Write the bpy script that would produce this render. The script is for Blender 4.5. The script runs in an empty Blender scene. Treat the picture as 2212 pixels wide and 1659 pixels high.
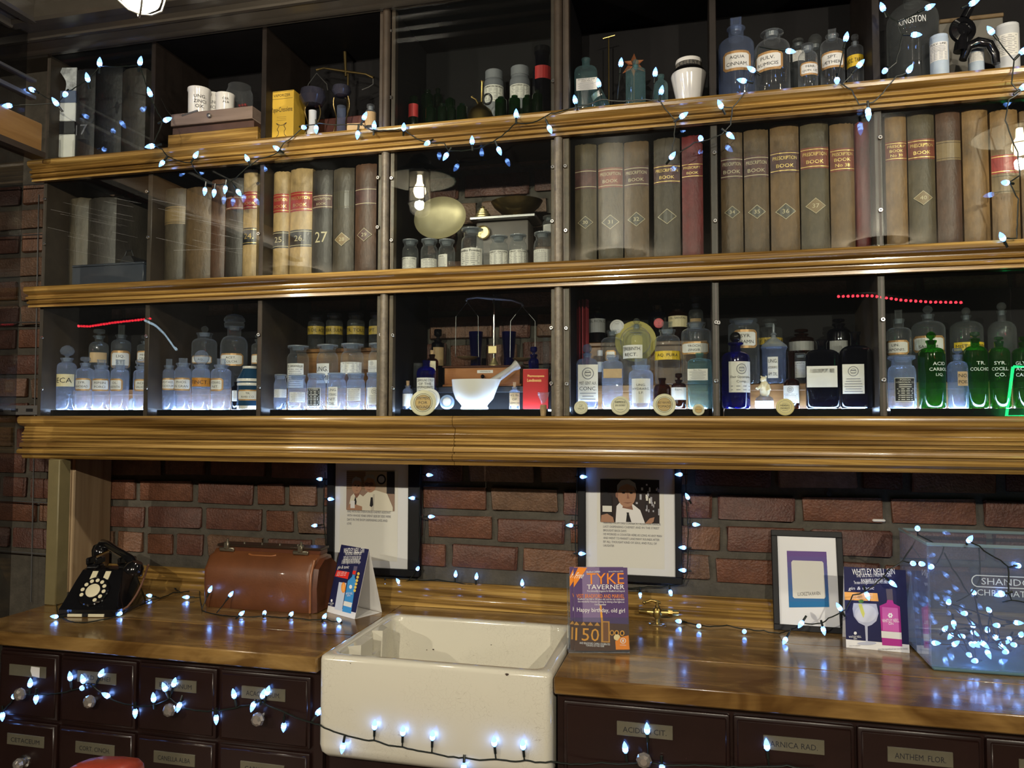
import bpy, bmesh, math, random
import numpy as np
from mathutils import Vector, Matrix
random.seed(7)
SC = bpy.context.scene
COL = SC.collection
PI = math.pi

# ------------------------------------------------------------------ camera
CX, CY, CZ = 0.0, -1.8312, 1.5351
F_PX, YAW, PITCH, ROLL = 1652.9, 0.23912, 0.04644, 0.00155
W_PX, H_PX = 2212, 1659
fw = Vector((-math.sin(YAW)*math.cos(PITCH), math.cos(YAW)*math.cos(PITCH), math.sin(PITCH)))
r0 = fw.cross(Vector((0, 0, 1))).normalized(); u0 = r0.cross(fw)
rt = math.cos(ROLL)*r0 + math.sin(ROLL)*u0
up = -math.sin(ROLL)*r0 + math.cos(ROLL)*u0
camd = bpy.data.cameras.new('camera'); cam = bpy.data.objects.new('camera', camd); COL.objects.link(cam)
M = Matrix((rt, up, -fw)).transposed().to_4x4(); M.translation = (CX, CY, CZ)
cam.matrix_world = M
camd.sensor_fit = 'HORIZONTAL'; camd.sensor_width = 36.0; camd.lens = F_PX/W_PX*36.0
camd.clip_start = 0.02
SC.camera = cam

# ------------------------------------------------------------------ world, exposure
SC.view_settings.view_transform = 'Standard'; SC.view_settings.look = 'None'
SC.view_settings.gamma = 1.0; SC.view_settings.use_curve_mapping = False
SC.view_settings.exposure = 0.0
SC.cycles.transparent_max_bounces = 48; SC.cycles.max_bounces = 10
SC.cycles.caustics_reflective = False; SC.cycles.caustics_refractive = False
SC.cycles.sample_clamp_indirect = 4.0
wd = bpy.data.worlds.new('world'); SC.world = wd; wd.use_nodes = True
wd.node_tree.nodes['Background'].inputs[0].default_value = (1.0, 0.82, 0.62, 1)
wd.node_tree.nodes['Background'].inputs[1].default_value = 0.02
LAMP_W = 33.0           # each pendant lamp over the counter
LED_E = 15.0            # string light tips
STRIP_E = 55.0           # LED strips in the bottom row
# the pendants over the counter: (x, y, z of the bulb)
PENDANTS = [(-1.125, -0.5, 2.475), (1.10, -0.5, 2.475)]
ROOM_W = 400.0          # the pub's lamps farther back
def point(name, loc, w, col, r=0.03):
    l = bpy.data.lights.new(name, 'POINT'); l.energy = w; l.color = col; l.shadow_soft_size = r
    o = bpy.data.objects.new(name, l); o.location = loc; COL.objects.link(o); return o
WARM = (1.0, 0.92, 0.78)
for p in PENDANTS: point('pendant_light', (p[0], p[1], p[2]-0.045), LAMP_W, WARM, 0.02)

# ------------------------------------------------------------------ pixel -> place on a known plane of the room
def ray(px, py):
    return fw + (px-W_PX/2)/F_PX*rt - (py-H_PX/2)/F_PX*up
def PY(px, py, y):
    v = ray(px, py); return Vector((CX, CY, CZ)) + (y-CY)/v.y*v
def PZ(px, py, z):
    v = ray(px, py); return Vector((CX, CY, CZ)) + (z-CZ)/v.z*v
def PX(px, py, x):
    v = ray(px, py); return Vector((CX, CY, CZ)) + (x-CX)/v.x*v

# lamps farther back in the pub; their mirror images in the panes fall behind the middle moulding
ROOM_LAMPS = []
for px, py in ((640, 612), (1330, 585), (1900, 552)):
    q = PY(px, py, 0.319+4.3); ROOM_LAMPS.append((q.x, 0.319-4.3, q.z))
for p in ROOM_LAMPS: point('room_light', (p[0], p[1], p[2]-0.045), ROOM_W, WARM, 0.02)

# ------------------------------------------------------------------ materials
def nt(name):
    m = bpy.data.materials.new(name); m.use_nodes = True
    n = m.node_tree.nodes; n.clear(); out = n.new('ShaderNodeOutputMaterial')
    return m, n, m.node_tree.links, out
def tc_map(n, l, scale):
    tc = n.new('ShaderNodeTexCoord'); mp = n.new('ShaderNodeMapping'); mp.inputs['Scale'].default_value = scale
    l.new(tc.outputs['Object'], mp.inputs['Vector']); return mp
def ramp(n, stops):
    r = n.new('ShaderNodeValToRGB'); e = r.color_ramp.elements
    while len(e) < len(stops): e.new(0.5)
    for i, (p, c) in enumerate(stops): e[i].position = p; e[i].color = (*c, 1)
    return r
MC = {}
def mat(name, col, rough=0.5, metal=0.0, var=0.0, vs=8.0, bump=0.0, bs=60.0, coat=0.0, spec=0.5, scale=(1, 1, 1)):
    if name in MC: return MC[name]
    m, n, l, out = nt(name)
    p = n.new('ShaderNodeBsdfPrincipled'); l.new(p.outputs[0], out.inputs[0])
    p.inputs['Base Color'].default_value = (*col, 1); p.inputs['Roughness'].default_value = rough
    p.inputs['Metallic'].default_value = metal; p.inputs['Coat Weight'].default_value = coat
    p.inputs['Coat Roughness'].default_value = 0.06; p.inputs['Specular IOR Level'].default_value = spec
    if var > 0 or bump > 0:
        mp = tc_map(n, l, scale)
    if var > 0:
        no = n.new('ShaderNodeTexNoise'); no.inputs['Scale'].default_value = vs; no.inputs['Detail'].default_value = 5
        no.inputs['Roughness'].default_value = 0.65
        l.new(mp.outputs[0], no.inputs['Vector'])
        a = tuple(max(0, c*(1-var)) for c in col); b = tuple(min(1, c*(1+var)) for c in col)
        r = ramp(n, [(0.3, a), (0.7, b)]); l.new(no.outputs['Fac'], r.inputs[0]); l.new(r.outputs[0], p.inputs['Base Color'])
    if bump > 0:
        nb = n.new('ShaderNodeTexNoise'); nb.inputs['Scale'].default_value = bs; nb.inputs['Detail'].default_value = 4
        l.new(mp.outputs[0], nb.inputs['Vector'])
        b = n.new('ShaderNodeBump'); b.inputs['Strength'].default_value = bump; b.inputs['Distance'].default_value = 0.004
        l.new(nb.outputs['Fac'], b.inputs['Height']); l.new(b.outputs[0], p.inputs['Normal'])
    MC[name] = m; return m
def wood(name, cols, scale, rough=0.3, coat=0.0, ns=2.5, bump=0.12, blotch=None, bandscale=0):
    if name in MC: return MC[name]
    m, n, l, out = nt(name)
    p = n.new('ShaderNodeBsdfPrincipled'); l.new(p.outputs[0], out.inputs[0])
    p.inputs['Roughness'].default_value = rough; p.inputs['Coat Weight'].default_value = coat; p.inputs['Coat Roughness'].default_value = 0.08
    mp = tc_map(n, l, scale)
    no = n.new('ShaderNodeTexNoise'); no.inputs['Scale'].default_value = ns; no.inputs['Detail'].default_value = 7
    no.inputs['Distortion'].default_value = 0.8; no.inputs['Roughness'].default_value = 0.62
    l.new(mp.outputs[0], no.inputs['Vector'])
    r = ramp(n, [(0.28, cols[0]), (0.5, cols[1]), (0.68, cols[2])]); l.new(no.outputs['Fac'], r.inputs[0])
    src = r.outputs[0]
    if bandscale:
        wv = n.new('ShaderNodeTexWave'); wv.wave_type = 'BANDS'; wv.bands_direction = 'DIAGONAL'
        wv.inputs['Scale'].default_value = bandscale; wv.inputs['Distortion'].default_value = 7; wv.inputs['Detail'].default_value = 3
        wv.inputs['Detail Scale'].default_value = 1.2
        l.new(mp.outputs[0], wv.inputs['Vector'])
        rr = ramp(n, [(0.0, (0.45, 0.40, 0.33)), (0.35, (1, 1, 1)), (1, (1.0, 1.0, 1.0))]); l.new(wv.outputs['Fac'], rr.inputs[0])
        mx = n.new('ShaderNodeMixRGB'); mx.blend_type = 'MULTIPLY'; mx.inputs[0].default_value = 0.9
        l.new(src, mx.inputs[1]); l.new(rr.outputs[0], mx.inputs[2]); src = mx.outputs[0]
    if blotch:
        mp2 = tc_map(n, l, blotch[0]); nb = n.new('ShaderNodeTexNoise'); nb.inputs['Scale'].default_value = blotch[1]; nb.inputs['Detail'].default_value = 4
        nb.inputs['Distortion'].default_value = 1.2
        l.new(mp2.outputs[0], nb.inputs['Vector'])
        rr = ramp(n, [(0.36, blotch[2]), (0.60, (1, 1, 1))]); l.new(nb.outputs['Fac'], rr.inputs[0])
        mx = n.new('ShaderNodeMixRGB'); mx.blend_type = 'MULTIPLY'; mx.inputs[0].default_value = 1
        l.new(src, mx.inputs[1]); l.new(rr.outputs[0], mx.inputs[2]); src = mx.outputs[0]
    l.new(src, p.inputs['Base Color'])
    if bump:
        b = n.new('ShaderNodeBump'); b.inputs['Strength'].default_value = bump; b.inputs['Distance'].default_value = 0.004
        l.new(no.outputs['Fac'], b.inputs['Height']); l.new(b.outputs[0], p.inputs['Normal'])
    MC[name] = m; return m
def glass(name, tint, haze=0.07, hcol=None, edge=0.35, rough=0.02):
    """thin-walled glass: tinted see-through, Fresnel reflection, dusty haze, raised at the rims to stand in for refracted brightness"""
    if name in MC: return MC[name]
    m, n, l, out = nt(name); hcol = hcol or tint
    tr = n.new('ShaderNodeBsdfTransparent'); tr.inputs[0].default_value = (*tint, 1)
    gl = n.new('ShaderNodeBsdfGlossy'); gl.inputs['Roughness'].default_value = rough; gl.inputs['Color'].default_value = (1, 1, 1, 1)
    df = n.new('ShaderNodeBsdfDiffuse'); df.inputs[0].default_value = (*hcol, 1)
    tl = n.new('ShaderNodeBsdfTranslucent'); tl.inputs[0].default_value = (*hcol, 1)
    l5 = n.new('ShaderNodeLayerWeight'); l5.inputs[0].default_value = 0.5
    p5 = n.new('ShaderNodeMath'); p5.operation = 'POWER'; p5.inputs[1].default_value = 5; l.new(l5.outputs['Facing'], p5.inputs[0])
    fr = n.new('ShaderNodeMath'); fr.operation = 'MULTIPLY_ADD'; fr.inputs[1].default_value = 0.955; fr.inputs[2].default_value = 0.045; l.new(p5.outputs[0], fr.inputs[0])
    lw = n.new('ShaderNodeLayerWeight'); lw.inputs[0].default_value = 0.35
    pw = n.new('ShaderNodeMath'); pw.operation = 'POWER'; pw.inputs[1].default_value = 3; l.new(lw.outputs['Facing'], pw.inputs[0])
    ma = n.new('ShaderNodeMath'); ma.operation = 'MULTIPLY_ADD'; ma.inputs[1].default_value = edge; ma.inputs[2].default_value = haze
    l.new(pw.outputs[0], ma.inputs[0])
    hz = n.new('ShaderNodeMixShader'); hz.inputs[0].default_value = 0.5; l.new(df.outputs[0], hz.inputs[1]); l.new(tl.outputs[0], hz.inputs[2])
    m1 = n.new('ShaderNodeMixShader'); l.new(ma.outputs[0], m1.inputs[0]); l.new(tr.outputs[0], m1.inputs[1]); l.new(hz.outputs[0], m1.inputs[2])
    m2 = n.new('ShaderNodeMixShader'); l.new(fr.outputs[0], m2.inputs[0]); l.new(m1.outputs[0], m2.inputs[1]); l.new(gl.outputs[0], m2.inputs[2])
    l.new(m2.outputs[0], out.inputs[0]); MC[name] = m; return m
def emis(name, col, e):
    if name in MC: return MC[name]
    m, n, l, out = nt(name); em = n.new('ShaderNodeEmission'); em.inputs[0].default_value = (*col, 1); em.inputs[1].default_value = e
    l.new(em.outputs[0], out.inputs[0]); MC[name] = m; return m

PINE = wood('golden_pine', [(0.085, 0.042, 0.010), (0.31, 0.180, 0.046), (0.54, 0.350, 0.105)], (0.6, 16, 26), rough=0.25, coat=0.4, ns=3.0, bump=0.15, bandscale=0.55)
TOPW = wood('worktop_pine', [(0.125, 0.064, 0.019), (0.26, 0.150, 0.046), (0.37, 0.235, 0.088)], (0.55, 5, 5), rough=0.20, coat=0.25, ns=2.6, bump=0.22, blotch=((1.5, 2.8, 2.8), 2.6, (0.40, 0.34, 0.28)))
RAWPINE = wood('raw_pine', [(0.26, 0.17, 0.09), (0.37, 0.26, 0.145), (0.44, 0.32, 0.19)], (9, 9, 0.6), rough=0.55, ns=2.2, bump=0.05)
OLIVEW = mat('olive_painted_wood', (0.17, 0.14, 0.065), 0.5, var=0.15)
DARKW = mat('dark_brown_paint', (0.040, 0.028, 0.019), 0.42, var=0.3, vs=14, bump=0.08)
BATTEN = mat('brown_batten_paint', (0.10, 0.072, 0.042), 0.4, var=0.3, vs=30, bump=0.1)
POSTM = mat('worn_grey_post', (0.15, 0.125, 0.09), 0.35, var=0.4, vs=40, bump=0.2, bs=200)
INNER = mat('cabinet_inside_paint', (0.006, 0.0055, 0.006), 0.6, var=0.2, spec=0.15)
MAHOG = mat('dark_mahogany_paint', (0.015, 0.006, 0.005), 0.3, var=0.2, vs=5, bump=0.03, coat=0.3)
CEILM = mat('dark_ceiling_paint', (0.060, 0.052, 0.042), 0.22, var=0.1, bump=0.03, bs=6)
BLACK = mat('black_gloss', (0.006, 0.006, 0.007), 0.12, coat=0.5)
BLACKM = mat('black_satin', (0.008, 0.008, 0.010), 0.4)
CABLE = mat('dark_green_cable', (0.006, 0.010, 0.007), 0.4)
WHITE = mat('white_card', (0.78, 0.77, 0.75), 0.5)
PAPER = mat('label_paper', (0.74, 0.72, 0.66), 0.55, var=0.08, vs=20)
CREAM = mat('cream_paper', (0.70, 0.60, 0.36), 0.55, var=0.1, vs=18)
TANP = mat('tan_paper', (0.50, 0.34, 0.17), 0.6, var=0.15, vs=18)
YELP = mat('yellow_label', (0.78, 0.52, 0.03), 0.4)
YELD = mat('aged_yellow_label', (0.55, 0.38, 0.05), 0.45)
ORAP = mat('orange_label', (0.55, 0.22, 0.02), 0.4)
GOLDB = mat('gilt_border', (0.52, 0.30, 0.12), 0.35, metal=0.3)
REDL = mat('red_line', (0.45, 0.05, 0.03), 0.5)
BLKP = mat('black_label', (0.03, 0.03, 0.028), 0.45)
INK = mat('black_ink', (0.012, 0.012, 0.015), 0.5)
GREYINK = mat('grey_ink', (0.20, 0.20, 0.22), 0.6)
REDINK = mat('red_ink', (0.6, 0.05, 0.04), 0.5)
GOLDI = mat('gold_ink', (0.80, 0.58, 0.20), 0.3, metal=0.6)
PALEI = mat('pale_gilt_ink', (0.62, 0.54, 0.34), 0.4)
WHITEI = mat('white_ink', (0.85, 0.85, 0.83), 0.45)
CHROME = mat('chrome', (0.72, 0.72, 0.70), 0.18, metal=1.0)
BRASS = mat('aged_brass', (0.42, 0.30, 0.10), 0.3, metal=1.0, var=0.2)
BRASSP = mat('pale_brass', (0.68, 0.56, 0.28), 0.36, metal=0.85, var=0.12, vs=10)
STEEL = mat('grey_steel', (0.35, 0.35, 0.34), 0.35, metal=0.9)
CORKM = mat('cork', (0.45, 0.29, 0.15), 0.8, var=0.3, vs=60)
PORC = mat('white_porcelain', (0.80, 0.78, 0.74), 0.12, coat=0.3)
G_CLEAR = glass('clear_glass', (0.94, 0.96, 0.96), 0.06, (0.78, 0.82, 0.86), 0.75)
G_LIT = glass('clear_glass_with_glow', (0.88, 0.91, 0.94), 0.20, (0.64, 0.72, 0.92), 0.7)  # bluish haze in the glass stands in for strip glow, front row
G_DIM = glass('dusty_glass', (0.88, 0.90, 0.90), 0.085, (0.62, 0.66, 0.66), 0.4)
G_FROST = glass('ground_glass', (0.75, 0.80, 0.84), 0.34, (0.72, 0.78, 0.85), 0.4, 0.25)
G_AQUA = glass('aqua_glass', (0.66, 0.84, 0.84), 0.11, (0.45, 0.72, 0.74), 0.45)
G_GREEN = glass('green_glass', (0.10, 0.42, 0.06), 0.09, (0.06, 0.36, 0.03), 0.3)
G_DGREEN = glass('dark_green_glass', (0.05, 0.20, 0.06), 0.07, (0.03, 0.16, 0.04), 0.3)
G_COB = glass('cobalt_glass', (0.02, 0.03, 0.40), 0.08, (0.01, 0.02, 0.50), 0.3)
G_DARK = glass('blue_black_glass', (0.03, 0.05, 0.10), 0.05, (0.02, 0.03, 0.10), 0.25)
G_AMB = glass('amber_glass', (0.22, 0.06, 0.012), 0.07, (0.16, 0.04, 0.01), 0.3)
G_BLUE = glass('blue_and_blue_lit_glass', (0.74, 0.81, 0.93), 0.17, (0.50, 0.60, 0.86), 0.45)  # pale blue tint also stands in for blue light on clear glass
G_PANE = glass('pane_glass', (0.95, 0.97, 0.96), 0.004, (0.5, 0.55, 0.6), 0.0, 0.004)
G_TANK = glass('tank_glass', (0.94, 0.97, 0.98), 0.085, (0.60, 0.70, 0.95), 0.4)  # blue haze colour stands in for the glow of the lights inside
G_SMOKE = glass('smoked_pane_glass', (0.60, 0.60, 0.60), 0.006, (0.4, 0.4, 0.4), 0.0, 0.01)
G_ACRYL = glass('clear_acrylic', (0.93, 0.95, 0.97), 0.05, (0.7, 0.75, 0.85), 0.45)
G_CRYST = mat('crystal_facets', (0.62, 0.57, 0.52), 0.06, metal=0.75)
LEDB = emis('led_halo_glow', (0.14, 0.33, 1.0), 4.5)  # dimmer blue ends of each bulb, standing in for its halo
LED = emis('led_tip_glow', (0.22, 0.42, 1.0), LED_E)
STRIP = emis('led_strip_glow', (0.48, 0.66, 1.0), STRIP_E)
BULB = emis('lamp_filament_glow', (1.0, 0.83, 0.55), 60.0)
REDLED = emis('red_led_glow', (1.0, 0.03, 0.05), 30.0)
GREENLED = emis('green_neon_glow', (0.02, 1.0, 0.25), 14.0)

# ------------------------------------------------------------------ mesh building
class MB:
    def __init__(s): s.v = []; s.f = []; s.m = []; s.mats = []
    def mi(s, m):
        if m not in s.mats: s.mats.append(m)
        return s.mats.index(m)
    def add(s, vs, fs, m):
        k = len(s.v); i = s.mi(m); s.v += [tuple(p) for p in vs]
        for f in fs: s.f.append(tuple(k+q for q in f)); s.m.append(i)
        return s
    def box(s, x0, x1, y0, y1, z0, z1, m, c=0.0, T=None):
        if c <= 0:
            vs = [(x, y, z) for x in (x0, x1) for y in (y0, y1) for z in (z0, z1)]
            fs = [(0, 1, 3, 2), (4, 6, 7, 5), (0, 4, 5, 1), (2, 3, 7, 6), (0, 2, 6, 4), (1, 5, 7, 3)]
        else:
            bm = bmesh.new(); bmesh.ops.create_cube(bm, size=1)
            for q in bm.verts: q.co = Vector(((x0+x1)/2+q.co.x*(x1-x0), (y0+y1)/2+q.co.y*(y1-y0), (z0+z1)/2+q.co.z*(z1-z0)))
            bmesh.ops.bevel(bm, geom=bm.edges[:], offset=c, segments=2 if c > 0.004 else 1, affect='EDGES', profile=0.5)
            bm.verts.index_update(); vs = [q.co.copy() for q in bm.verts]; fs = [tuple(q.index for q in f.verts) for f in bm.faces]; bm.free()
        if T is not None: vs = [T @ Vector(q) for q in vs]
        return s.add(vs, fs, m)
    def lathe(s, prof, m, seg=24, c=(0, 0, 0), T=None, sx=1.0, sy=1.0, pw=2.0, caps=True, ph=0.0):
        vs = []; fs = []
        for r, z in prof:
            for k in range(seg):
                a = 2*PI*(k+ph)/seg; ca, sa = math.cos(a), math.sin(a)
                if pw != 2.0:
                    q = (abs(ca)**pw + abs(sa)**pw)**(-1/pw); ca, sa = ca*q, sa*q
                vs.append(Vector((c[0]+r*sx*ca, c[1]+r*sy*sa, c[2]+z)))
        for i in range(len(prof)-1):
            for k in range(seg):
                k2 = (k+1) % seg; fs.append((i*seg+k, i*seg+k2, (i+1)*seg+k2, (i+1)*seg+k))
        if caps:
            fs.append(tuple(range(seg-1, -1, -1))); b = (len(prof)-1)*seg; fs.append(tuple(b+k for k in range(seg)))
        if T is not None: vs = [T @ q for q in vs]
        return s.add(vs, fs, m)
    def tube(s, pts, r, m, seg=6):
        pts = [Vector(p) for p in pts]; pts = [p for i, p in enumerate(pts) if i == 0 or (p-pts[i-1]).length > 1e-6]
        if len(pts) < 2: return s
        vs = []; fs = []; n = len(pts); prev = None
        for i, p in enumerate(pts):
            d = (pts[min(i+1, n-1)]-pts[max(i-1, 0)])
            d = d.normalized() if d.length > 1e-9 else Vector((1, 0, 0))
            a = prev - d*prev.dot(d) if prev is not None else d.orthogonal()
            a = a.normalized() if a.length > 1e-6 else d.orthogonal().normalized()
            b = d.cross(a); prev = a; rr = r[i] if isinstance(r, (list, tuple)) else r
            for k in range(seg):
                t = 2*PI*k/seg; vs.append(p+rr*(math.cos(t)*a+math.sin(t)*b))
        for i in range(n-1):
            for k in range(seg):
                k2 = (k+1) % seg; fs.append((i*seg+k, i*seg+k2, (i+1)*seg+k2, (i+1)*seg+k))
        fs.append(tuple(range(seg-1, -1, -1))); fs.append(tuple((n-1)*seg+k for k in range(seg)))
        return s.add(vs, fs, m)
    def prism(s, poly, a0, a1, m, axis='x'):
        """poly: closed outline in the plane across the axis; x: (y,z), y: (x,z), z: (x,y)"""
        n = len(poly); mk = {'x': lambda a, p: (a, p[0], p[1]), 'y': lambda a, p: (p[0], a, p[1]), 'z': lambda a, p: (p[0], p[1], a)}[axis]
        vs = [mk(a0, p) for p in poly]+[mk(a1, p) for p in poly]
        fs = [(i, (i+1) % n, n+(i+1) % n, n+i) for i in range(n)]+[tuple(range(n-1, -1, -1)), tuple(range(n, 2*n))]
        return s.add(vs, fs, m)
    def ball(s, c, r, m, seg=14, rings=9, sc=(1, 1, 1), T=None):
        pr = [(max(1e-5, r*math.sin(PI*i/rings)), -r*math.cos(PI*i/rings)) for i in range(rings+1)]
        k = len(s.v); s.lathe([(a, b*sc[2]) for a, b in pr], m, seg, c, T, sc[0], sc[1]); return s
def link(o, parent=None):
    COL.objects.link(o)
    if parent is not None: o.parent = parent
    return o
def obj(name, mb, parent=None, loc=None, smooth=True, ang=38, rotz=0.0):
    me = bpy.data.meshes.new(name); me.from_pydata(mb.v, [], mb.f)
    for m in mb.mats: me.materials.append(m)
    if len(mb.mats) > 1: me.polygons.foreach_set('material_index', mb.m)
    bm = bmesh.new(); bm.from_mesh(me); bmesh.ops.recalc_face_normals(bm, faces=bm.faces[:]); bm.to_mesh(me); bm.free()
    if smooth:
        me.polygons.foreach_set('use_smooth', [True]*len(me.polygons)); me.set_sharp_from_angle(angle=math.radians(ang))
    me.update()
    o = bpy.data.objects.new(name, me)
    if loc is not None: o.location = loc
    o.rotation_euler.z = rotz
    return link(o, parent)
def flat(name, mb, parent, loc=None):
    """printed faces: no recalculation of normals"""
    me = bpy.data.meshes.new(name); me.from_pydata(mb.v, [], mb.f)
    for m in mb.mats: me.materials.append(m)
    if len(mb.mats) > 1: me.polygons.foreach_set('material_index', mb.m)
    me.update(); o = bpy.data.objects.new(name, me)
    if loc is not None: o.location = loc
    return link(o, parent)
def thing(name, label, cat, loc=(0, 0, 0), rotz=0.0, group=None):
    o = bpy.data.objects.new(name, None); o.empty_display_size = 0.05; o.location = loc; o.rotation_euler.z = rotz
    o['label'] = label; o['category'] = cat
    if group: o['group'] = group
    return link(o)
def struct(o): o['kind'] = 'structure'; return o
def stuff(o): o['kind'] = 'stuff'; return o

# ------------------------------------------------------------------ lettering
_TM = {}
def tmesh(t):
    if t in _TM: return _TM[t]
    c = bpy.data.curves.new('t', 'FONT'); c.body = t; c.size = 1; c.resolution_u = 2
    o = bpy.data.objects.new('t', c); me = bpy.data.meshes.new_from_object(o)
    v = [(q.co.x, q.co.y) for q in me.vertices]; f = [tuple(p.vertices) for p in me.polygons]
    bpy.data.objects.remove(o); bpy.data.curves.remove(c); bpy.data.meshes.remove(me)
    if not v: r = ([], [], 1, 1)
    else:
        x0 = min(a for a, b in v); x1 = max(a for a, b in v); y0 = min(b for a, b in v); y1 = max(b for a, b in v)
        r = ([(a-(x0+x1)/2, b-(y0+y1)/2) for a, b in v], f, x1-x0, y1-y0)
    _TM[t] = r; return r
def put_text(mb, t, cx, cz, w, h, m, fn, bold=0.0):
    """lay text in a w x h box centred on (cx,cz); fn maps (x,z) to a point"""
    v, f, tw, th = tmesh(t)
    if not v: return
    k = h/max(th, 0.62); kx = min(k*1.15, w/max(tw, 1e-6))
    if kx < k*0.55: k = kx/0.55
    mb.add([fn(cx+a*kx, cz+b*k) for a, b in v], f, m)

# ================================================================== the room
S1, S2, S3 = 2.4206, 1.985, 1.5448      # top edges of the three shelf mouldings
YN, YG, YW = 0.28, 0.325, 0.64          # nose of the mouldings, front of the bays, brick face
CT = 0.92
XL, XR = -2.195, 1.55
MORT = mat('grey_mortar', (0.075, 0.066, 0.050), 0.8, var=0.25, vs=30, bump=0.4, bs=120)
BRK = [mat('brick_red_%d' % i, c, 0.48, var=0.32, vs=26, bump=0.9, bs=140) for i, c in enumerate(
    [(0.140, 0.056, 0.030), (0.165, 0.078, 0.042), (0.110, 0.044, 0.028), (0.150, 0.086, 0.052), (0.098, 0.040, 0.028)])]
mb = MB(); mb.box(-4.6, 2.8, YW+0.012, YW+0.2, 0, 3.0, MORT)
wall = struct(obj('wall_back', mb, smooth=False))
def brick_mesh(w, h, m, sd):
    rnd = random.Random(sd); b = MB()
    b.box(-w/2, w/2, 0, 0.05, -h/2, h/2, m, c=0.0042)
    b.v = [(x+rnd.uniform(-.004, .004)*(abs(x) > w*.3), y+rnd.uniform(-.003, .003)*(y < .02), z+rnd.uniform(-.003, .003)) for x, y, z in b.v]
    o = obj('brick', b, smooth=True, ang=50); me = o.data; bpy.data.objects.remove(o); return me
BM = {}
for k, w in (('s', 0.222), ('h', 0.105), ('t', 0.165)):
    BM[k] = [brick_mesh(w, 0.074, BRK[i % 5], i*7+len(k)) for i in range(5)]
rb = random.Random(3)
nb = 0
zc = PY(950, 1139, YW).z            # centre line of one course seen under the cabinet
for row in range(-1, 14):
    z = zc + row*0.0968
    x = -2.86 + (0.0 if row % 2 else -0.122)
    xe = 1.25 if row < 3 else 1.0
    while x < xe:
        k = rb.choices(['s', 'h', 't'], [0.72, 0.16, 0.12])[0]
        w = {'s': 0.222, 'h': 0.105, 't': 0.165}[k]
        if nb < 285:
            o = bpy.data.objects.new('brick', rb.choice(BM[k])); o.location = (x+w/2, YW, z+rb.uniform(-.004, .004))
            o.rotation_euler.y = rb.uniform(-.012, .012); link(o, wall); nb += 1
        x += w + rb.uniform(0.019, 0.027)
# small drilled hole in the mortar and a pale mortar snot on the right
mb = MB(); p = PY(1791, 1066, YW-.002); mb.lathe([(0.008, -.002), (0.008, 0.0)], BLACKM, 12, T=Matrix.Translation(p) @ Matrix.Rotation(PI/2, 4, 'X')); obj('drilled_hole', mb, wall)
mb = MB(); p = PY(1898, 1124, YW); mb.box(p.x-.018, p.x+.018, YW-.008, YW+.02, p.z-.004, p.z+.004, WHITE, c=.003); obj('mortar_lump', mb, wall)

mb = MB(); mb.box(-4.6, 2.8, -8.1, 0.9, 2.93, 3.0, CEILM); struct(obj('ceiling', mb, smooth=False))
FLOORM = wood('dark_floor_boards', [(0.04, 0.02, 0.01), (0.07, 0.035, 0.018), (0.10, 0.05, 0.025)], (6, .5, 6), rough=0.35)
mb = MB(); mb.box(-4.6, 2.8, -8.1, 0.9, -0.06, 0, FLOORM); struct(obj('floor', mb, smooth=False))
ROOMW = mat('dark_room_wall', (0.010, 0.008, 0.007), 0.7, spec=0.2)
mb = MB(); mb.box(-4.6, 2.8, -8.1, -8.0, 0, 2.95, ROOMW); struct(obj('wall_front', mb, smooth=False))
mb = MB(); mb.box(2.8, 2.9, -8.1, 0.85, 0, 2.95, ROOMW); struct(obj('wall_right', mb, smooth=False))
mb = MB(); mb.box(-4.7, -4.6, -8.1, 0.85, 0, 2.95, ROOMW); struct(obj('wall_left', mb, smooth=False))

# cornice over the cabinet with its return down the left side
def cornice_prof():
    return [(0.33, 2.93), (0.125, 2.93), (0.118, 2.875), (0.128, 2.86), (0.128, 2.84), (0.112, 2.83), (0.112, 2.808), (0.120, 2.800), (0.15, 2.800), (0.156, 2.812), (0.20, 2.812), (0.212, 2.795), (0.225, 2.795),
            (0.238, 2.806), (0.262, 2.800), (0.285, 2.792), (0.300, 2.792), (0.312, 2.800), (0.33, 2.800)]
mb = MB(); mb.prism(cornice_prof(), -2.36, 2.5, CEILM, 'x'); struct(obj('trim_1', mb, ang=30))
mb = MB(); mb.prism([(-2.05-(y-0.125)*1.0, z-0.0015) for y, z in cornice_prof()], 0.128, -1.6, CEILM, 'y'); struct(obj('trim_2', mb, ang=30))

# left glazed partition: rail, panes, foot post
part = thing('glazed_partition', 'dark glazed partition with a wooden rail beside the left end of the cabinet', 'partition', (-2.15, 0.28, 0))
mb = MB(); mb.box(-.004, .004, -1.6, -.085, .3, 2.42, G_SMOKE); obj('glass_pane', mb, part, smooth=False)
mb = MB(); mb.box(-.004, .004, -1.6, -.085, 2.53, 2.86, G_SMOKE); obj('glass_pane', mb, part, smooth=False)
mb = MB(); mb.box(-.03, .02, -1.6, -.03, 2.425, 2.525, wood('rail_wood', [(0.22, 0.11, 0.03), (0.32, 0.17, 0.055), (0.40, 0.23, 0.08)], (9, .6, 9), rough=.35, bump=.06), c=.006)
mb.box(-.02, .035, -1.6, -.03, 2.405, 2.425, DARKW); obj('rail', mb, part)
mb = MB(); mb.box(-.015, .01, -1.2, -.05, 2.60, 2.612, STEEL); mb.box(-.015, .01, -1.2, -.05, 2.66, 2.668, STEEL); obj('metal_bead', mb, part, smooth=False)
p0, p1 = PY(100, 1300, .30), PY(125, 1300, .30)
mb = MB(); mb.box(p0.x, p1.x, .29, .34, CT+.0005, S3-.144, OLIVEW, c=.003); obj('post', mb, part, loc=(2.15, -.28, 0))
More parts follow.
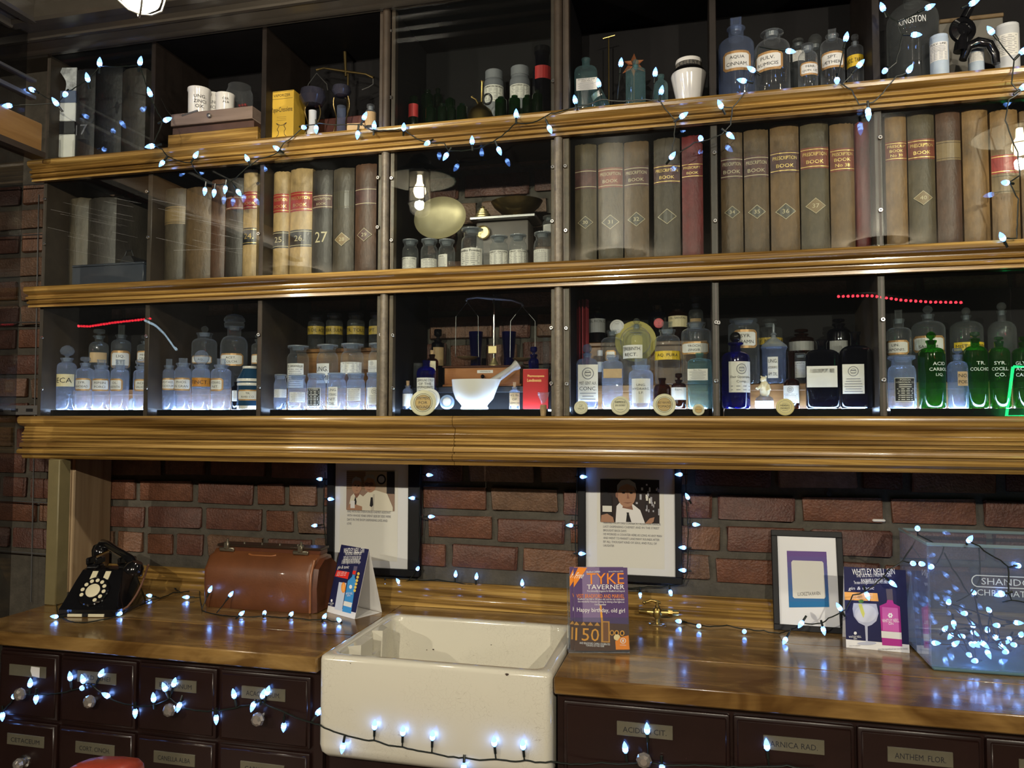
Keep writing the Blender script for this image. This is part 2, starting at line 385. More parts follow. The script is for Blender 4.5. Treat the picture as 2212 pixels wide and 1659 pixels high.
# pine stud and side board carrying the cabinet
sup = thing('pine_support', 'raw pine post and board carrying the left end of the cabinet', 'post', (-2.22, .5, CT))
mb = MB(); a, b = PY(126, 1200, .46), PY(151, 1200, .46); mb.box(a.x-.05, b.x-.006, .46, .53, CT+.0005, S3-.031, RAWPINE, c=.003); obj('post', mb, sup, loc=(2.22, -.5, -CT))
mb = MB(); mb.box(b.x-.004, b.x+.012, .462, YW-.004, CT+.0005, S3-.031, RAWPINE, c=.002); obj('side_board', mb, sup, loc=(2.22, -.5, -CT))
# lead grid beyond the partition
gr = thing('lead_grid', 'thin grey grid of leads over the bricks left of the cabinet', 'grid', (-2.5, .60, 1.0))
LEADM = mat('grey_lead', (0.10, 0.10, 0.10), .5, metal=.4)
for py in (404, 512, 700, 1087, 1197):
    z = PY(50, py, .60).z; mb = MB(); mb.tube([(-3.2, .60, z+.02), (-2.24, .60, z)], .0028, LEADM, 5); obj('crossbar', mb, gr, loc=(2.5, -.60, -1.0))
mb = MB(); q0, q1 = PY(84, 420, .60), PY(67, 1300, .60); mb.tube([q1, q0], .0028, LEADM, 5); obj('upright', mb, gr, loc=(2.5, -.60, -1.0))
mb = MB(); z = PY(40, 886, .60).z; mb.box(-3.2, -2.3, .595, .60, z-.018, z+.018, STEEL)
for i in range(9): mb.box(-2.42-.07*i-.03, -2.42-.07*i, .593, .5952, z-.006, z+.006, BLACKM)
obj('slotted_bar', mb, gr, loc=(2.5, -.60, -1.0), smooth=False)

# ------------------------------------------------------------------ the wall cabinet
cab = thing('display_cabinet', 'long three tier pharmacy cabinet with golden pine shelf mouldings and dark uprights', 'cabinet', (XL, YW, S3))
CL = Vector((-XL, -YW, -S3))
def cpart(name, mb, parent=None, **k):
    return obj(name, mb, parent or cab, loc=CL if parent is None else None, **k)
def small_mould(zt):
    pr = [(.042, 0), (.012, 0), (.004, -.003), (0, -.010), (.001, -.018), (.007, -.024), (.018, -.027), (.022, -.030), (.022, -.033), (.013, -.035), (.011, -.039), (.013, -.044), (.024, -.046), (.024, -.049), (.018, -.050),
          (.016, -.054), (.018, -.058), (.028, -.060), (.028, -.062), (.022, -.064), (.022, -.070), (.042, -.070)]
    return [(YN+a, zt+b) for a, b in pr]
def big_mould(zt):
    pr = [(.042, 0), (.010, 0), (.002, -.005), (0, -.014), (.003, -.024), (.010, -.030), (.022, -.034), (.030, -.037), (.031, -.044), (.027, -.053), (.020, -.058), (.020, -.061), (.028, -.063), (.028, -.065), (.020, -.067), (.020, -.072), (.028, -.074), (.028, -.076), (.020, -.078), (.020, -.083),
          (.028, -.085), (.028, -.087), (.014, -.090), (.012, -.096), (.012, -.103), (.024, -.106), (.024, -.109), (.006, -.111), (.001, -.117), (.002, -.124), (.010, -.129), (.022, -.132), (.026, -.143), (.042, -.143)]
    return [(YN+a, zt+b) for a, b in pr]
for zt, fn in ((S1, small_mould), (S2, small_mould)):
    mb = MB(); mb.prism(fn(zt), XL-.028, XR, PINE, 'x'); cpart('shelf_moulding', mb, ang=30)
xj = PY(976, 970, YN).x
mb = MB(); mb.prism(big_mould(S3), XL-.035, xj-.0008, PINE, 'x'); cpart('shelf_moulding', mb, ang=30)
mb = MB(); mb.prism(big_mould(S3), xj+.0008, XR, PINE, 'x'); cpart('shelf_moulding', mb, ang=30)
for zt, yb in ((S1, YW-.03), (S2, YW-.012), (S3, YW-.008)):
    mb = MB(); mb.box(XL, XR, YN+.0425, yb, zt-.030, zt, INNER); cpart('shelf_board', mb, smooth=False)
DARKW_SHADED = mat('dark_brown_shaded', (0.014, 0.010, 0.008), 0.5, var=0.3, vs=14, spec=.25)  # divider brown darkened for the top tier, shade put into the colour
ROWS = [(S1, 2.80), (S2, S1-.0302), (S3, S2-.0302)]
def bx(px, z=2.0): return PY(px, 600, YG).x
DIV = {'d1': bx(320), 'd2': bx(562.5), 'd3': bx(1545), 'd4': bx(1903)}
for (z0, z1) in ROWS:
    mb = MB(); mb.box(XL, XL+.014, YG, YW, z0, z1, DARKW); cpart('side_panel', mb, smooth=False)
    for k, x in DIV.items():
        wdt = .0085 if k in ('d1', 'd2') else .0095
        mb = MB(); mb.box(x-wdt, x+wdt, YG, YW, z0, z1, DARKW if z0 < S1 else DARKW_SHADED, c=.0015); cpart('divider', mb)
    for a, b, c in ((815, 832, 850), (1190, 1207, 1230)):
        xa, xb, xc = bx(a), bx(b), bx(c); dk = DARKW if z0 == S1 else BATTEN
        mb = MB(); mb.box(xa, bx(b-8), YG, YG+.022, z0, z1, dk, c=.0015); cpart('batten', mb)
        mb = MB(); mb.box(bx(b+9), xc, YG, YG+.022, z0, z1, dk, c=.0015); cpart('batten', mb)
        mb = MB(); mb.box(xa+.004, xc-.004, YG+.022, YW, z0, z1, INNER); cpart('divider', mb, smooth=False)
        mb = MB(); zz0 = z0 - (.012 if z0 < S1 else 0)
        mb.lathe([(.0125, zz0), (.0125, z1-(.0402 if z0 < S1 else 0))], POSTM if z0 < S1 else DARKW, 14, (xb, YG-.004, 0)); cpart('round_post', mb)
mb = MB(); mb.box(XL, XR, YW-.03, YW-.012, S1, 2.80, INNER); cpart('back_board', mb, smooth=False)
mb = MB(); mb.box(XL, XR, YG, YW, 2.80, 2.815, INNER); cpart('top_board', mb, smooth=False)
# left and book bays have a dark back; the middle bay shows the bricks
for x0, x1 in ((XL+.014, bx(832)), (bx(1207), XR)):
    mb = MB(); mb.box(x0, x1, YW-.028, YW-.014, S2, S1-.07, INNER); cpart('back_board', mb, smooth=False)
    mb = MB(); mb.box(x0, x1, YW-.016, YW-.008, S3, S2-.07, INNER); cpart('back_board', mb, smooth=False)
# bays: list of (left px, right px)
BAYS = [(97, 314), (326, 556), (570, 814), (852, 1188), (1231, 1538), (1553, 1894), (1913, 2300)]
PB = .566+1.0   # top of the black plinth the bottom row stands on
STEP1, STEP2 = 1.638, 1.772
SHELFWOOD = wood('step_shelf_pine', [(0.12, 0.05, 0.014), (0.22, 0.10, 0.03), (0.32, 0.17, 0.06)], (.7, 9, 9), rough=.35, bump=.08)
for i, (a, b) in enumerate(BAYS):
    x0, x1 = bx(a)+.012, bx(b)-.012
    mb = MB(); mb.box(x0, x1, YG+.027, YG+.037, S3, PB-.0004, BLACK, c=.001); mb.box(x0, x1, YG+.037, .428, S3, PB-.006, BLACKM); cpart('plinth', mb)
    mb = MB(); mb.box(x0+.004, x1-.004, YG+.0376, YG+.0440, PB-.006, PB-.0025, STRIP); cpart('light_strip', mb, smooth=False)
    mb = MB(); mb.box(x0+.004, x1-.004, .4195, .4265, PB-.006, PB-.001, STRIP); cpart('light_strip', mb, smooth=False)  # second strip, added behind the front bottles to backlight them
    mb = MB(); mb.box(x0, x1, .447, YW-.02, STEP1-.02, STEP1, BLACKM if i == 3 else SHELFWOOD, c=.002); mb.box(x0, x1, .453, .462, S3, STEP1-.02, INNER if i == 3 else SHELFWOOD)
    cpart('step_shelf', mb)
    if i in (2, 4):
        mb = MB(); mb.box(x0, x1, .508, YW-.02, STEP2-.012, STEP2, SHELFWOOD, c=.002); mb.box(x0, x1, .514, .522, STEP1, STEP2-.012, SHELFWOOD, c=.003)
        cpart('step_shelf', mb)
def clampx(x, R):
    """keep a thing of half width R between the uprights of its bay; returns the centre and the half width"""
    for a, b in BAYS:
        lo, hi = bx(a)+.0012, bx(b)-.0012
        if lo-.012 < x < hi+.012:
            l, r = max(x-R, lo), min(x+R, hi); q = max((r-l)/2, R*.68)
            return (l+q if x-R < lo else (r-q if x+R > hi else x)), q
    return x, R
# glass over the bays, each pane held by chrome screws
SCREW = MB(); SCREW.lathe([(.0022, 0), (.0042, 0), (.0046, .002), (.0036, .004), (.0020, .004), (.0018, .0015)], CHROME, 12, T=Matrix.Rotation(PI/2, 4, 'X'))
SCREW.lathe([(.0019, -.001), (.0019, .0018)], BLACKM, 8, T=Matrix.Rotation(PI/2, 4, 'X'))
_o = obj('screw', SCREW); SCM = _o.data; bpy.data.objects.remove(_o)
PANES = [(0, 0, 1, 2.42), (1, 92, 322, 0), (1, 322, 560, 0), (1, 567, 822, 0), (1, 844, 1196, 0), (1, 1220, 1548, 0), (1, 1549, 1902, 0), (1, 1907, 2300, 0),
         (2, 90, 320, 0), (2, 321, 560, 0), (2, 567, 822, 0), (2, 844, 1196, 0), (2, 1220, 1544, 0), (2, 1548, 1902, 0), (2, 1907, 2300, 0),
         (0, 92, 318, 0), (0, 844, 1196, 0)]
SCRW = {(1, 92): [(97, 430), (96, 527)], (1, 322): [(318, 414), (320, 513)], (1, 567): [(817, 384), (816, 491), (558, 397), (559, 505)], (1, 844): [(846, 385), (846, 519), (1194, 361), (1193, 478)],
        (1, 1220): [(1221, 359), (1222, 498), (1543, 330), (1545, 477)], (1, 1549): [(1901, 297), (1902, 454)], (1, 1907): [],
        (2, 90): [(92, 729), (91, 840)], (2, 321): [(317, 726), (316, 838)], (2, 567): [(559, 723), (560, 836), (823, 723), (823, 835)], (2, 844): [(849, 724), (849, 838), (1191, 708), (1191, 828)],
        (2, 1220): [(1223, 709), (1224, 829), (1547, 696), (1547, 822)], (2, 1548): [(1907, 690), (1909, 820)], (2, 1907): [(1552, 697)],
        (0, 92): [], (0, 844): [(843, 67), (844, 211), (1195, 175)]}
PANEOBJ = {}
for r, a, b, q in PANES:
    if q: continue
    z0, z1 = ROWS[r]; z1 -= .0402 if r else 0
    yy = YG-.0023
    mb = MB(); mb.box(bx(a), bx(b), yy, yy+.002, z0+.001, z1-.001, G_PANE); pn = cpart('glass_pane', mb, smooth=False); PANEOBJ[(r, a)] = pn
    for sx, sy in SCRW.get((r, a), []):
        p = PY(sx, sy, yy); o = bpy.data.objects.new('screw', SCM); o.location = (p.x, p.y, p.z); o.scale = (1.35, 1.0, 1.35); link(o, pn)

# ------------------------------------------------------------------ counter
def worktop(name, label, x0, x1, y0=0.0):
    t = thing(name, label, 'worktop', ((x0+x1)/2, .3, CT-.041)); T = Vector((-(x0+x1)/2, -.3, -CT+.041))
    n = 3; d = (YW-y0)/n
    for i in range(n):
        mb = MB(); mb.box(x0, x1, y0+i*d+(.0006 if i else 0), y0+(i+1)*d, CT-.041, CT, TOPW, c=.004 if i == 0 else .0015); obj('plank', mb, t, loc=T)
    return t
SX0, SX1 = -.960, -.347           # outer sides of the sink
SY1 = .457
worktop('worktop', 'varnished pine worktop left of the sink under telephone and bag', -2.105, SX0-.004)
worktop('worktop', 'varnished pine worktop right of the sink under gin card and tank', SX1+.004, 1.75)
mb = MB(); mb.box(SX0-.004, SX1+.004, SY1+.004, YW, CT-.041, CT-.001, TOPW, c=.003); o = obj('worktop_strip', mb)
o['label'] = 'narrow pine worktop strip behind the white sink'; o['category'] = 'worktop'
pr = [(YW, CT), (.575, CT), (.575, CT+.012), (.580, CT+.017), (.588, CT+.019), (.588, CT+.024), (.592, CT+.030), (.603, CT+.036), (.612, CT+.040), (.612, CT+.045), (.618, CT+.052), (.624, CT+.056), (.624, CT+.066), (.630, CT+.072), (YW, CT+.072)]
mb = MB(); mb.prism(pr, -2.17, 1.75, PINE, 'x'); struct(obj('baseboard_back', mb, ang=30))

# sink
CER = None
def ceramic():
    m, n, l, out = nt('crazed_cream_glaze'); p = n.new('ShaderNodeBsdfPrincipled'); l.new(p.outputs[0], out.inputs[0])
    p.inputs['Roughness'].default_value = .10; p.inputs['Coat Weight'].default_value = .4
    mp = tc_map(n, l, (1, 1, 1)); v = n.new('ShaderNodeTexVoronoi'); v.feature = 'DISTANCE_TO_EDGE'; v.inputs['Scale'].default_value = 75
    no = n.new('ShaderNodeTexNoise'); no.inputs['Scale'].default_value = 9
    mx0 = n.new('ShaderNodeMixRGB'); mx0.inputs[0].default_value = .06; l.new(mp.outputs[0], mx0.inputs[1]); l.new(no.outputs['Color'], mx0.inputs[2]); l.new(mx0.outputs[0], v.inputs['Vector'])
    r = ramp(n, [(0.0, (0, 0, 0)), (0.018, (1, 1, 1))]); l.new(v.outputs['Distance'], r.inputs[0])
    big = n.new('ShaderNodeTexNoise'); big.inputs['Scale'].default_value = 4.5; l.new(mp.outputs[0], big.inputs['Vector'])
    r2 = ramp(n, [(0.46, (1, 1, 1)), (0.60, (0, 0, 0))]); l.new(big.outputs['Fac'], r2.inputs[0])
    mxa = n.new('ShaderNodeMixRGB'); mxa.blend_type = 'LIGHTEN'; mxa.inputs[0].default_value = 1; l.new(r.outputs[0], mxa.inputs[1]); l.new(r2.outputs[0], mxa.inputs[2])
    mx = n.new('ShaderNodeMixRGB'); l.new(mxa.outputs[0], mx.inputs[0]); mx.inputs[1].default_value = (.46, .42, .34, 1); mx.inputs[2].default_value = (.66, .63, .53, 1)
    l.new(mx.outputs[0], p.inputs['Base Color']); return m
CER = ceramic()
bs = MB(); SKH = .262; z1 = CT+.006; z0 = z1-SKH
def rr(x0, x1, y0, y1, r, z, n=5):
    out = []
    for cx, cy, a0 in ((x1-r, y1-r, 0), (x0+r, y1-r, 90), (x0+r, y0+r, 180), (x1-r, y0+r, 270)):
        for k in range(n+1):
            a = math.radians(a0+90*k/n); out.append((cx+r*math.cos(a), cy+r*math.sin(a), z))
    return out
def loops(mb, ls, m, capa=True, capb=True):
    n = len(ls[0]); vs = [p for q in ls for p in q]; fs = []
    for i in range(len(ls)-1):
        for k in range(n): k2 = (k+1) % n; fs.append((i*n+k, i*n+k2, (i+1)*n+k2, (i+1)*n+k))
    if capa: fs.append(tuple(range(n-1, -1, -1)))
    if capb: fs.append(tuple((len(ls)-1)*n+k for k in range(n)))
    mb.add(vs, fs, m)
ls = []
e = .0
for ins, z in ((.035, z0), (.012, z0+.006), (.003, z0+.018), (0, z0+.035), (0, z1-.012), (.002, z1-.004), (.008, z1)):
    ls.append(rr(SX0+ins, SX1-ins, 0+ins, SY1-ins, max(.02-ins*.2, .012), z))
for ins, z in ((.028, z1), (.034, z1-.004), (.037, z1-.012), (.040, z1-.12), (.048, z1-.20), (.075, z1-.222)):
    ls.append(rr(SX0+ins, SX1-ins, 0+ins, SY1-ins, .03, z))
loops(bs, ls, CER)
sk = thing('belfast_sink', 'cream glazed butler sink set into the pine counter', 'sink', ((SX0+SX1)/2, SY1/2, z0))
T = Vector((-(SX0+SX1)/2, -SY1/2, -z0))
obj('basin', bs, sk, loc=T, ang=50)
# overflow weir inside the left wall: two cheeks with a notch between them
wb = MB(); x = SX0+.034
def cheek(y0, y1, sl0, sl1):
    vs = [(x, y0, z1-.003), (x+.030, y0+sl0, z1-.003), (x+.030, y1-sl1, z1-.003), (x, y1, z1-.003),
          (x, y0, z1-.13), (x+.026, y0+sl0, z1-.13), (x+.026, y1-sl1, z1-.13), (x, y1, z1-.13)]
    fs = [(0, 1, 2, 3), (7, 6, 5, 4), (0, 4, 5, 1), (1, 5, 6, 2), (2, 6, 7, 3), (3, 7, 4, 0)]; wb.add(vs, fs, CER)
cheek(.10, .205, .02, .008); cheek(.258, .33, .008, .03)
wb.box(x-.002, x+.022, .20, .265, z1-.13, z1-.055, CER, c=.004)
obj('overflow_weir', wb, sk, loc=T, smooth=False)
wb = MB(); wb.lathe([(.03, 0), (.034, .002), (.03, .004), (.012, .002)], CHROME, 20, (-.65, .23, z1-.221)); obj('drain', wb, sk, loc=T)
wb = MB()
for px, py, r in ((1095, 1455, .0045), (936, 1403, .003), (922, 1404, .0018), (1061, 1393, .0018), (757, 1431, .0016)):
    if py > 1425: q = PY(px, py+2, -.0004)
    else: q = PY(px, py, SY1-.0415)
    pts = [(q.x+r*math.cos(a)*(1+.4*math.sin(3*a)), q.y-.0004, q.z+r*.7*math.sin(a)) for a in [2*PI*k/9 for k in range(9)]]
    wb.add(pts, [tuple(range(9))], mat('chip_dark', (.06, .04, .03), .8))
flat('chips', wb, sk, loc=T)

# ------------------------------------------------------------------ drawer chests
YD = .03
PLATE = mat('name_plate_brass', (0.20, 0.185, 0.13), 0.34, metal=0.5, var=.15)
def knob_mesh():
    b = MB(); b.lathe([(.006, 0), (.006, .012), (.010, .014)], CHROME, 10, T=Matrix.Rotation(PI/2, 4, 'X'))
    b.lathe([(.009, .013), (.017, .020), (.0185, .027), (.015, .034), (.008, .038)], G_CRYST, 8, T=Matrix.Rotation(PI/2, 4, 'X'))
    return b
def chrome_knob():
    b = MB(); b.lathe([(.018, 0), (.018, .003), (.010, .006)], CHROME, 18, T=Matrix.Rotation(PI/2, 4, 'X')); b.lathe([(.008, .005), (.014, .012), (.0165, .022), (.013, .031), (.006, .035)], G_CRYST, 10, T=Matrix.Rotation(PI/2, 4, 'X')); return b
def chest(label, x0, x1, cols, zrows, texts, knobs):
    t = thing('drawer_chest', label, 'drawers', ((x0+x1)/2, .3, .05)); T = Vector((-(x0+x1)/2, -.3, -.05))
    mb = MB(); mb.box(x0, x1, YD+.012, YW-.02, .05, CT-.0415, MAHOG); obj('carcass', mb, t, loc=T, smooth=False)
    for r, (zt, zb) in enumerate(zrows):
        for c, (a, b) in enumerate(cols):
            mb = MB(); mb.box(a, b, YD, YD+.04, zb, zt, MAHOG, c=.006); mb.box(a+.008, b-.008, YD-.003, YD+.01, zb+.008, zt-.008, MAHOG, c=.003)
            d = obj('drawer', mb, t, loc=T)
            cx = (a+b)/2 if (r, c) not in knobs else knobs[(r, c)][0]
            kz = (zt+zb)/2-.016
            kk = obj('knob', knob_mesh() if r == 0 else chrome_knob(), d, loc=(cx, YD-.003, kz), ang=12 if r == 0 else 25)
            if r == 0 and c == 0 and x0 < -1: kk['label'] = 'faceted clear crystal knob'
            w = min(.13, (b-a)*.62); pz = zt-.052; mb = MB()
            px = (a+b)/2
            mb.box(px-w/2, px+w/2, YD-.0055, YD-.001, pz-.016, pz+.016, PLATE, c=.0008)
            s = texts.get((r, c))
            if s: put_text(mb, s, px, pz-.001, w*.78, .0125, INK, lambda x, z: (x, YD-.0058, z))
            obj('name_plate', mb, d, smooth=False)
            if (r, c) == (0, 0) and x0 < -1:
                mb = MB(); mb.add([(px+.014, YD-.0062, pz+.015), (px+.044, YD-.0062, pz+.014), (px+.044, YD-.0062, pz-.015), (px+.018, YD-.0062, pz-.012), (px+.012, YD-.0062, pz+.002)], [(0, 1, 2, 3, 4)], WHITE)
                flat('torn_label', mb, d)
dx = lambda px: PY(px, 1480, YD).x
cl = [(dx(-140), dx(-6)), (dx(-2)+.0, dx(126)), (dx(130), dx(294)), (dx(298), dx(468)), (dx(474), dx(671))]
zr = [(.857, .669), (.660, .472), (.463, .275)]
chest('dark mahogany nest of small drawers left of the sink', dx(-5), SX0-.006, cl[1:] if False else cl[1:], zr,
      {(0, 1): 'RAD. RHEI', (0, 2): 'BENZOINUM', (0, 3): 'ACACIÆ GUM.', (1, 1): 'CORT. CINCH.', (1, 2): 'CANELLA ALBA', (1, 3): 'CARYOPHYL.', (1, 0): 'CETACEUM'}, {})
dr = lambda px: PY(px, 1560, YD).x
cr = [(dr(1217), dr(1577)), (dr(1584), dr(1847)), (dr(1851), dr(2123)), (dr(2129), dr(2420))]
chest('dark mahogany nest of wider drawers right of the sink', SX1+.006, 1.3, cr, zr, {(0, 0): 'ACIDUM CIT.', (0, 1): 'ARNICA RAD.', (0, 2): 'ANTHEM. FLOR.'}, {})
mb = MB(); mb.box(SX0-.005, SX1+.005, .06, SY1, .05, z0-.002, MAHOG); o = obj('sink_stand', mb, smooth=False); o['label'] = 'dark boarded stand underneath the cream sink'; o['category'] = 'stand'

# ================================================================== bottles and jars
LABELMAT = {'w': PAPER, 'g': PAPER, 'y': YELP, 'Y': YELD, 'o': ORAP, 'k': BLKP, 's': PAPER, 'e': PAPER, 't': TANP, 'c': CREAM, 'r': mat('red_label_paper', (.45, .03, .03), .5), 'G': mat('grey_label', (.30, .30, .29), .6, var=.1)}
def put_label(par, R, lab, fx0, fx1, z0, z1, depth=None, up=False):
    """paper label bent round a body of radius R (or flat at depth), lettering a sub-part of it"""
    st, txt = lab
    if depth is None:
        a0, a1 = math.asin(max(-1, min(1, fx0))), math.asin(max(-1, min(1, fx1)))
        if fx0 <= -.98: a0 = -1.45
        if fx1 >= .98: a1 = 1.45
        fn = lambda o: (lambda x, z: ((R+o)*math.sin(x), -(R+o)*math.cos(x), z))
        W = (a1-a0); k = R; X0, X1 = a0, a1
    else:
        fn = lambda o: (lambda x, z: (x*R, -depth-o, z)); X0, X1 = fx0, fx1; W = X1-X0; k = R
    def patch(mb, x0, x1, zz0, zz1, m, o, n=8, chamf=0):
        f = fn(o); vs = []; fs = []
        if chamf:
            c = chamf
            pts = [(x0+c/k, zz0), (x1-c/k, zz0), (x1, zz0+c), (x1, zz1-c), (x1-c/k, zz1), (x0+c/k, zz1), (x0, zz1-c), (x0, zz0+c)]
        for i in range(n+1):
            x = x0+(x1-x0)*i/n; q = 0
            if chamf:
                d = min(x-x0, x1-x)*k; q = max(0, chamf-d)
            vs += [f(x, zz0+q), f(x, zz1-q)]
        for i in range(n): fs.append((2*i, 2*i+2, 2*i+3, 2*i+1))
        mb.add(vs, fs, m)
    H = z1-z0; cz = (z0+z1)/2; cx = (X0+X1)/2
    if st == 'd':
        lo = par
    else:
        mb = MB()
        if st == 'g':
            patch(mb, X0, X1, z0, z1, GOLDB, .0005, 10, chamf=H*.16); i = H*.13; patch(mb, X0+i/k, X1-i/k, z0+i, z1-i, PAPER, .0009, 10, chamf=H*.06)
            z0 += i; z1 -= i; X0 += i/k; X1 -= i/k; W = X1-X0; H = z1-z0
        elif st == 'k':
            patch(mb, X0, X1, z0, z1, PAPER, .0005); i = H*.03; patch(mb, X0+i/k, X1-i/k, z0+i, z1-i, BLKP, .0009)
        else: patch(mb, X0, X1, z0, z1, LABELMAT[st], .0005)
        lo = flat('paper_label', mb, par)
    f = fn(.0013); tb = MB()
    def line(x0, x1, z, t, m): patch_line(tb, x0, x1, z, t, m)
    def patch_line(b, x0, x1, z, t, m):
        vs = []; n = 3
        for i in range(n+1): x = x0+(x1-x0)*i/n; vs += [f(x, z-t/2), f(x, z+t/2)]
        b.add(vs, [(2*i, 2*i+2, 2*i+3, 2*i+1) for i in range(n)], m)
    ls = txt.split('|') if txt else []
    ink = {'d': WHITEI, 'k': PAPER, 'Y': INK, 'r': CREAM}.get(st, INK)
    rnd = random.Random(len(txt)+int(H*1e5))
    if st in ('s', 'e', 'k', 'R'):
        top = z1-H*.06
        if st == 'e':
            r = min(H*.17, W*k*.3); zc2 = z1-H*.24
            for rr2 in (r, r*.55):
                n = 16; vs = []
                for i in range(n):
                    a = 2*PI*i/n; vs += [f(cx+rr2*math.cos(a)/k, zc2+rr2*math.sin(a)), f(cx+rr2*.86*math.cos(a)/k, zc2+rr2*.86*math.sin(a))]
                tb.add(vs, [(2*i, 2*((i+1) % n), 2*((i+1) % n)+1, 2*i+1) for i in range(n)], GREYINK)
            for a in (0.4, 1.5, 2.6): patch_line(tb, cx-r*.5/k, cx+r*.5/k, zc2+r*.3*math.cos(a*2), r*.12, GREYINK)
            top = zc2-r-H*.05
        hh = H*(.10 if st != 'k' else .07)
        for t in ls:
            put_text(tb, t, cx, top-hh/2, W*.86, hh, ink, f) if depth is None else put_text(tb, t, cx, top-hh/2, W*.86, hh/1.0, ink, f)
            top -= hh*1.45
        n = max(2, int((top-z0)/(H*.085)))
        for i in range(n):
            z = top-(i+.4)*(top-z0)/n*.95; w = W*rnd.uniform(.28, .42)
            if z > z0+H*.04: patch_line(tb, cx-w, cx+w, z, H*.022 if st != 'k' else H*.03, GREYINK if st != 'k' else PAPER)
    elif ls:
        n = len(ls); hh = H/(n+.55); lead = H/(n+.3)
        for i, t in enumerate(ls):
            put_text(tb, t, cx, cz+((n-1)/2-i)*lead, W*.86, hh*.62, ink, f)
    if tb.v: flat('lettering', tb, lo)
    return lo
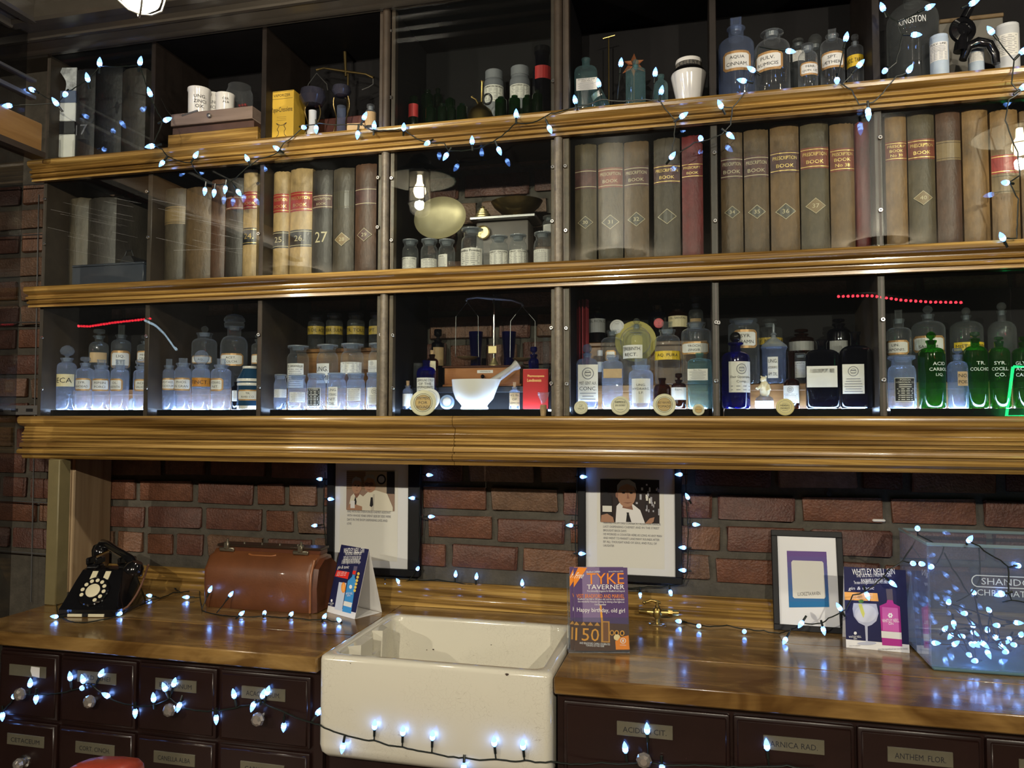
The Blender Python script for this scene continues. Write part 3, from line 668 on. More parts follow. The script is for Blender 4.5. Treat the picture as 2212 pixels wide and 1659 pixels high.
# put_text works in angle units on bent labels: scale x by the radius
_pt = put_text
def put_text(mb, t, cx, cz, w, h, m, fn, bold=0.0):
    v, fc, tw, th = tmesh(t)
    if not v: return
    K = getattr(fn, 'k', None) or CURK[0]
    kz = h/max(th, .62); kx = min(kz*1.15, (w*K)/max(tw, 1e-6))
    if kx < kz*.5: kz = kx/.5
    mb.add([fn(cx+a*kx/K, cz+b*kz) for a, b in v], fc, m)
CURK = [1.0]
def bottle(name, label, x0, x1, yt, yl, ys, y, zb, gm, stop=None, nr=.5, lr=.66, lab=None, rect=None, group=None, cat='bottle', sg=None, zn=None, fill=None, flare=0, rot=None, sxd=None):
    ym = (yl+ys)/2; cxp = (x0+x1)/2; hw = (x1-x0)/2
    a, b = PY(x0, ym, y), PY(x1, ym, y); c = PY(cxp, ym, y)
    dv = Vector((CX-c.x, CY-c.y)); rz = math.atan2(dv.x, -dv.y)
    R = (b.x-a.x)/2*math.cos(rz)**1.0
    if rect: R = (b.x-a.x)/2; rz = rz*.25
    if rot is not None: rz = rot
    zl = PY(cxp, yl, y).z-zb; zs = PY(cxp, ys, y).z-zb; zt = PY(cxp, yt, y).z-zb
    kf = (1.12 if flare else 1.0)*max(1, lr); bxx, R = clampx(c.x, R*kf); R /= kf
    t = thing(name, label, cat, (bxx, y, zb+.0006), rz, group)
    rn = R*nr; rl = R*lr; zk = zs+(zl-zs)*(zn if zn else .5)
    pr = [(R*.55, .0015), (R*.90, 0), (R, R*.14)]+[(R, zs)]
    for i in range(1, 6):
        q = PI/2*i/5; pr.append((rn+(R-rn)*math.cos(q), zs+(zk-zs)*math.sin(q)))
    lt = min(.004, (zl-zk)*.35)
    pr += [(rn, zl-lt*2.2), (rl, zl-lt), (rl, zl-lt*.3), (rl*.96, zl), (rn*.82, zl), (rn*.8, zl-lt*2)]
    if flare: pr = [(R*.55, .0015), (R*.9, 0), (R, R*.14), (R, zs), (R*1.08, zs+(zl-zs)*.5), (R*1.12, zl), (R*1.05, zl)]
    mb = MB(); sy = 1.0
    if rect: mb.lathe(pr[:4], gm, 28, sy=rect, pw=6.0, caps=False, ph=.5); 
    if rect:
        # shoulders go from the squared body to the round neck
        rings = []
        n = 28
        for j, (r, z) in enumerate(pr[3:]):
            p_ = max(2.0, 6.0-4.0*j/5) if j < 6 else 2.0; q = rect+(1-rect)*min(1, j/5) if r > rn else 1.0
            rg = []
            for k in range(n):
                an = 2*PI*(k+.5)/n; ca, sa = math.cos(an), math.sin(an); s_ = (abs(ca)**p_+abs(sa)**p_)**(-1/p_)
                yy = r*q*sa*s_; yy = max(-R*rect, min(R*rect, yy)); rg.append((r*ca*s_, yy, z))
            rings.append(rg)
        loops(mb, rings, gm, capa=False, capb=False)
        rg = [(R*.9*math.cos(2*PI*(k+.5)/n), R*rect*.9*math.sin(2*PI*(k+.5)/n), .001) for k in range(n)]; mb.add(rg, [tuple(range(n))], gm)
    else: mb.lathe(pr, gm, 26, caps=False); mb.lathe([(R*.55, .0015), (.001, .004)], gm, 26, caps=False)
    body = obj('body', mb, t, ang=50)
    if fill:
        fb = MB(); fb.lathe([(R*.9, .004), (R*.92, zs*fill[0])], fill[1], 20, sy=rect or 1, pw=6.0 if rect else 2.0); obj('contents', fb, t)
    sg = sg or gm
    if stop:
        h = max(.004, zt-zl); sb = MB(); w = rn*.78
        if stop not in ('cork', 'cap'): sb.lathe([(w*.85, -lt*3), (w, 0)], G_FROST if gm not in (G_COB, G_DARK, G_AMB, G_GREEN, G_DGREEN) else sg, 16)
        if stop == 'tab':
            tw = w*.95; sb.box(-tw, -tw*.6, -.0022, .0022, 0, h, sg, c=.0008); sb.box(tw*.6, tw, -.0022, .0022, 0, h, sg, c=.0008); sb.box(-tw, tw, -.0022, .0022, h*.8, h, sg, c=.0008); sb.box(-tw*.8, tw*.8, -.0012, .0012, .0, h*.85, sg)
        elif stop == 'ball': r = h/2*1.02; sb.lathe([(w*.7, 0), (w*.5, h*.12)], sg, 14); sb.ball((0, 0, h*.52), r, sg)
        elif stop == 'facet': r = h/2*1.05; sb.lathe([(w*.6, 0), (w*.45, h*.15), (r*.8, h*.3), (r, h*.55), (r*.75, h*.85), (r*.3, h)], sg, 8)
        elif stop == 'disc': sb.lathe([(w*.6, 0), (w*.55, h*.25), (rl*.9, h*.4), (rl*.95, h*.85), (rl*.8, h)], sg, 18)
        elif stop == 'dome': sb.lathe([(rl*1.0, 0), (rl*1.05, h*.25), (rl*.92, h*.32), (rl*1.1, h*.45), (rl*1.05, h*.65), (rl*.75, h*.88), (rl*.25, h)], sg, 20)
        elif stop == 'flat': sb.lathe([(rl*.9, 0), (rl, h*.2), (rl, h*.8), (rl*.9, h)], sg, 20)
        elif stop == 'cork': sb.lathe([(w*.9, -.004), (w*1.05, h)], CORKM, 14)
        elif stop == 'cap': sb.lathe([(rl*1.05, -.006), (rl*1.05, h*.9), (rl*.9, h)], sg, 18)
        elif stop == 'cone': sb.lathe([(R*1.1, 0), (R*1.05, h*.08), (R*.42, h*.34), (R*.2, h*.42), (R*.17, h*.50), (R*.28, h*.55), (R*.10, h*.62), (R*.11, h*.9), (R*.04, h)], sg, 22)
        obj('stopper', sb, t, loc=(0, 0, zl), ang=25 if stop == 'facet' else 45)
    for L in ([lab] if isinstance(lab, tuple) else (lab or [])):
        la, lb_, l0, l1, st, tx = L
        dep = R*rect if rect else None
        yf = y-(R*rect if rect else R)
        za, zb_ = PY(cxp, la, yf).z-zb, PY(cxp, lb_, yf).z-zb
        CURK[0] = R if not rect else R
        if rect:
            pa = (PY(l0, la, yf).x-c.x)/R; pb = (PY(l1, la, yf).x-c.x)/R
            put_label(t, R, (st, tx), pa, pb, zb_, za, depth=dep)
        else: put_label(t, R, (st, tx), (l0-cxp)/hw, (l1-cxp)/hw, zb_, za)
    return t
GB, GM_, GT = 'bottles on the bottom tier', 'jars on the middle tier', 'bottles on the top tier'
YF, YM, YB = .397, .468, .552
B_ = bottle
# --- bottom tier, first bay
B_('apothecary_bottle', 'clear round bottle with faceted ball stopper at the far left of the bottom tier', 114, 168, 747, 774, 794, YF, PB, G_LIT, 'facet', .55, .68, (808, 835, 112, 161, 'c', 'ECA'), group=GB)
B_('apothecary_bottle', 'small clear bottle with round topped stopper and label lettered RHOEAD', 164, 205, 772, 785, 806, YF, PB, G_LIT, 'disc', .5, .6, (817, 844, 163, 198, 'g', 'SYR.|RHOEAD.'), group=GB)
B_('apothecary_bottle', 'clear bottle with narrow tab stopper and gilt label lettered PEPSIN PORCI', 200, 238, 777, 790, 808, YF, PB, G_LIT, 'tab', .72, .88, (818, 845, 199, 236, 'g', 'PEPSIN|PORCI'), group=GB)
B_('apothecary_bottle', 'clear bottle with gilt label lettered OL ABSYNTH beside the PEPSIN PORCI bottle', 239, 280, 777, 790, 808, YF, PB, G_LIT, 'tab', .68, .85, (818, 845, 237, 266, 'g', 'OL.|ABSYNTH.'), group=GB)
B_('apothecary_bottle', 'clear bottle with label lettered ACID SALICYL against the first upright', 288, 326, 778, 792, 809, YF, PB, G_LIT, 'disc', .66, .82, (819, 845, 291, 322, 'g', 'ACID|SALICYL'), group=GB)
B_('apothecary_bottle', 'dusty bottle with plain tan wooden label behind the small stoppered bottles', 192, 236, 712, 726, 752, YM, STEP1, G_DIM, 'disc', .42, .62, (761, 783, 195, 231, 't', ''), group=GB)
B_('apothecary_bottle', 'tall clear bottle with hollow square stopper and gilt label lettered LIQ ET', 240, 284, 702, 724, 745, YM, STEP1, G_DIM, 'tab', .45, .6, (757, 795, 241, 282, 'g', 'LIQ.|ET.'), group=GB)
B_('apothecary_bottle', 'clear back bottle half hidden by the first upright with label lettered MIST CREA', 296, 336, 725, 738, 750, YM, STEP1, G_DIM, 'disc', .45, .6, (758, 783, 297, 330, 'g', 'MIST.|CREA.'), group=GB)
sh = MB(); sh.lathe([(.011, 0), (.013, .006), (.010, .016), (.013, .024), (.010, .034), (.004, .040)], G_FROST, 14)
p = PY(272, 870, .37); o = obj('glass_stopper', sh, loc=(p.x, .40, PB)); o['label'] = 'loose pale glass stopper standing by the OL ABSYNTH bottle'; o['category'] = 'stopper'
# --- second bay
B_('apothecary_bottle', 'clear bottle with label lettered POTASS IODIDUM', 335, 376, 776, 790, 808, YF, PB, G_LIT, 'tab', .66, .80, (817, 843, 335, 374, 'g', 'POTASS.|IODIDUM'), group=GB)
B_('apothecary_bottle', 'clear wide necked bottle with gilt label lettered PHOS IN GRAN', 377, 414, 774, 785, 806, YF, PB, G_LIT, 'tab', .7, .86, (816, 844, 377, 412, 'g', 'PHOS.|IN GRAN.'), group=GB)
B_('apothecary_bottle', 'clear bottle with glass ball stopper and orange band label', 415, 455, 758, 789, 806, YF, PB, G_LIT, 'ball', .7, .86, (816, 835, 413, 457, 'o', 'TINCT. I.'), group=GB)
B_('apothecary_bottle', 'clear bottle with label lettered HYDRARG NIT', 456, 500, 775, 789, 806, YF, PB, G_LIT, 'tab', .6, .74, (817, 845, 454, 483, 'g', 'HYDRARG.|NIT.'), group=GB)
B_('medicine_bottle', 'small dark bottle with white label behind the blue banded jar', 500, 524, 812, 826, 838, .408, PB, G_DARK, None, .5, .6, (844, 867, 502, 521, 's', 'IN THE'), group=GB)
B_('apothecary_bottle', 'large clear back bottle with faceted stopper behind the POTASS IODIDUM bottle', 414, 470, 705, 720, 745, .478, STEP1, G_CLEAR, 'facet', .55, .66, (768, 785, 416, 458, 'g', 'AQ.'), group=GB)
B_('apothecary_bottle', 'large clear bottle with big glass dome stopper and label lettered ACET COLCH', 476, 536, 679, 706, 748, .480, STEP1, G_CLEAR, 'dome', .5, .72, (763, 790, 478, 526, 'g', 'ACET.|COLCH.'), group=GB)
B_('apothecary_bottle', 'clear back bottle cut by the second upright with label lettered FL LIN', 543, 582, 724, 734, 750, YM, STEP1, G_DIM, 'disc', .5, .66, (765, 786, 544, 578, 'g', 'FL.|LIN.'), group=GB)
NAVY = mat('navy_glaze', (.012, .05, .11), .12, coat=.5)
def banded_jar():
    a, b = PY(516, 850, .397), PY(562, 850, .397); cx, R = clampx((a.x+b.x)/2, (b.x-a.x)/2*1.04); R /= 1.04
    t = thing('banded_jar', 'navy blue pottery jar with white bands and a tapering neck', 'jar', (cx, .397, PB+.0005), .55)
    Z = lambda py: PY(540, py, .397).z-PB
    def seg(nm, pts, m):
        mb = MB(); mb.lathe([(r*R, Z(q)) for r, q in pts], m, 28); return obj(nm, mb, t)
    seg('foot_band', [(.97, 884), (1, 877)], PORC); seg('body', [(1, 877), (1, 834)], NAVY); seg('white_band', [(1.0, 834), (1.02, 831), (1.0, 828)], PORC)
    seg('shoulder', [(1.0, 828), (1.03, 825)], NAVY); seg('white_band', [(1.03, 825), (1.04, 822), (1.02, 819)], PORC)
    seg('neck', [(1.0, 819), (.80, 808), (.58, 797)], NAVY); seg('white_band', [(.58, 797), (.60, 795), (.58, 792), (.3, 791)], PORC)
    CURK[0] = R; put_label(t, R, ('g', 'TR.|RHEI CO.'), -.88, .75, Z(866), Z(843))
banded_jar()
# --- third bay
GJ = 'wide mouthed jars with printed paper labels in the third bay'
for (x0, x1, yl, ys, lab, nm) in [
    (581, 621, 812, 836, (841, 859, 583, 619, 's', 'LIQ. AMMON. FORT.'), 'low clear jar with a broad small print label at the left of the third bay'),
    (622, 662, 813, 836, (847, 869, 626, 659, 's', 'LIQ. CALCIS'), 'low clear jar with a crooked white label second in the third bay'),
    (663, 704, 810, 834, (838, 878, 665, 692, 'k', 'GLYCERIN'), 'low clear jar with a black printed label in the third bay'),
    (706, 748, 809, 833, (836, 879, 710, 729, 'w', 'UNG.|HYDRARG.|NIT.|DIL.'), 'low clear jar with a tall white label lettered UNG HYDRARG NIT DIL'),
    (749, 789, 809, 833, (839, 866, 750, 779, 's', 'PULV. ACACIÆ'), 'low clear jar with a square white label right of the UNG HYDRARG NIT DIL jar'),
    (791, 832, 808, 832, (837, 874, 794, 826, 'e', ''), 'low clear jar with an emblem label against the double post')]:
    B_('ointment_jar', nm, x0, x1, yl-3, yl, ys, YF, PB, G_LIT, 'flat', .82, .94, lab, group=GB, cat='jar', sg=G_FROST)
for (x0, x1, yl, ys, lab, nm) in [
    (620, 668, 749, 779, (785, 838, 622, 656, 's', 'EX. SARSAPARILLA'), 'large jar with a long white label at the left of the second step'),
    (684, 731, 747, 778, (785, 828, 685, 711, 'w', 'UNG.|ELEMI'), 'large jar with a label lettered UNG ELEMI on the step'),
    (736, 786, 745, 776, (782, 808, 736, 781, 's', 'EX. STRAMONII, IN.'), 'large jar with a broad label lettered EX STRAMONII on the step'),
    (796, 842, 744, 775, (778, 806, 796, 818, 'e', ''), 'large jar with an emblem label beside the double post on the step')]:
    B_('ointment_jar', nm, x0, x1, yl-2, yl+1, ys, YM, STEP1, G_CLEAR, 'flat', .74, .98, lab, group=GB, cat='jar', sg=G_FROST)
for (x0, x1, yl, ys, tx) in [(665, 701, 684, 702, 'TR. CHL. ACET.'), (704, 741, 680, 698, 'FERR. SULPH.'), (750, 788, 680, 699, 'TR. TOLU.'), (797, 834, 679, 698, 'SPT. MYR.')]:
    B_('banded_bottle', 'clear bottle with yellow band lettered %s on the highest step' % tx.replace('.', ''), x0, x1, yl-2, yl+3, ys, YB, STEP2, G_DIM, 'flat', .72, .88, (704, 722, x0, x1, 'Y', tx), group=GB)
# --- fourth bay
B_('medicine_bottle', 'tiny clear bottle with cork and white label at the left of the middle bay', 870, 892, 823, 833, 846, YF, PB, G_LIT, 'cork', .45, .62, (851, 878, 870, 891, 'w', ''), group=GB)
B_('poison_bottle', 'cobalt blue bottle with white directions label left of the mortar', 900, 942, 777, 779, 806, YF+.006, PB, G_COB, None, .36, .40, (816, 868, 901, 938, 's', 'COMPOUND SYRUP|OF THE|HYPOPHOSPHITES'), group=GB)
B_('poison_bottle', 'dark amber bottle with cream label behind the cobalt blue bottle', 920, 947, 757, 766, 783, YM, STEP1-.004, G_AMB, 'cork', .42, .5, (780, 808, 926, 941, 'c', ''), group=GB)
B_('poison_bottle', 'tall nearly black stoppered bottle with long tan label in the middle bay corner', 932, 960, 712, 734, 745, .585, STEP1, G_DARK, 'disc', .55, .66, (750, 790, 936, 958, 't', ''), group=GB)
B_('glass_beaker', 'small clear beaker behind the cobalt blue bottle', 893, 912, 784, 785, 800, .49, STEP1, G_CLEAR, None, .95, 1.0, None, group=GB, cat='beaker')
B_('medicine_bottle', 'tiny bottle with cork and handwritten tan label right of the mortar', 1100, 1123, 826, 836, 848, YF, PB, G_LIT, 'cork', .36, .5, (849, 877, 1101, 1122, 't', 'of J. Ess|OF|LEMON'), group=GB)
B_('poison_bottle', 'cobalt stoppered bottle standing behind the red book', 1142, 1164, 750, 766, 784, YM, STEP1, G_COB, 'disc', .6, .75, None, group=GB)
B_('glass_cylinder', 'slim tall clear cylinder behind the red book', 1173, 1186, 727, 730, 745, .52, STEP1, G_CLEAR, None, .9, 1.05, None, group=GB, cat='cylinder')
for i, (x0, x1, lb) in enumerate(((1013, 1043, 'cobalt blue tapered tumbler behind the left pan of the balance'), (1084, 1115, 'cobalt blue tapered tumbler right of the balance pillar'))):
    a, b = PY(x0, 718, .582), PY(x1, 718, .582); R = (b.x-a.x)/2; zbx = PY(1040, 790, .49).z+.0005; h = PY((x0+x1)/2, 717, .582).z-zbx
    t = thing('tumbler', lb, 'tumbler', ((a.x+b.x)/2, .582, zbx), 0, 'cobalt tumblers by the balance')
    mb = MB(); mb.lathe([(R*.72, 0), (R*.74, h*.1), (R*.70, h*.25), (R, h), (R*.93, h), (R*.62, h*.27)], G_COB, 24); obj('body', mb, t)
# --- fifth bay
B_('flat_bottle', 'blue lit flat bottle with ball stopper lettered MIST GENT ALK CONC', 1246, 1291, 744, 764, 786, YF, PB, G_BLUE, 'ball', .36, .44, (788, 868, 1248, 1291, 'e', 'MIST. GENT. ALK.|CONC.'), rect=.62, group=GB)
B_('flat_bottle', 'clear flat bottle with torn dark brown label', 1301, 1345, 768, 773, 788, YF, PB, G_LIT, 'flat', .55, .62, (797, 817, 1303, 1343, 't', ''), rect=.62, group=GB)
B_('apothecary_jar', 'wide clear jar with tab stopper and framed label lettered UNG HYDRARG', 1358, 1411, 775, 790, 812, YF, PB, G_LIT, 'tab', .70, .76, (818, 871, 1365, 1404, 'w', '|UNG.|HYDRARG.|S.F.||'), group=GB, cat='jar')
B_('amber_bottle', 'small amber bottle without label behind the round ointment lid', 1412, 1449, 814, 817, 842, YF+.01, PB, G_AMB, None, .38, .46, None, group=GB)
B_('amber_bottle', 'small amber bottle with glass stopper and white label', 1450, 1482, 807, 821, 834, YF, PB, G_AMB, 'disc', .42, .52, (837, 864, 1450, 1482, 'w', 'Expec.||'), group=GB)
B_('flat_bottle', 'pale aqua bottle with a crooked paper label at the right of the fifth bay', 1485, 1537, 760, 763, 784, YF, PB, G_AQUA, None, .30, .36, (797, 822, 1485, 1529, 's', 'Ferr. Tart.'), rect=.75, group=GB, zn=.42)
B_('apothecary_bottle', 'tall clear bottle with small stopper and split white label in the fifth bay', 1345, 1405, 688, 702, 728, .455, STEP1, G_DIM, 'ball', .26, .36, (745, 774, 1346, 1387, 'w', 'TEREBINTH.|RECT.'), group=GB, zn=.6)
B_('apothecary_bottle', 'dusty bottle with shield label behind the torn label bottle', 1297, 1346, 714, 717, 742, YM, STEP1, G_DIM, 'flat', .36, .44, (757, 780, 1308, 1330, 'g', 'COPAIB.'), group=GB)
B_('apothecary_bottle', 'clear wide necked bottle with bright yellow band lettered AQ PURA', 1414, 1469, 695, 713, 738, .465, STEP1, G_CLEAR, 'tab', .58, .66, (758, 777, 1413, 1470, 'y', 'AQ. PURA'), group=GB)
B_('apothecary_bottle', 'broad clear bottle with white and gilt label lettered TROCH ZINGIB', 1471, 1536, 697, 700, 722, .462, STEP1, G_CLEAR, 'flat', .58, .64, (738, 765, 1473, 1530, 'g', 'TROCH.|ZINGIB.'), group=GB)
B_('apothecary_bottle', 'back bottle with cream label lettered OL SANTAL', 1443, 1485, 656, 668, 682, YB, STEP2, G_AMB, 'disc', .62, .74, (682, 706, 1444, 1484, 'c', 'OL. SANTAL.||'), group=GB)
B_('apothecary_bottle', 'back bottle with grey label lettered OL RICIN at the left of the fifth bay', 1271, 1308, 663, 672, 686, YB, STEP2, G_DARK, 'disc', .6, .72, (688, 718, 1273, 1307, 'G', 'OL. RICIN. C.||'), group=GB)
B_('apothecary_bottle', 'back bottle with red round seal and no stopper', 1400, 1442, 655, 660, 690, YB, STEP2, G_DARK, None, .6, .72, None, group=GB)
B_('apothecary_bottle', 'back bottle with tall glass stopper behind the TROCH ZINGIB bottle', 1487, 1519, 641, 657, 680, YB, STEP2, G_DIM, 'disc', .6, .7, (688, 697, 1491, 1514, 't', ''), group=GB)
B_('glass_vial', 'slim clear vial with white cap behind the MIST GENT ALK CONC bottle', 1289, 1303, 757, 765, 775, .47, STEP1, G_CLEAR, 'cap', .7, .8, (782, 804, 1291, 1302, 'w', ''), group=GB, sg=PORC)
# --- sixth bay
B_('poison_bottle', 'tall cobalt blue bottle with white label and black ball stopper', 1558, 1620, 718, 741, 776, YF, PB, G_COB, 'ball', .36, .56, (781, 848, 1574, 1619, 'e', 'Elixir Glycerophos.|Comp.'), group=GB, sg=BLACK, zn=.45)
B_('specie_jar', 'blue white show jar with conical lid in the sixth bay', 1645, 1698, 699, 751, 757, YM, STEP1, G_BLUE, 'cone', .9, 1.0, (771, 817, 1658, 1680, 'w', 'UNG.|HYDRARG.|AM. DIL.'), group=GB, cat='jar', flare=1, sg=G_FROST)
B_('amber_bottle', 'amber bottle with a long knobbly neck and pale blue emblem label', 1692, 1727, 759, 763, 832, YF+.015, PB, G_AMB, 'flat', .42, .48, (833, 871, 1692, 1725, 'e', ''), group=GB, zn=.2)
B_('medicine_flask', 'black glass flask with white and pink label lettered LIQ ALBUM CONC', 1739, 1811, 732, 735, 770, YF, PB, G_DARK, None, .28, .36, [(791, 837, 1743, 1809, 'w', ''), (797, 806, 1750, 1803, 'w', '')], rect=.5, group=GB, zn=.42)
B_('medicine_flask', 'black glass flask with rounded white emblem label at the right of the sixth bay', 1812, 1884, 715, 718, 766, YF, PB, G_DARK, None, .28, .36, (787, 851, 1821, 1868, 'e', ''), rect=.5, group=GB, zn=.4)
B_('apothecary_bottle', 'back bottle with gilt and white label lettered SYR RHAMN', 1572, 1640, 690, 694, 706, .462, STEP1, G_DIM, 'flat', .8, .9, (712, 752, 1584, 1634, 'g', 'SYR.|RHAMN.'), group=GB)
B_('banded_bottle', 'back bottle with aged yellow band behind the show jar', 1634, 1690, 690, 700, 714, YB, STEP1, G_DIM, 'disc', .45, .6, (729, 744, 1634, 1690, 'Y', 'TRY. BRYONIÆ'), group=GB)
B_('apothecary_bottle', 'amber back bottle with grey label and gilt shoulder', 1704, 1758, 712, 722, 734, YB, STEP1, G_AMB, 'disc', .45, .6, (737, 757, 1704, 1757, 'G', ''), group=GB)
B_('glass_jar', 'small clear jar with blue printed label behind the knobbly amber bottle', 1715, 1742, 764, 768, 778, .475, STEP1, G_CLEAR, 'flat', .8, .9, (781, 816, 1717, 1741, 's', 'ANTIC'), group=GB, cat='jar')
B_('apothecary_bottle', 'dark back bottle with a grey diamond label behind the black flasks', 1785, 1838, 690, 700, 720, YB, STEP1, G_DARK, 'disc', .4, .55, (736, 762, 1792, 1830, 'G', ''), group=GB)
# --- seventh bay
B_('apothecary_bottle', 'clear square shouldered bottle with label lettered LIN SAPONIS', 1914, 1968, 670, 690, 718, YM, STEP1, G_CLEAR, 'tab', .42, .48, (735, 766, 1914, 1962, 'g', 'LIN.|SAPONIS.'), group=GB, zn=.35)
B_('apothecary_jar', 'clear wide mouthed jar with black printed label in the seventh bay', 1916, 1979, 769, 773, 808, YF, PB, G_LIT, 'flat', .72, .98, (816, 868, 1932, 1974, 'k', 'POISON|HYDROCHLOR. CO.'), group=GB, cat='jar')
B_('apothecary_bottle', 'clear back bottle with sparkling crystal stopper and label lettered SALICYL M', 1967, 2042, 661, 680, 712, .500, STEP1, G_CLEAR, 'facet', .33, .4, (725, 761, 1972, 2038, 'g', '|SAL. AM:'), group=GB, zn=.55)
B_('green_bottle', 'green glass bottle lettered ACID CARBOL LIQ', 1981, 2042, 717, 736, 766, YF+.01, PB, G_GREEN, 'facet', .34, .42, (778, 818, 2003, 2042, 'd', 'ACID|CARBOL.|LIQ.'), group='lettered green bottles')
B_('medicine_bottle', 'small pale blue bottle with scraps of orange label', 2045, 2091, 753, 767, 795, YF-.005, PB, G_BLUE, 'disc', .42, .5, (803, 834, 2068, 2089, 't', 'NO.|POIS.'), group=GB)
B_('green_bottle', 'green glass bottle lettered TR COLCHICI', 2079, 2133, 718, 732, 764, YF+.012, PB, G_GREEN, 'disc', .36, .44, (776, 806, 2092, 2133, 'd', 'TR.|COLCHICI'), group='lettered green bottles')
B_('green_bottle', 'green glass bottle lettered SYR COCILL CO', 2134, 2182, 728, 738, 764, YF+.012, PB, G_GREEN, 'disc', .4, .48, (776, 818, 2140, 2178, 'd', 'SYR.|COCILL.|CO.'), group='lettered green bottles')
B_('green_bottle', 'green glass bottle lettered GLYC ACID CARB at the edge of the picture', 2184, 2240, 728, 740, 764, YF+.012, PB, G_GREEN, 'disc', .4, .48, (776, 818, 2192, 2228, 'd', 'GLYC.|ACID|CARB.'), group='lettered green bottles')
B_('banded_bottle', 'tall clear bottle with yellow band behind the TR COLCHICI bottle', 2050, 2124, 665, 682, 712, .500, STEP1, G_DIM, 'ball', .24, .32, (739, 757, 2060, 2124, 'y', 'MIST. CARD.'), group=GB, zn=.6)
B_('apothecary_bottle', 'tall clear bottle with knob stopper behind the SYR COCILL CO bottle', 2132, 2196, 654, 672, 716, .500, STEP1, G_DIM, 'ball', .28, .36, None, group=GB, zn=.5)
# pink block on the flask label
q0, q1 = PY(1745, 815, YF-.029), PY(1806, 836, YF-.029)
mb = MB(); mb.add([(q0.x, YF-.0285, q1.z), (q1.x, YF-.0285, q1.z), (q1.x, YF-.0285, q0.z), (q0.x, YF-.0285, q0.z)], [(0, 1, 2, 3)], mat('pink_print', (.68, .32, .28), .5))
PINKV = mb

# --- middle tier, brass bay
GS = 'small shop jars on the middle tier'
for (x0, x1, yt, ys, lab, lb) in [
    (866, 904, 520, 547, (555, 585, 866, 899, 's', 'AMMON. CARB.'), 'small clear shop jar with blank white label at the left of the brass scale'),
    (909, 946, 519, 546, (558, 584, 910, 944, 's', 'SODII SALICYL.'), 'small clear shop jar with low white label second from the left'),
    (947, 983, 520, 546, (549, 584, 946, 966, 's', 'ORAL'), 'small clear shop jar with narrow cream label turned left'),
    (996, 1045, 496, 530, (535, 584, 995, 1041, 's', 'Seidlitz Powders'), 'taller clear shop jar with big cream label lettered Seidlitz Powders'),
    (1058, 1098, 512, 537, (540, 572, 1058, 1097, 's', 'TABLET  CALOMEL'), 'small shop jar with TABLET label left of its twin'),
    (1100, 1138, 509, 535, (539, 570, 1100, 1138, 's', 'TABLET  CALOMEL'), 'small shop jar with TABLET label right of its twin'),
    (1153, 1192, 504, 534, (538, 570, 1153, 1186, 's', 'L Y S O L'), 'small shop jar with cream label by the right post')]:
    B_('shop_jar', lb, x0, x1, yt-1, yt+2, ys, YF-.01, S2, G_CLEAR, 'flat', .76, .96, lab, group=GS, cat='jar', sg=G_FROST)
B_('shop_jar', 'small jar standing on the back step by the right post above the cream labelled jar', 1172, 1206, 468, 472, 484, .50, S2+.085, G_DIM, 'flat', .76, .96, (484, 503, 1174, 1200, 's', 'LYSOL'), group=GS, cat='jar')
mb = MB(); q = PY(1180, 500, .50); mb.box(q.x-.03, bx(1187)-.002, .47, .55, S2+.0004, S2+.085, SHELFWOOD, c=.002); o = obj('step_block', mb); o['label'] = 'small dark wood step block by the right post behind the jars'; o['category'] = 'block'

# --- top tier
B_('apothecary_bottle', 'large blue lit bottle with square loop stopper and label lettered AQUA CINNAM', 1551, 1629, 38, 62, 104, .425, S1, G_BLUE, 'tab', .42, .52, (109, 152, 1562, 1620, 'g', 'AQUA|CINNAM.'), group=GT, zn=.4)
B_('apothecary_jar', 'wide necked bottle with label lettered PULV RUMICIS', 1629, 1706, 65, 72, 108, .43, S1, G_CLEAR, 'tab', .46, .66, (109, 150, 1632, 1690, 'g', 'PULV.|RUMICIS'), group=GT, zn=.45, cat='jar')
B_('apothecary_bottle', 'shorter clear bottle with flat stopper and label lettered FERR QUIN', 1723, 1766, 97, 102, 128, .41, S1, G_CLEAR, 'disc', .55, .66, (134, 162, 1728, 1766, 'g', 'FERR.|QUIN. CIT.'), group=GT)
B_('apothecary_bottle', 'clear bottle with upright stopper and label lettered SPT AETHER', 1771, 1824, 63, 77, 100, .425, S1, G_CLEAR, 'tab', .46, .56, (110, 146, 1773, 1822, 'g', 'SPT.|ÆTHER.'), group=GT)
B_('apothecary_bottle', 'clear bottle with yellow band label lettered SUCC TARAX', 1833, 1887, 75, 90, 107, .425, S1, G_CLEAR, 'disc', .36, .46, (116, 141, 1833, 1887, 'y', 'SUCC. TARAX.'), group=GT)
B_('apothecary_bottle', 'dim back bottle with blue lit label behind the FERR QUIN bottle', 1706, 1742, 86, 96, 106, .53, S1, G_DIM, 'disc', .6, .72, (109, 131, 1712, 1738, 's', 'EL.'), group=GT)
B_('apothecary_jar', 'dim back jar with a large mushroom stopper behind the SPT AETHER bottle', 1744, 1778, 75, 98, 112, .53, S1, G_DIM, 'dome', .7, .8, None, group=GT, cat='jar')
B_('flat_bottle', 'clear flat bottle with white label beside the double post on the top tier', 1241, 1290, 126, 128, 158, .415, S1, G_AQUA, None, .34, .40, (169, 195, 1244, 1289, 's', 'EXTRACT OF OUR|OWN MALT'), rect=.62, group=GT, zn=.4)
B_('flat_bottle', 'plain aqua panel bottle in front of the copper star', 1352, 1394, 129, 142, 156, .41, S1, G_AQUA, 'ball', .28, .36, None, rect=.6, group=GT, zn=.4)
B_('glass_beaker', 'small clear glass with narrow neck beside the white and black jar', 1412, 1443, 160, 163, 188, .42, S1, G_AQUA, None, .42, .5, None, group=GT, cat='glass')
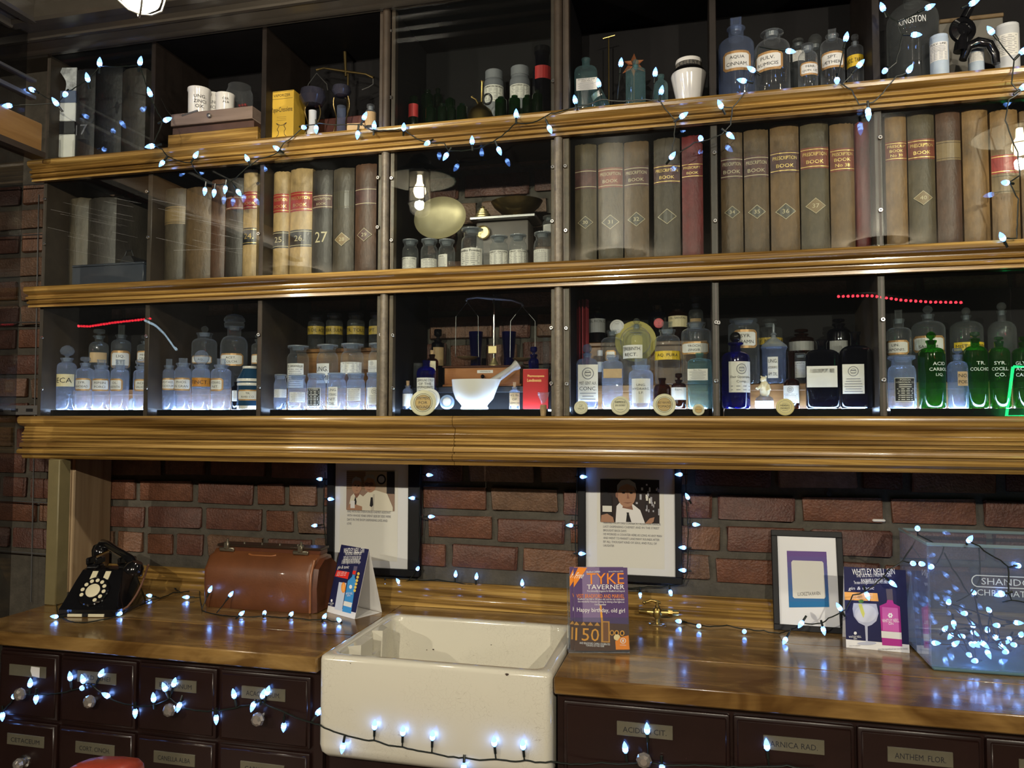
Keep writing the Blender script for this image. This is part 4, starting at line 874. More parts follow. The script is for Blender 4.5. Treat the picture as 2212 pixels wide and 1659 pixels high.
B_('green_bottle', 'dark green jar with red and white label at the left of the fourth bay', 869, 901, 211, 217, 222, .43, S1, G_DGREEN, 'flat', .8, .85, (224, 252, 869, 899, 'r', ''), group=GT)
for i, (x0, x1, yt, yb2, y, lb) in enumerate([(919, 943, 224, 238, .41, 'first'), (946, 967, 222, 236, .41, 'second'), (967, 986, 226, 239, .41, 'third'), (987, 1010, 222, 234, .41, 'fourth'),
        (1069, 1095, 208, 219, .42, 'fifth'), (1099, 1124, 205, 217, .42, 'sixth'), (1128, 1150, 204, 216, .42, 'seventh'), (1150, 1172, 194, 208, .42, 'eighth')]):
    B_('green_phial', 'small green phial, %s from the left in the row behind the top shelf edge' % lb, x0, x1, yt, yt+3, yb2, y, S1, G_DGREEN, 'ball' if i == 7 else None, .42, .55, None, group='green phials on the top tier')
for i, (x0, x1, yt, ys, lb) in enumerate([(909, 938, 193, 212, 'taller green bottle behind the first green phial'), (935, 957, 190, 214, 'taller green bottle behind the second green phial'), (962, 984, 210, 218, 'dim green bottle behind the third green phial')]):
    B_('green_phial', lb, x0, x1, yt, yt+3, ys, (.50, .565, .50)[i], S1, G_DGREEN, 'ball' if i == 1 else None, .4, .5, None, group='green phials on the top tier')
B_('wine_bottle', 'nearly black bottle with red neck label at the right of the fourth bay', 1150, 1192, 104, 112, 176, .53, S1, G_DARK, 'cap', .75, .8, (140, 168, 1156, 1192, 'r', ''), group=GT, sg=BLACK)
B_('medicine_bottle', 'small clear bottle with tan paper label by the first double post on the top tier', 788, 813, 227, 231, 247, .40, S1, G_CLEAR, 'flat', .5, .66, (240, 270, 789, 812, 't', ''), group=GT)
for x0, x1, yt, lab, lb in ((1046, 1088, 155, (182, 219, 1046, 1087, 's', 'COMMON BORAX'), 'grey tub with white label lettered in blue behind the green phials'), (1101, 1145, 147, (180, 211, 1102, 1144, 's', 'MAGNESIA LEVIS'), 'grey tub with white label right of its lookalike in the fourth bay')):
    B_('storage_tub', lb, x0, x1, yt, yt+16, 181, .53, S1, mat('grey_tub', (.16, .17, .19), .4), 'cap', .86, .86, lab, group=GT, cat='tub', sg=mat('grey_tub_lid', (.20, .21, .23), .4))
B_('canister', 'pale blue canister with worn label beside the great glass carboy', 2007, 2049, 80, 84, 88, .395, S1, mat('pale_blue_tin', (.42, .50, .58), .5, var=.1), 'cap', .9, .92, (90, 130, 2008, 2046, 's', 'PULV. LINI'), group=GT, cat='canister', sg=mat('pale_blue_tin', (.42, .50, .58), .5))
B_('canister', 'white canister at the right end of the top tier', 2147, 2202, 58, 62, 66, .47, S1, mat('white_tin', (.52, .53, .54), .5, var=.1), 'cap', .9, .94, (72, 120, 2150, 2198, 's', ''), group=GT, cat='canister', sg=mat('white_tin', (.52, .53, .54), .5))
B_('canister', 'small tin with blue label inside the arch of the black horn', 2090, 2126, 104, 106, 110, .47, S1, mat('pale_blue_tin', (.42, .50, .58), .5), 'cap', .9, .94, (112, 132, 2092, 2124, 's', ''), group=GT, cat='canister', sg=mat('pale_blue_tin', (.42, .50, .58), .5))
B_('carboy', 'great clear glass jar with domed top and arched lettering', 1912, 2028, -8, 0, 52, .485, S1, G_DIM, None, .3, .34, (24, 60, 1938, 2002, 'd', 'KINGSTON'), group=GT, cat='jar', zn=.75)

# ================================================================== round lids and other bottom tier things
def disc_lid(label, cx, cy, r, y, m, txt, cm=None, name='pot_lid', tilt=.22, th=.010, cat='lid'):
    c = PY(cx, cy, y); R = PY(cx+r, cy, y).x-c.x
    dv = Vector((CX-c.x, CY-c.y)); rz = math.atan2(dv.x, -dv.y)*.6
    t = thing(name, label, cat, c, rz); t.rotation_euler.x = -tilt
    T = Matrix.Rotation(PI/2, 4, 'X')
    mb = MB(); mb.lathe([(R*.97, -th), (R, -th*.7), (R, -.001), (R*.95, 0), (R*.90, 0), (R*.86, .0008)], m, 32, T=T); obj('lid', mb, t)
    pb = MB(); f = lambda x, z: (x, -.0014, z)
    if cm:
        n = 28; pb.add([f(R*.62*math.cos(2*PI*k/n), R*.62*math.sin(2*PI*k/n)) for k in range(n)], [tuple(range(n))], cm)
    g = lambda x, z: (x, -.0018, z)
    for rr2 in ((.60, .72) if cm else (.74,)):
        n = 28; vs = []
        for k in range(n):
            a = 2*PI*k/n; vs += [g(R*rr2*math.cos(a), R*rr2*math.sin(a)), g(R*(rr2-.025)*math.cos(a), R*(rr2-.025)*math.sin(a))]
        pb.add(vs, [(2*k, 2*((k+1) % n), 2*((k+1) % n)+1, 2*k+1) for k in range(n)], GREYINK if not cm else INK)
    ls = txt.split('|'); CURK[0] = 1.0
    for i, s in enumerate(ls): put_text(pb, s, 0, R*((len(ls)-1)/2-i)*.34, R*1.05, R*.22, INK, g)
    for i in (-1, 1): pb.box(-R*.3, R*.3, -.0018, -.0017, i*R*.42-R*.015, i*R*.42+R*.015, GREYINK)
    flat('printed_disc', pb, t); return t
CRLID = mat('cream_lid', (.74, .68, .48), .4); YLID = mat('yellowed_lid', (.72, .60, .28), .45); OCH = mat('ochre_print', (.58, .38, .13), .5)
disc_lid('large cream pot lid with ochre print leaning left of the mortar', 914, 870, 27, .339, CRLID, 'OINTMENT|FOR|WOUNDS', OCH)
disc_lid('white pot lid leaning just behind the large cream pot lid', 927, 861, 22, .368, PORC, '', None)
disc_lid('small blue and white patterned disc lying low beside the mortar', 965.5, 868, 15, .378, mat('blue_disc', (.25, .38, .62), .3), '', PORC)
disc_lid('small cream lid lettered LIP SALVE', 1255, 880, 15, .340, CRLID, 'LIP|SALVE')
disc_lid('cream lid lettered SKIN OINTMENT', 1340, 876, 21, .341, CRLID, 'FAMOUS|SKIN OINTMENT|')
disc_lid('largest pale lid in the fifth bay with a brown printed centre', 1435, 874, 25, .342, CRLID, 'BEST PERFUMED|POMADE', OCH)
disc_lid('tiny pale lid below the aqua bottle', 1509, 885, 13, .340, CRLID, 'SALVE', OCH)
disc_lid('yellow lid with two printed lines between the figurine and the black flask', 1696, 879, 20, .341, YLID, 'HERBAL|SNOREZY')
disc_lid('large yellow cardboard disc box behind the split label bottle', 1373, 737, 45, .4925, mat('yellow_board', (.46, .38, .08), .5), '', None, tilt=0.0, th=.010, cat='box', name='round_box')
disc_lid('small white paper disc hanging in front of the yellow disc box', 1333, 706, 16, .490, PORC, '', None, tilt=0, th=.002, cat='label', name='paper_disc')
disc_lid('small red round seal on the back bottle in the fifth bay', 1423, 698, 11, .500, mat('seal_red', (.55, .03, .04), .4), 'Vi', None, tilt=0, th=.002, cat='seal', name='red_seal')

# mortar and pestle
c = PY(1025, 850, .396); k = (PY(1026, 850, .396).x-c.x)
t = thing('mortar', 'white porcelain mortar with pouring lip on the black plinth', 'mortar', (c.x, .396, PB+.0005)); R = 49*k
Z = lambda py: PY(1025, py, .396).z-PB
mb = MB(); n = 32; prof = [(.0, 0), (.60, 0), (.61, .004), (.56, .010), (.62, .016), (.82, Z(862)), (.95, Z(845)), (1, Z(822)), (1.0, Z(820)), (.95, Z(820)), (.90, Z(840)), (.70, Z(862)), (.2, Z(870))]
rings = []
for r, z in prof:
    rg = []
    for q in range(n):
        a = 2*PI*q/n; s = 1.0
        if z > Z(832): s += .16*max(0, math.cos(a))**14
        rg.append((max(.001, r*R)*s*math.cos(a), max(.001, r*R)*.60*math.sin(a), z))
    rings.append(rg)
loops(mb, rings, PORC, True, True); obj('bowl', mb, t)
t = thing('pestle', 'grey pestle with rounded wooden end leaning in the mortar', 'pestle', PY(1040, 850, .396))
a, b = Vector(PY(1045, 838, .396)), Vector(PY(1119, 787, .430)); L = t.location; d = b-a
mb = MB(); mb.tube([a-L, a+d*.15-L, a+d*.80-L, a+d*.86-L, a+d*.93-L, b-L, b+d*.03-L], [.010, .0125, .0095, .0105, .014, .0155, .008], mat('grey_pestle', (.42, .39, .38), .35, var=.1), 14); obj('shaft', mb, t)
# balance box with scale
x0, x1 = PY(958, 812, .49).x, PY(1126, 812, .49).x; zt = PY(1040, 790, .49).z
MAHB = wood('polished_mahogany', [(.20, .07, .02), (.33, .13, .04), (.40, .17, .06)], (1, 7, 7), rough=.25, coat=.4, bump=.04)
t = thing('balance_box', 'polished mahogany drawer box of the apothecary balance behind the mortar', 'box', ((x0+x1)/2, .55, STEP1+.0004)); T = Vector((-(x0+x1)/2, -.55, -STEP1))
mb = MB(); mb.box(x0+.004, x1-.004, .488, .61, STEP1+.006, zt-.006, MAHB, c=.001); mb.box(x0-.002, x1+.002, .483, .615, STEP1, STEP1+.008, MAHB, c=.002); obj('body', mb, t, loc=T)
mb = MB(); mb.box(x0-.003, x1+.003, .482, .615, zt-.006, zt, mat('dark_edge_wood', (.07, .025, .012), .25, coat=.4), c=.002); obj('lid', mb, t, loc=T)
mb = MB(); q0, q1 = PY(1031, 800, .488), PY(1065, 806, .488); mb.box(q0.x, q1.x, .4868, .489, q1.z, q0.z, PORC); CURK[0] = 1; put_text(mb, 'VEREINIGTE', (q0.x+q1.x)/2, (q0.z+q1.z)/2, .04, .004, INK, lambda x, z: (x, .4865, z)); obj('maker_plate', mb, t, loc=T, smooth=False)
mb = MB(); q = PY(1045, 814, .488); mb.lathe([(.003, 0), (.003, .006), (.006, .010), (.0065, .014), (.003, .018)], BLACK, 14, T=Matrix.Translation(q) @ Matrix.Rotation(PI/2, 4, 'X')); obj('knob', mb, t, loc=T)
ys = .53; pb = PY(1067, 788, ys)
t = thing('balance', 'apothecary balance with steel beam and hanging brass pans on the mahogany box', 'scales', (pb.x, ys, zt+.0005)); T = Vector((-pb.x, -ys, -zt))
pt = PY(1067, 641, ys)
mb = MB(); mb.lathe([(.019, 0), (.019, .003), (.013, .008), (.011, .014), (.007, .020), (.005, .026)], BRASSP, 20); obj('foot', mb, t)
mb = MB(); mb.tube([(0, 0, .02), (0, 0, pt.z-zt)], .0042, CHROME, 10); obj('pillar', mb, t)
mb = MB(); q = PY(1065, 756, ys); mb.box(q.x-.014, q.x+.014, ys-.008, ys-.006, q.z-.012, q.z+.012, BRASSP, c=.0008); obj('index_plate', mb, t, loc=T)
mb = MB(); BE = [PY(*p_, ys) for p_ in ((1007, 646), (1030, 642), (1067, 645), (1105, 648), (1129, 656))]; BEM = mat('blue_grey_beam', (.26, .27, .32), .35, metal=.3); mb.tube(BE, [.004, .0045, .006, .0045, .004], BEM, 8); mb.tube([BE[2]+Vector((0, 0, .012)), BE[2]-Vector((0, 0, .015))], .004, BEM, 8); mb.ball(BE[0]-Vector((0, 0, .004)), .005, STEEL); mb.ball(BE[4]-Vector((0, 0, .004)), .005, STEEL); obj('beam', mb, t, loc=T)
for ap, l1, l2, r1, r2, pc, pr_ in (((1009, 653), (985, 684), (984, 771), (1033, 684), (1034, 772), (1010, 772), 20), ((1128, 662), (1103, 694), (1102, 772), (1156, 694), (1156, 772), (1130, 775), 22)):
    mb = MB(); A = PY(*ap, ys)
    for u_, w_ in ((l1, l2), (r1, r2)): mb.tube([A, PY(*u_, ys), PY(*w_, ys)], .0011, STEEL, 5)
    hg = obj('hanger', mb, t, loc=T)
    mb = MB(); c = PY(*pc, ys); R = 24*k; mb.lathe([(.002, -.010), (R*.5, -.008), (R*.85, -.003), (R, .001), (R*.96, .0015), (R*.6, -.005)], BRASSP, 22, c); obj('pan', mb, hg)
# red book, funnel
c = PY(1157, 840, .39); t = thing('red_book', 'upright red paper book with gold title right of the mortar', 'book', (c.x, .39, PB+.0004), .12)
w = 26*k; h = PY(1157, 798, .40).z-PB; RB = mat('red_cover', (.46, .018, .016), .5, spec=.25)
mb = MB(); mb.box(-w, w, 0, .016, 0, h, RB, c=.001); obj('cover', mb, t)
mb = MB(); mb.box(-w+.001, w-.002, .002, .014, .001, h+.0006, PAPER); obj('pages', mb, t, smooth=False)
mb = MB(); CURK[0] = 1; f = lambda x, z: (x, -.0006, z); put_text(mb, 'Pharmacopoeia', .001, h*.82, w*1.3, .009, GOLDI, f); put_text(mb, 'Londinensis', -.004, h*.72, w*1.1, .009, GOLDI, f); flat('lettering', mb, t)
c = PY(1174, 870, .342); t = thing('glass_funnel', 'small glass funnel set in a cork in front of the red book', 'funnel', (c.x, .3395, S3+.0068))
mb = MB(); mb.lathe([(.004, .012), (.0045, .030), (.016, .052), (.0175, .062), (.016, .062), (.004, .032)], G_CLEAR, 18); obj('cone', mb, t)
mb = MB(); mb.lathe([(.008, -.006), (.010, .016), (.009, .026)], CORKM, 14); obj('cork', mb, t)
# figurine stopper bottle
c = PY(1651, 850, YF); kk2 = PY(1652, 850, YF).x-c.x
t = thing('figurine', 'white and yellow china figure standing on a lettered block in the sixth bay', 'figurine', (c.x, YF, PB), -.1); Z = lambda py: PY(1651, py, YF).z-PB
mb = MB(); mb.box(-20*kk2, 20*kk2, -.02, .02, 0, Z(866), mat('pinkish_block', (.50, .38, .32), .4), c=.003); mb.box(-20*kk2, 20*kk2, -.0205, .0, Z(878), Z(866), PAPER); CURK[0] = 1; put_text(mb, 'SNAKE B OIL', 0, Z(872), .05, .008, GREYINK, lambda x, z: (x, -.0208, z)); obj('base', mb, t)
mb = MB(); mb.lathe([(20*kk2, Z(866)), (19*kk2, Z(860)), (11*kk2, Z(855)), (9*kk2, Z(850))], G_BLUE, 20, sy=.8); obj('mound', mb, t)
CHINA = mat('cream_china', (.78, .70, .50), .2, var=.12, vs=60, coat=.4)
mb = MB(); mb.tube([(0, 0, Z(856)), (.002, 0, Z(846)), (-.001, 0, Z(836)), (.001, 0, Z(828)), (0, 0, Z(823))], [.011, .014, .012, .011, .006], CHINA, 14); mb.ball((-.002, -.002, Z(820)), .0088, CHINA); mb.tube([(-.008, -.004, Z(834)), (-.017, -.010, Z(840)), (-.022, -.012, Z(838))], [.005, .004, .003], CHINA, 8); mb.tube([(.010, -.002, Z(832)), (.014, -.008, Z(842)), (.006, -.013, Z(846))], [.005, .0045, .003], CHINA, 8); mb.tube([(-.004, 0, Z(816)), (-.009, 0, Z(812))], [.004, .001], CHINA, 6); mb.tube([(.003, 0, Z(816)), (.007, 0, Z(812))], [.004, .001], CHINA, 6); obj('figure', mb, t)
# red cloth added in place of a red reflection, left of the fifth bay
mb = MB(); a = PY(1231, 700, .45); vs = []; fs = []; n = 16
for j in range(2):
    for i in range(n+1):
        x = a.x+.015+.036*i/n; vs.append((x, .487+.010*math.sin(i*1.3), STEP1+.0006 if j == 0 else PY(1240, 645, .46).z))
for i in range(n): fs.append((i, i+1, n+2+i, n+1+i))
vs += [(x, y+.004, z) for x, y, z in vs]; m_ = 2*(n+1); fs += [tuple(m_+q for q in f) for f in fs]; fs += [(0, n+1, m_+n+1, m_), (n, m_+n, m_+2*n+1, 2*n+1)]
for i in range(n): fs += [(i, m_+i, m_+i+1, i+1), (n+1+i, n+2+i, m_+n+2+i, m_+n+1+i)]
mb.add(vs, fs, mat('dark_red_reflection', (.22, .015, .02), .7)); o = obj('red_reflection_cloth', mb); o['label'] = 'short dark red cloth standing in for a reflection left in the fifth bay'; o['category'] = 'cloth'

# ================================================================== ledger books
def leather(n, c): return mat('leather_'+n, c, .46, var=.62, vs=11, bump=.3, bs=110, scale=(1, 1, .5))
LT = {'tan': leather('tan', (0.167, 0.096, 0.038)), 'brown': leather('brown', (0.117, 0.071, 0.031)), 'olive': leather('olive', (0.093, 0.069, 0.035)), 'grey': leather('grey', (0.069, 0.053, 0.033)), 'dark': leather('dark', (0.036, 0.030, 0.024)),
      'cream': leather('cream', (0.476, 0.323, 0.145)), 'maroon': leather('maroon', (0.140, 0.015, 0.015)), 'rust': leather('rust', (0.096, 0.045, 0.024)), 'black': leather('black', (0.008, 0.008, 0.010)), 'orange': leather('orange', (0.238, 0.133, 0.049))}
TB = {'red': mat('red_title_leather', (.36, .03, .025), .4, var=.2, vs=40), 'plum': mat('plum_title_leather', (.095, .04, .035), .4, var=.45, vs=35), 'black': mat('black_title_leather', (.014, .015, .018), .35), 'rust': mat('rust_title_leather', (.21, .055, .03), .4, var=.35, vs=35),
      'maroon': mat('maroon_title_leather', (.13, .014, .014), .4, var=.3), 'olive': mat('dark_diamond_leather', (.06, .052, .032), .35), 'tan': mat('pale_diamond_leather', (.24, .16, .07), .4, var=.3)}
def book(label, x0, x1, yt, zb, col, bands=(), dia=None, y=.362, depth=.235, group='prescription ledgers on the middle tier', sag=.30, big=None, tear=None, name='ledger_book'):
    ym = (yt+yt+240)/2
    a, b = PY(x0, ym, y+.01), PY(x1, ym, y+.01); cx = (a.x+b.x)/2; w = (b.x-a.x)-.0012; cxp = (x0+x1)/2
    h = PY(cxp, yt, y).z-zb; sg = w*.5*sag
    cx, w = clampx(cx, w/2); w *= 2; t = thing(name, label, 'book', (cx, y, zb+.0004), 0, group); depth = min(depth, YW-.033-y)
    arc = lambda x: sg*(min(1, abs(2*x/w)))**2.2
    n = 12; xs = [-w/2+w*i/n for i in range(n+1)]
    rnd = random.Random(int(x0*7+yt))
    mb = MB(); vs = []; rows = [0, .012, .10, .3, .5, .7, .9, .985, 1.0]
    jit = [rnd.uniform(-.0022, .0008) for _ in xs]
    for j, q in enumerate(rows):
        for i, x in enumerate(xs):
            z = h*q+(jit[i] if q == 1.0 else 0); s = 1-.010*(1 if q in (0, 1.0) else 0)
            vs.append((x*s, arc(x)+(.0025 if q == 1.0 or q == 0 else 0)+rnd.uniform(-.0003, .0003), z))
    m_ = n+1; fs = [(j*m_+i, j*m_+i+1, (j+1)*m_+i+1, (j+1)*m_+i) for j in range(len(rows)-1) for i in range(n)]
    # boards run back from the spine
    k = len(vs); vs += [(-w/2, depth, 0), (w/2, depth, 0), (w/2, depth, h*.995), (-w/2, depth, h*.995)]
    L0 = [j*m_ for j in range(len(rows))]; R0 = [j*m_+n for j in range(len(rows))]
    fs += [tuple(L0)+(k+3, k), tuple(reversed(R0))+(k+1, k+2), (k, k+3, k+2, k+1)]
    fs += [tuple(range((len(rows)-1)*m_, len(rows)*m_))+(k+2, k+3), tuple(range(n, -1, -1))+(k, k+1)]
    mb.add(vs, fs, LT[col]); obj('cover', mb, t, ang=55)
    fnc = lambda o: (lambda x, z: (x, arc(x)-o, z))
    CURK[0] = 1.0
    Z = lambda py: PY(cxp, py, y).z-zb
    def patch(mb, xa, xb, za, zc, m, o):
        f = fnc(o); q = 10; v = []
        for i in range(q+1):
            x = xa+(xb-xa)*i/q; v += [f(x, za), f(x, zc)]
        mb.add(v, [(2*i, 2*i+2, 2*i+3, 2*i+1) for i in range(q)], m)
    for (p0, p1, tm, txt, ink) in bands:
        z0_, z1_ = Z(p1), Z(p0); mb = MB()
        patch(mb, -w*.498, w*.498, z0_, z1_, TB[tm], .0009)
        for q in (.10, .90):
            zz = z0_+(z1_-z0_)*q; patch(mb, -w*.495, w*.495, zz-.0009, zz+.0009, ink or PALEI, .0013)
        bo = flat('title_band', mb, t)
        if txt:
            tb = MB(); ls = txt.split('|'); H = (z1_-z0_)*.72
            for i, s in enumerate(ls): put_text(tb, s, 0, (z0_+z1_)/2+((len(ls)-1)/2-i)*H/len(ls), w*.84, H/len(ls)*(.46 if len(ls) < 3 else .6), ink or PALEI, fnc(.0016))
            flat('lettering', tb, bo)
    if dia:
        cy, dt, dm = dia; zc = Z(cy); hw = w*.36; hh = w*.30; mb = MB()
        f = fnc(.0022); v = []; q = 10
        for i in range(q+1):
            x = -hw+2*hw*i/q; e_ = hh*(1-abs(x)/hw); v += [f(x, zc-e_-1e-5), f(x, zc+e_+1e-5)]
        mb.add(v, [(2*i, 2*i+2, 2*i+3, 2*i+1) for i in range(q)], PALEI)
        f = fnc(.0026); v = []; hw *= .92; hh *= .92
        for i in range(q+1):
            x = -hw+2*hw*i/q; e_ = hh*(1-abs(x)/hw); v += [f(x, zc-e_-1e-5), f(x, zc+e_+1e-5)]
        mb.add(v, [(2*i, 2*i+2, 2*i+3, 2*i+1) for i in range(q)], TB[dm]); do = flat('diamond_label', mb, t)
        if dt: tb = MB(); put_text(tb, dt, 0, zc, w*.34, w*.16, PALEI, fnc(.0030)); flat('lettering', tb, do)
    if big: tb = MB(); put_text(tb, big[0], 0, Z(big[1]), w*.62, big[2]*w, big[3], fnc(.0012)); flat('lettering', tb, t)
    return t
P_ = 'PRESCRIPTION|BOOK'
bk = book
bk('big worn brown ledger nearest the left end of the middle tier', 116, 184, 428, S2, 'grey', y=.40, depth=.21)
bk('thick dark ledger with torn lower corner beside the leftmost ledger', 185, 246, 426, S2, 'dark', y=.40, depth=.21)
bk('faded ledger with pale brown patch first in the second bay', 343, 398, 406, S2, 'grey', [(446, 484, 'tan', '', LT['grey'])], y=.37)
bk('scuffed brown ledger second in the second bay', 399, 455, 403, S2, 'brown', y=.375)
bk('narrow dark ledger with a torn hole third in the second bay', 456, 487, 387, S2, 'rust', y=.38)
bk('dark ledger with worn title patch before the cream ledger', 488, 525, 384, S2, 'dark', [(424, 452, 'rust', '', None)], y=.37)
bk('cream ledger half hidden by the second upright with red and black bands', 526, 556, 365, S2, 'cream', [(414, 451, 'red', P_, GOLDI), (492, 528, 'black', '24.', GOLDI)], y=.372)
bk('darker cream ledger just right of the second upright with red and black bands', 580, 624, 370, S2, 'cream', [(419, 459, 'red', P_, GOLDI), (500, 536, 'black', '25.', PALEI)])
bk('palest cream ledger with red and black bands beside the dark ledger 27', 626, 674, 363, S2, 'cream', [(414, 456, 'red', P_, GOLDI), (496, 533, 'black', '26.', PALEI)])
bk('dark ledger with large pale handwritten 27', 675, 718, 366, S2, 'dark', [(420, 450, 'plum', P_, None)], big=('27', 512, .5, PALEI))
bk('olive ledger with small diamond numbered 28', 719, 765, 362, S2, 'grey', [(412, 450, 'olive', '', LT['olive'])], (517, '28', 'tan'))
bk('reddish brown ledger with torn top beside the first double post', 767, 813, 353, S2, 'rust', [(405, 443, 'plum', '', None)], (507, '29', 'plum'))
bk('plain olive ledger first in the fifth bay with diamond numbered 30', 1242, 1289, 310, S2, 'olive', [(366, 408, 'plum', '', None)], (481, '30', 'olive'))
bk('olive ledger with frayed title and diamond numbered 31', 1292, 1346, 307, S2, 'olive', [(362, 405, 'rust', P_, None)], (480, '31', 'olive'))
bk('brown ledger with plum title and diamond numbered 32', 1348, 1402, 304, S2, 'brown', [(359, 402, 'plum', P_, None)], (474, '32', 'olive'))
bk('greenish ledger with glossy spine standing before the maroon ledger', 1412, 1470, 297, S2, 'grey', [(355, 396, 'plum', P_, GOLDI)], (468, '', 'olive'))
bk('glossy maroon ledger with gold lettering and bare top in the fifth bay', 1473, 1519, 292, S2, 'maroon', sag=.22, big=None, bands=[(352, 384, 'maroon', 'PRESCRIPT.|BOOK', GOLDI)])
bk('brown ledger first in the sixth bay with diamond numbered 34', 1557, 1605, 285, S2, 'brown', [(340, 386, 'plum', P_, None)], (459, '34', 'olive'))
bk('brown ledger with diamond numbered 35', 1607, 1661, 279, S2, 'brown', [(336, 383, 'plum', P_, None)], (458, '35', 'olive'))
bk('tan ledger with torn title corner and diamond numbered 36', 1664, 1727, 267, S2, 'tan', [(326, 373, 'plum', P_, GOLDI)], (457, '36', 'grey' if False else 'olive'))
bk('tallest olive ledger with pale raised diamond numbered 37', 1729, 1791, 261, S2, 'olive', [(318, 364, 'rust', P_, GOLDI)], (445, '37', 'tan'))
bk('light brown ledger with loose title strip lettered No 38', 1793, 1846, 266, S2, 'tan', [(320, 370, 'rust', 'PRESCRIPTION|BOOK|No 38', GOLDI)])
bk('slim maroon ledger at the right end of the sixth bay', 1848, 1882, 262, S2, 'maroon', sag=.4, name='ledger_book')
bk('pale tan ledger with small red title first in the seventh bay', 1912, 1959, 244, S2, 'orange', [(306, 347, 'rust', 'PRESCRIP|BOOK|No 39', GOLDI)])
bk('olive ledger with pale diamond second in the seventh bay', 1961, 2020, 241, S2, 'olive', [(300, 344, 'rust', P_, GOLDI)], (428, '40', 'tan'))
bk('reddish ledger with peeled title third in the seventh bay', 2022, 2076, 236, S2, 'rust', [(304, 346, 'tan', '', LT['brown'])])
bk('plain yellowish ledger fourth in the seventh bay', 2079, 2136, 233, S2, 'orange')
bk('pale ledger with red band and grey band near the right edge', 2140, 2201, 236, S2, 'orange', [(334, 374, 'red', '', GOLDI), (376, 418, 'tan', '', LT['olive'])])
bk('brown ledger cut by the right edge of the picture', 2204, 2262, 236, S2, 'tan')
GD = 'dark volumes on the top tier'
bk('tall black volume lettered 17 on the top tier', 158, 203, 148, S1, 'black', y=.38, depth=.2, group=GD, big=('17', 280, .42, GREYINK))
bk('tall black volume second from the left on the top tier', 204, 260, 144, S1, 'black', y=.385, depth=.2, group=GD)
bk('tall dark brown volume beside the first upright on the top tier', 261, 312, 146, S1, 'dark', y=.385, depth=.2, group=GD)

# ================================================================== middle tier, brass shop scale
BR_DK = mat('dark_brass', (.16, .115, .045), .32, metal=.9, var=.2)
ysc = .52
def ptmb(mb, prof, m, c, **k): mb.lathe(prof, m, 28, c, **k)
x0, x1 = PY(1029, 500, ysc).x, PY(1142, 500, ysc).x
t = thing('shop_scale', 'grey iron shop scale with brass dial behind the small jars', 'scales', ((x0+x1)/2, .55, S2+.0004)); T = Vector((-(x0+x1)/2, -.55, -S2)); Z = lambda py: PY(1085, py, ysc).z
mb = MB(); mb.box(x0, x1, .515, .60, S2, Z(478), mat('grey_scale_body', (.13, .115, .10), .45, var=.15), c=.006); obj('body', mb, t, loc=T)
mb = MB(); mb.box(PY(1020, 470, ysc).x, PY(1160, 470, ysc).x, .49, .60, Z(477), Z(470), STEEL, c=.002); obj('beam_plate', mb, t, loc=T)
mb = MB(); q = PY(1044, 503, .512); R = PY(1059, 503, .512).x-q.x; mb.lathe([(R, 0), (R, .008), (R*.84, .010), (R*.84, .004), (.001, .004)], BRASSP, 28, T=Matrix.Translation(q) @ Matrix.Rotation(PI/2, 4, 'X')); obj('dial', mb, t, loc=T)
q = PY(1114, 466, ysc); R = PY(1170, 440, ysc).x-q.x
t = thing('brass_bowl', 'dark brass weighing bowl on top of the grey shop scale', 'bowl', (q.x, .535, Z(470)+.001)); hb = PY(1114, 434, ysc).z-Z(470)
mb = MB(); mb.lathe([(R*.30, 0), (R*.34, hb*.1), (R*.62, hb*.3), (R*.88, hb*.68), (R*1.0, hb), (R*.97, hb*1.02), (R*.84, hb*.68), (R*.5, hb*.3), (.002, hb*.2)], BR_DK, 32, sy=.8); obj('bowl', mb, t)
q = PY(1042, 470, .53); R = PY(1061, 470, .53).x-q.x; z0_ = Z(470)+.0005
GWT = 'graduated brass weights stacked on the scale'
zz = z0_
for i, (r, h, lb) in enumerate(((1.0, .010, 'largest flat brass weight at the bottom of the stack'), (.84, .009, 'second brass weight of the stack on the scale'), (.66, .008, 'third brass weight of the stack on the scale'), (.48, .007, 'small brass weight with knob crowning the stack'))):
    t = thing('brass_weight', lb, 'weight', (q.x, .535, zz), 0, GWT); mb = MB(); pr = [(R*r*.96, 0), (R*r, h*.2), (R*r, h*.8), (R*r*.92, h)]
    if i == 3: pr = pr[:3]+[(R*.2, h), (R*.15, h*1.5), (R*.24, h*1.9), (R*.15, h*2.4)]
    mb.lathe(pr, BRASSP, 22); obj('body', mb, t); zz += h+.0003
c = PY(951, 472, .46); R = (PY(1005, 472, .46)-c).length
t = thing('brass_pan', 'round pale brass scale pan standing on edge under the lamp reflection', 'pan', c, 0); t.rotation_euler = (-.12, -.30, math.radians(16))
mb = MB(); T = Matrix.Rotation(PI/2, 4, 'X'); mb.lathe([(.002, -.012), (R*.5, -.010), (R*.85, -.003), (R*.97, .006), (R, .008), (R*1.0, .005), (R*.88, -.006), (R*.5, -.013), (.002, -.015)], mat('dull_pale_brass', (.46, .41, .24), .45, metal=.5, var=.1, vs=14), 40, T=T, sy=.83); obj('dish', mb, t)
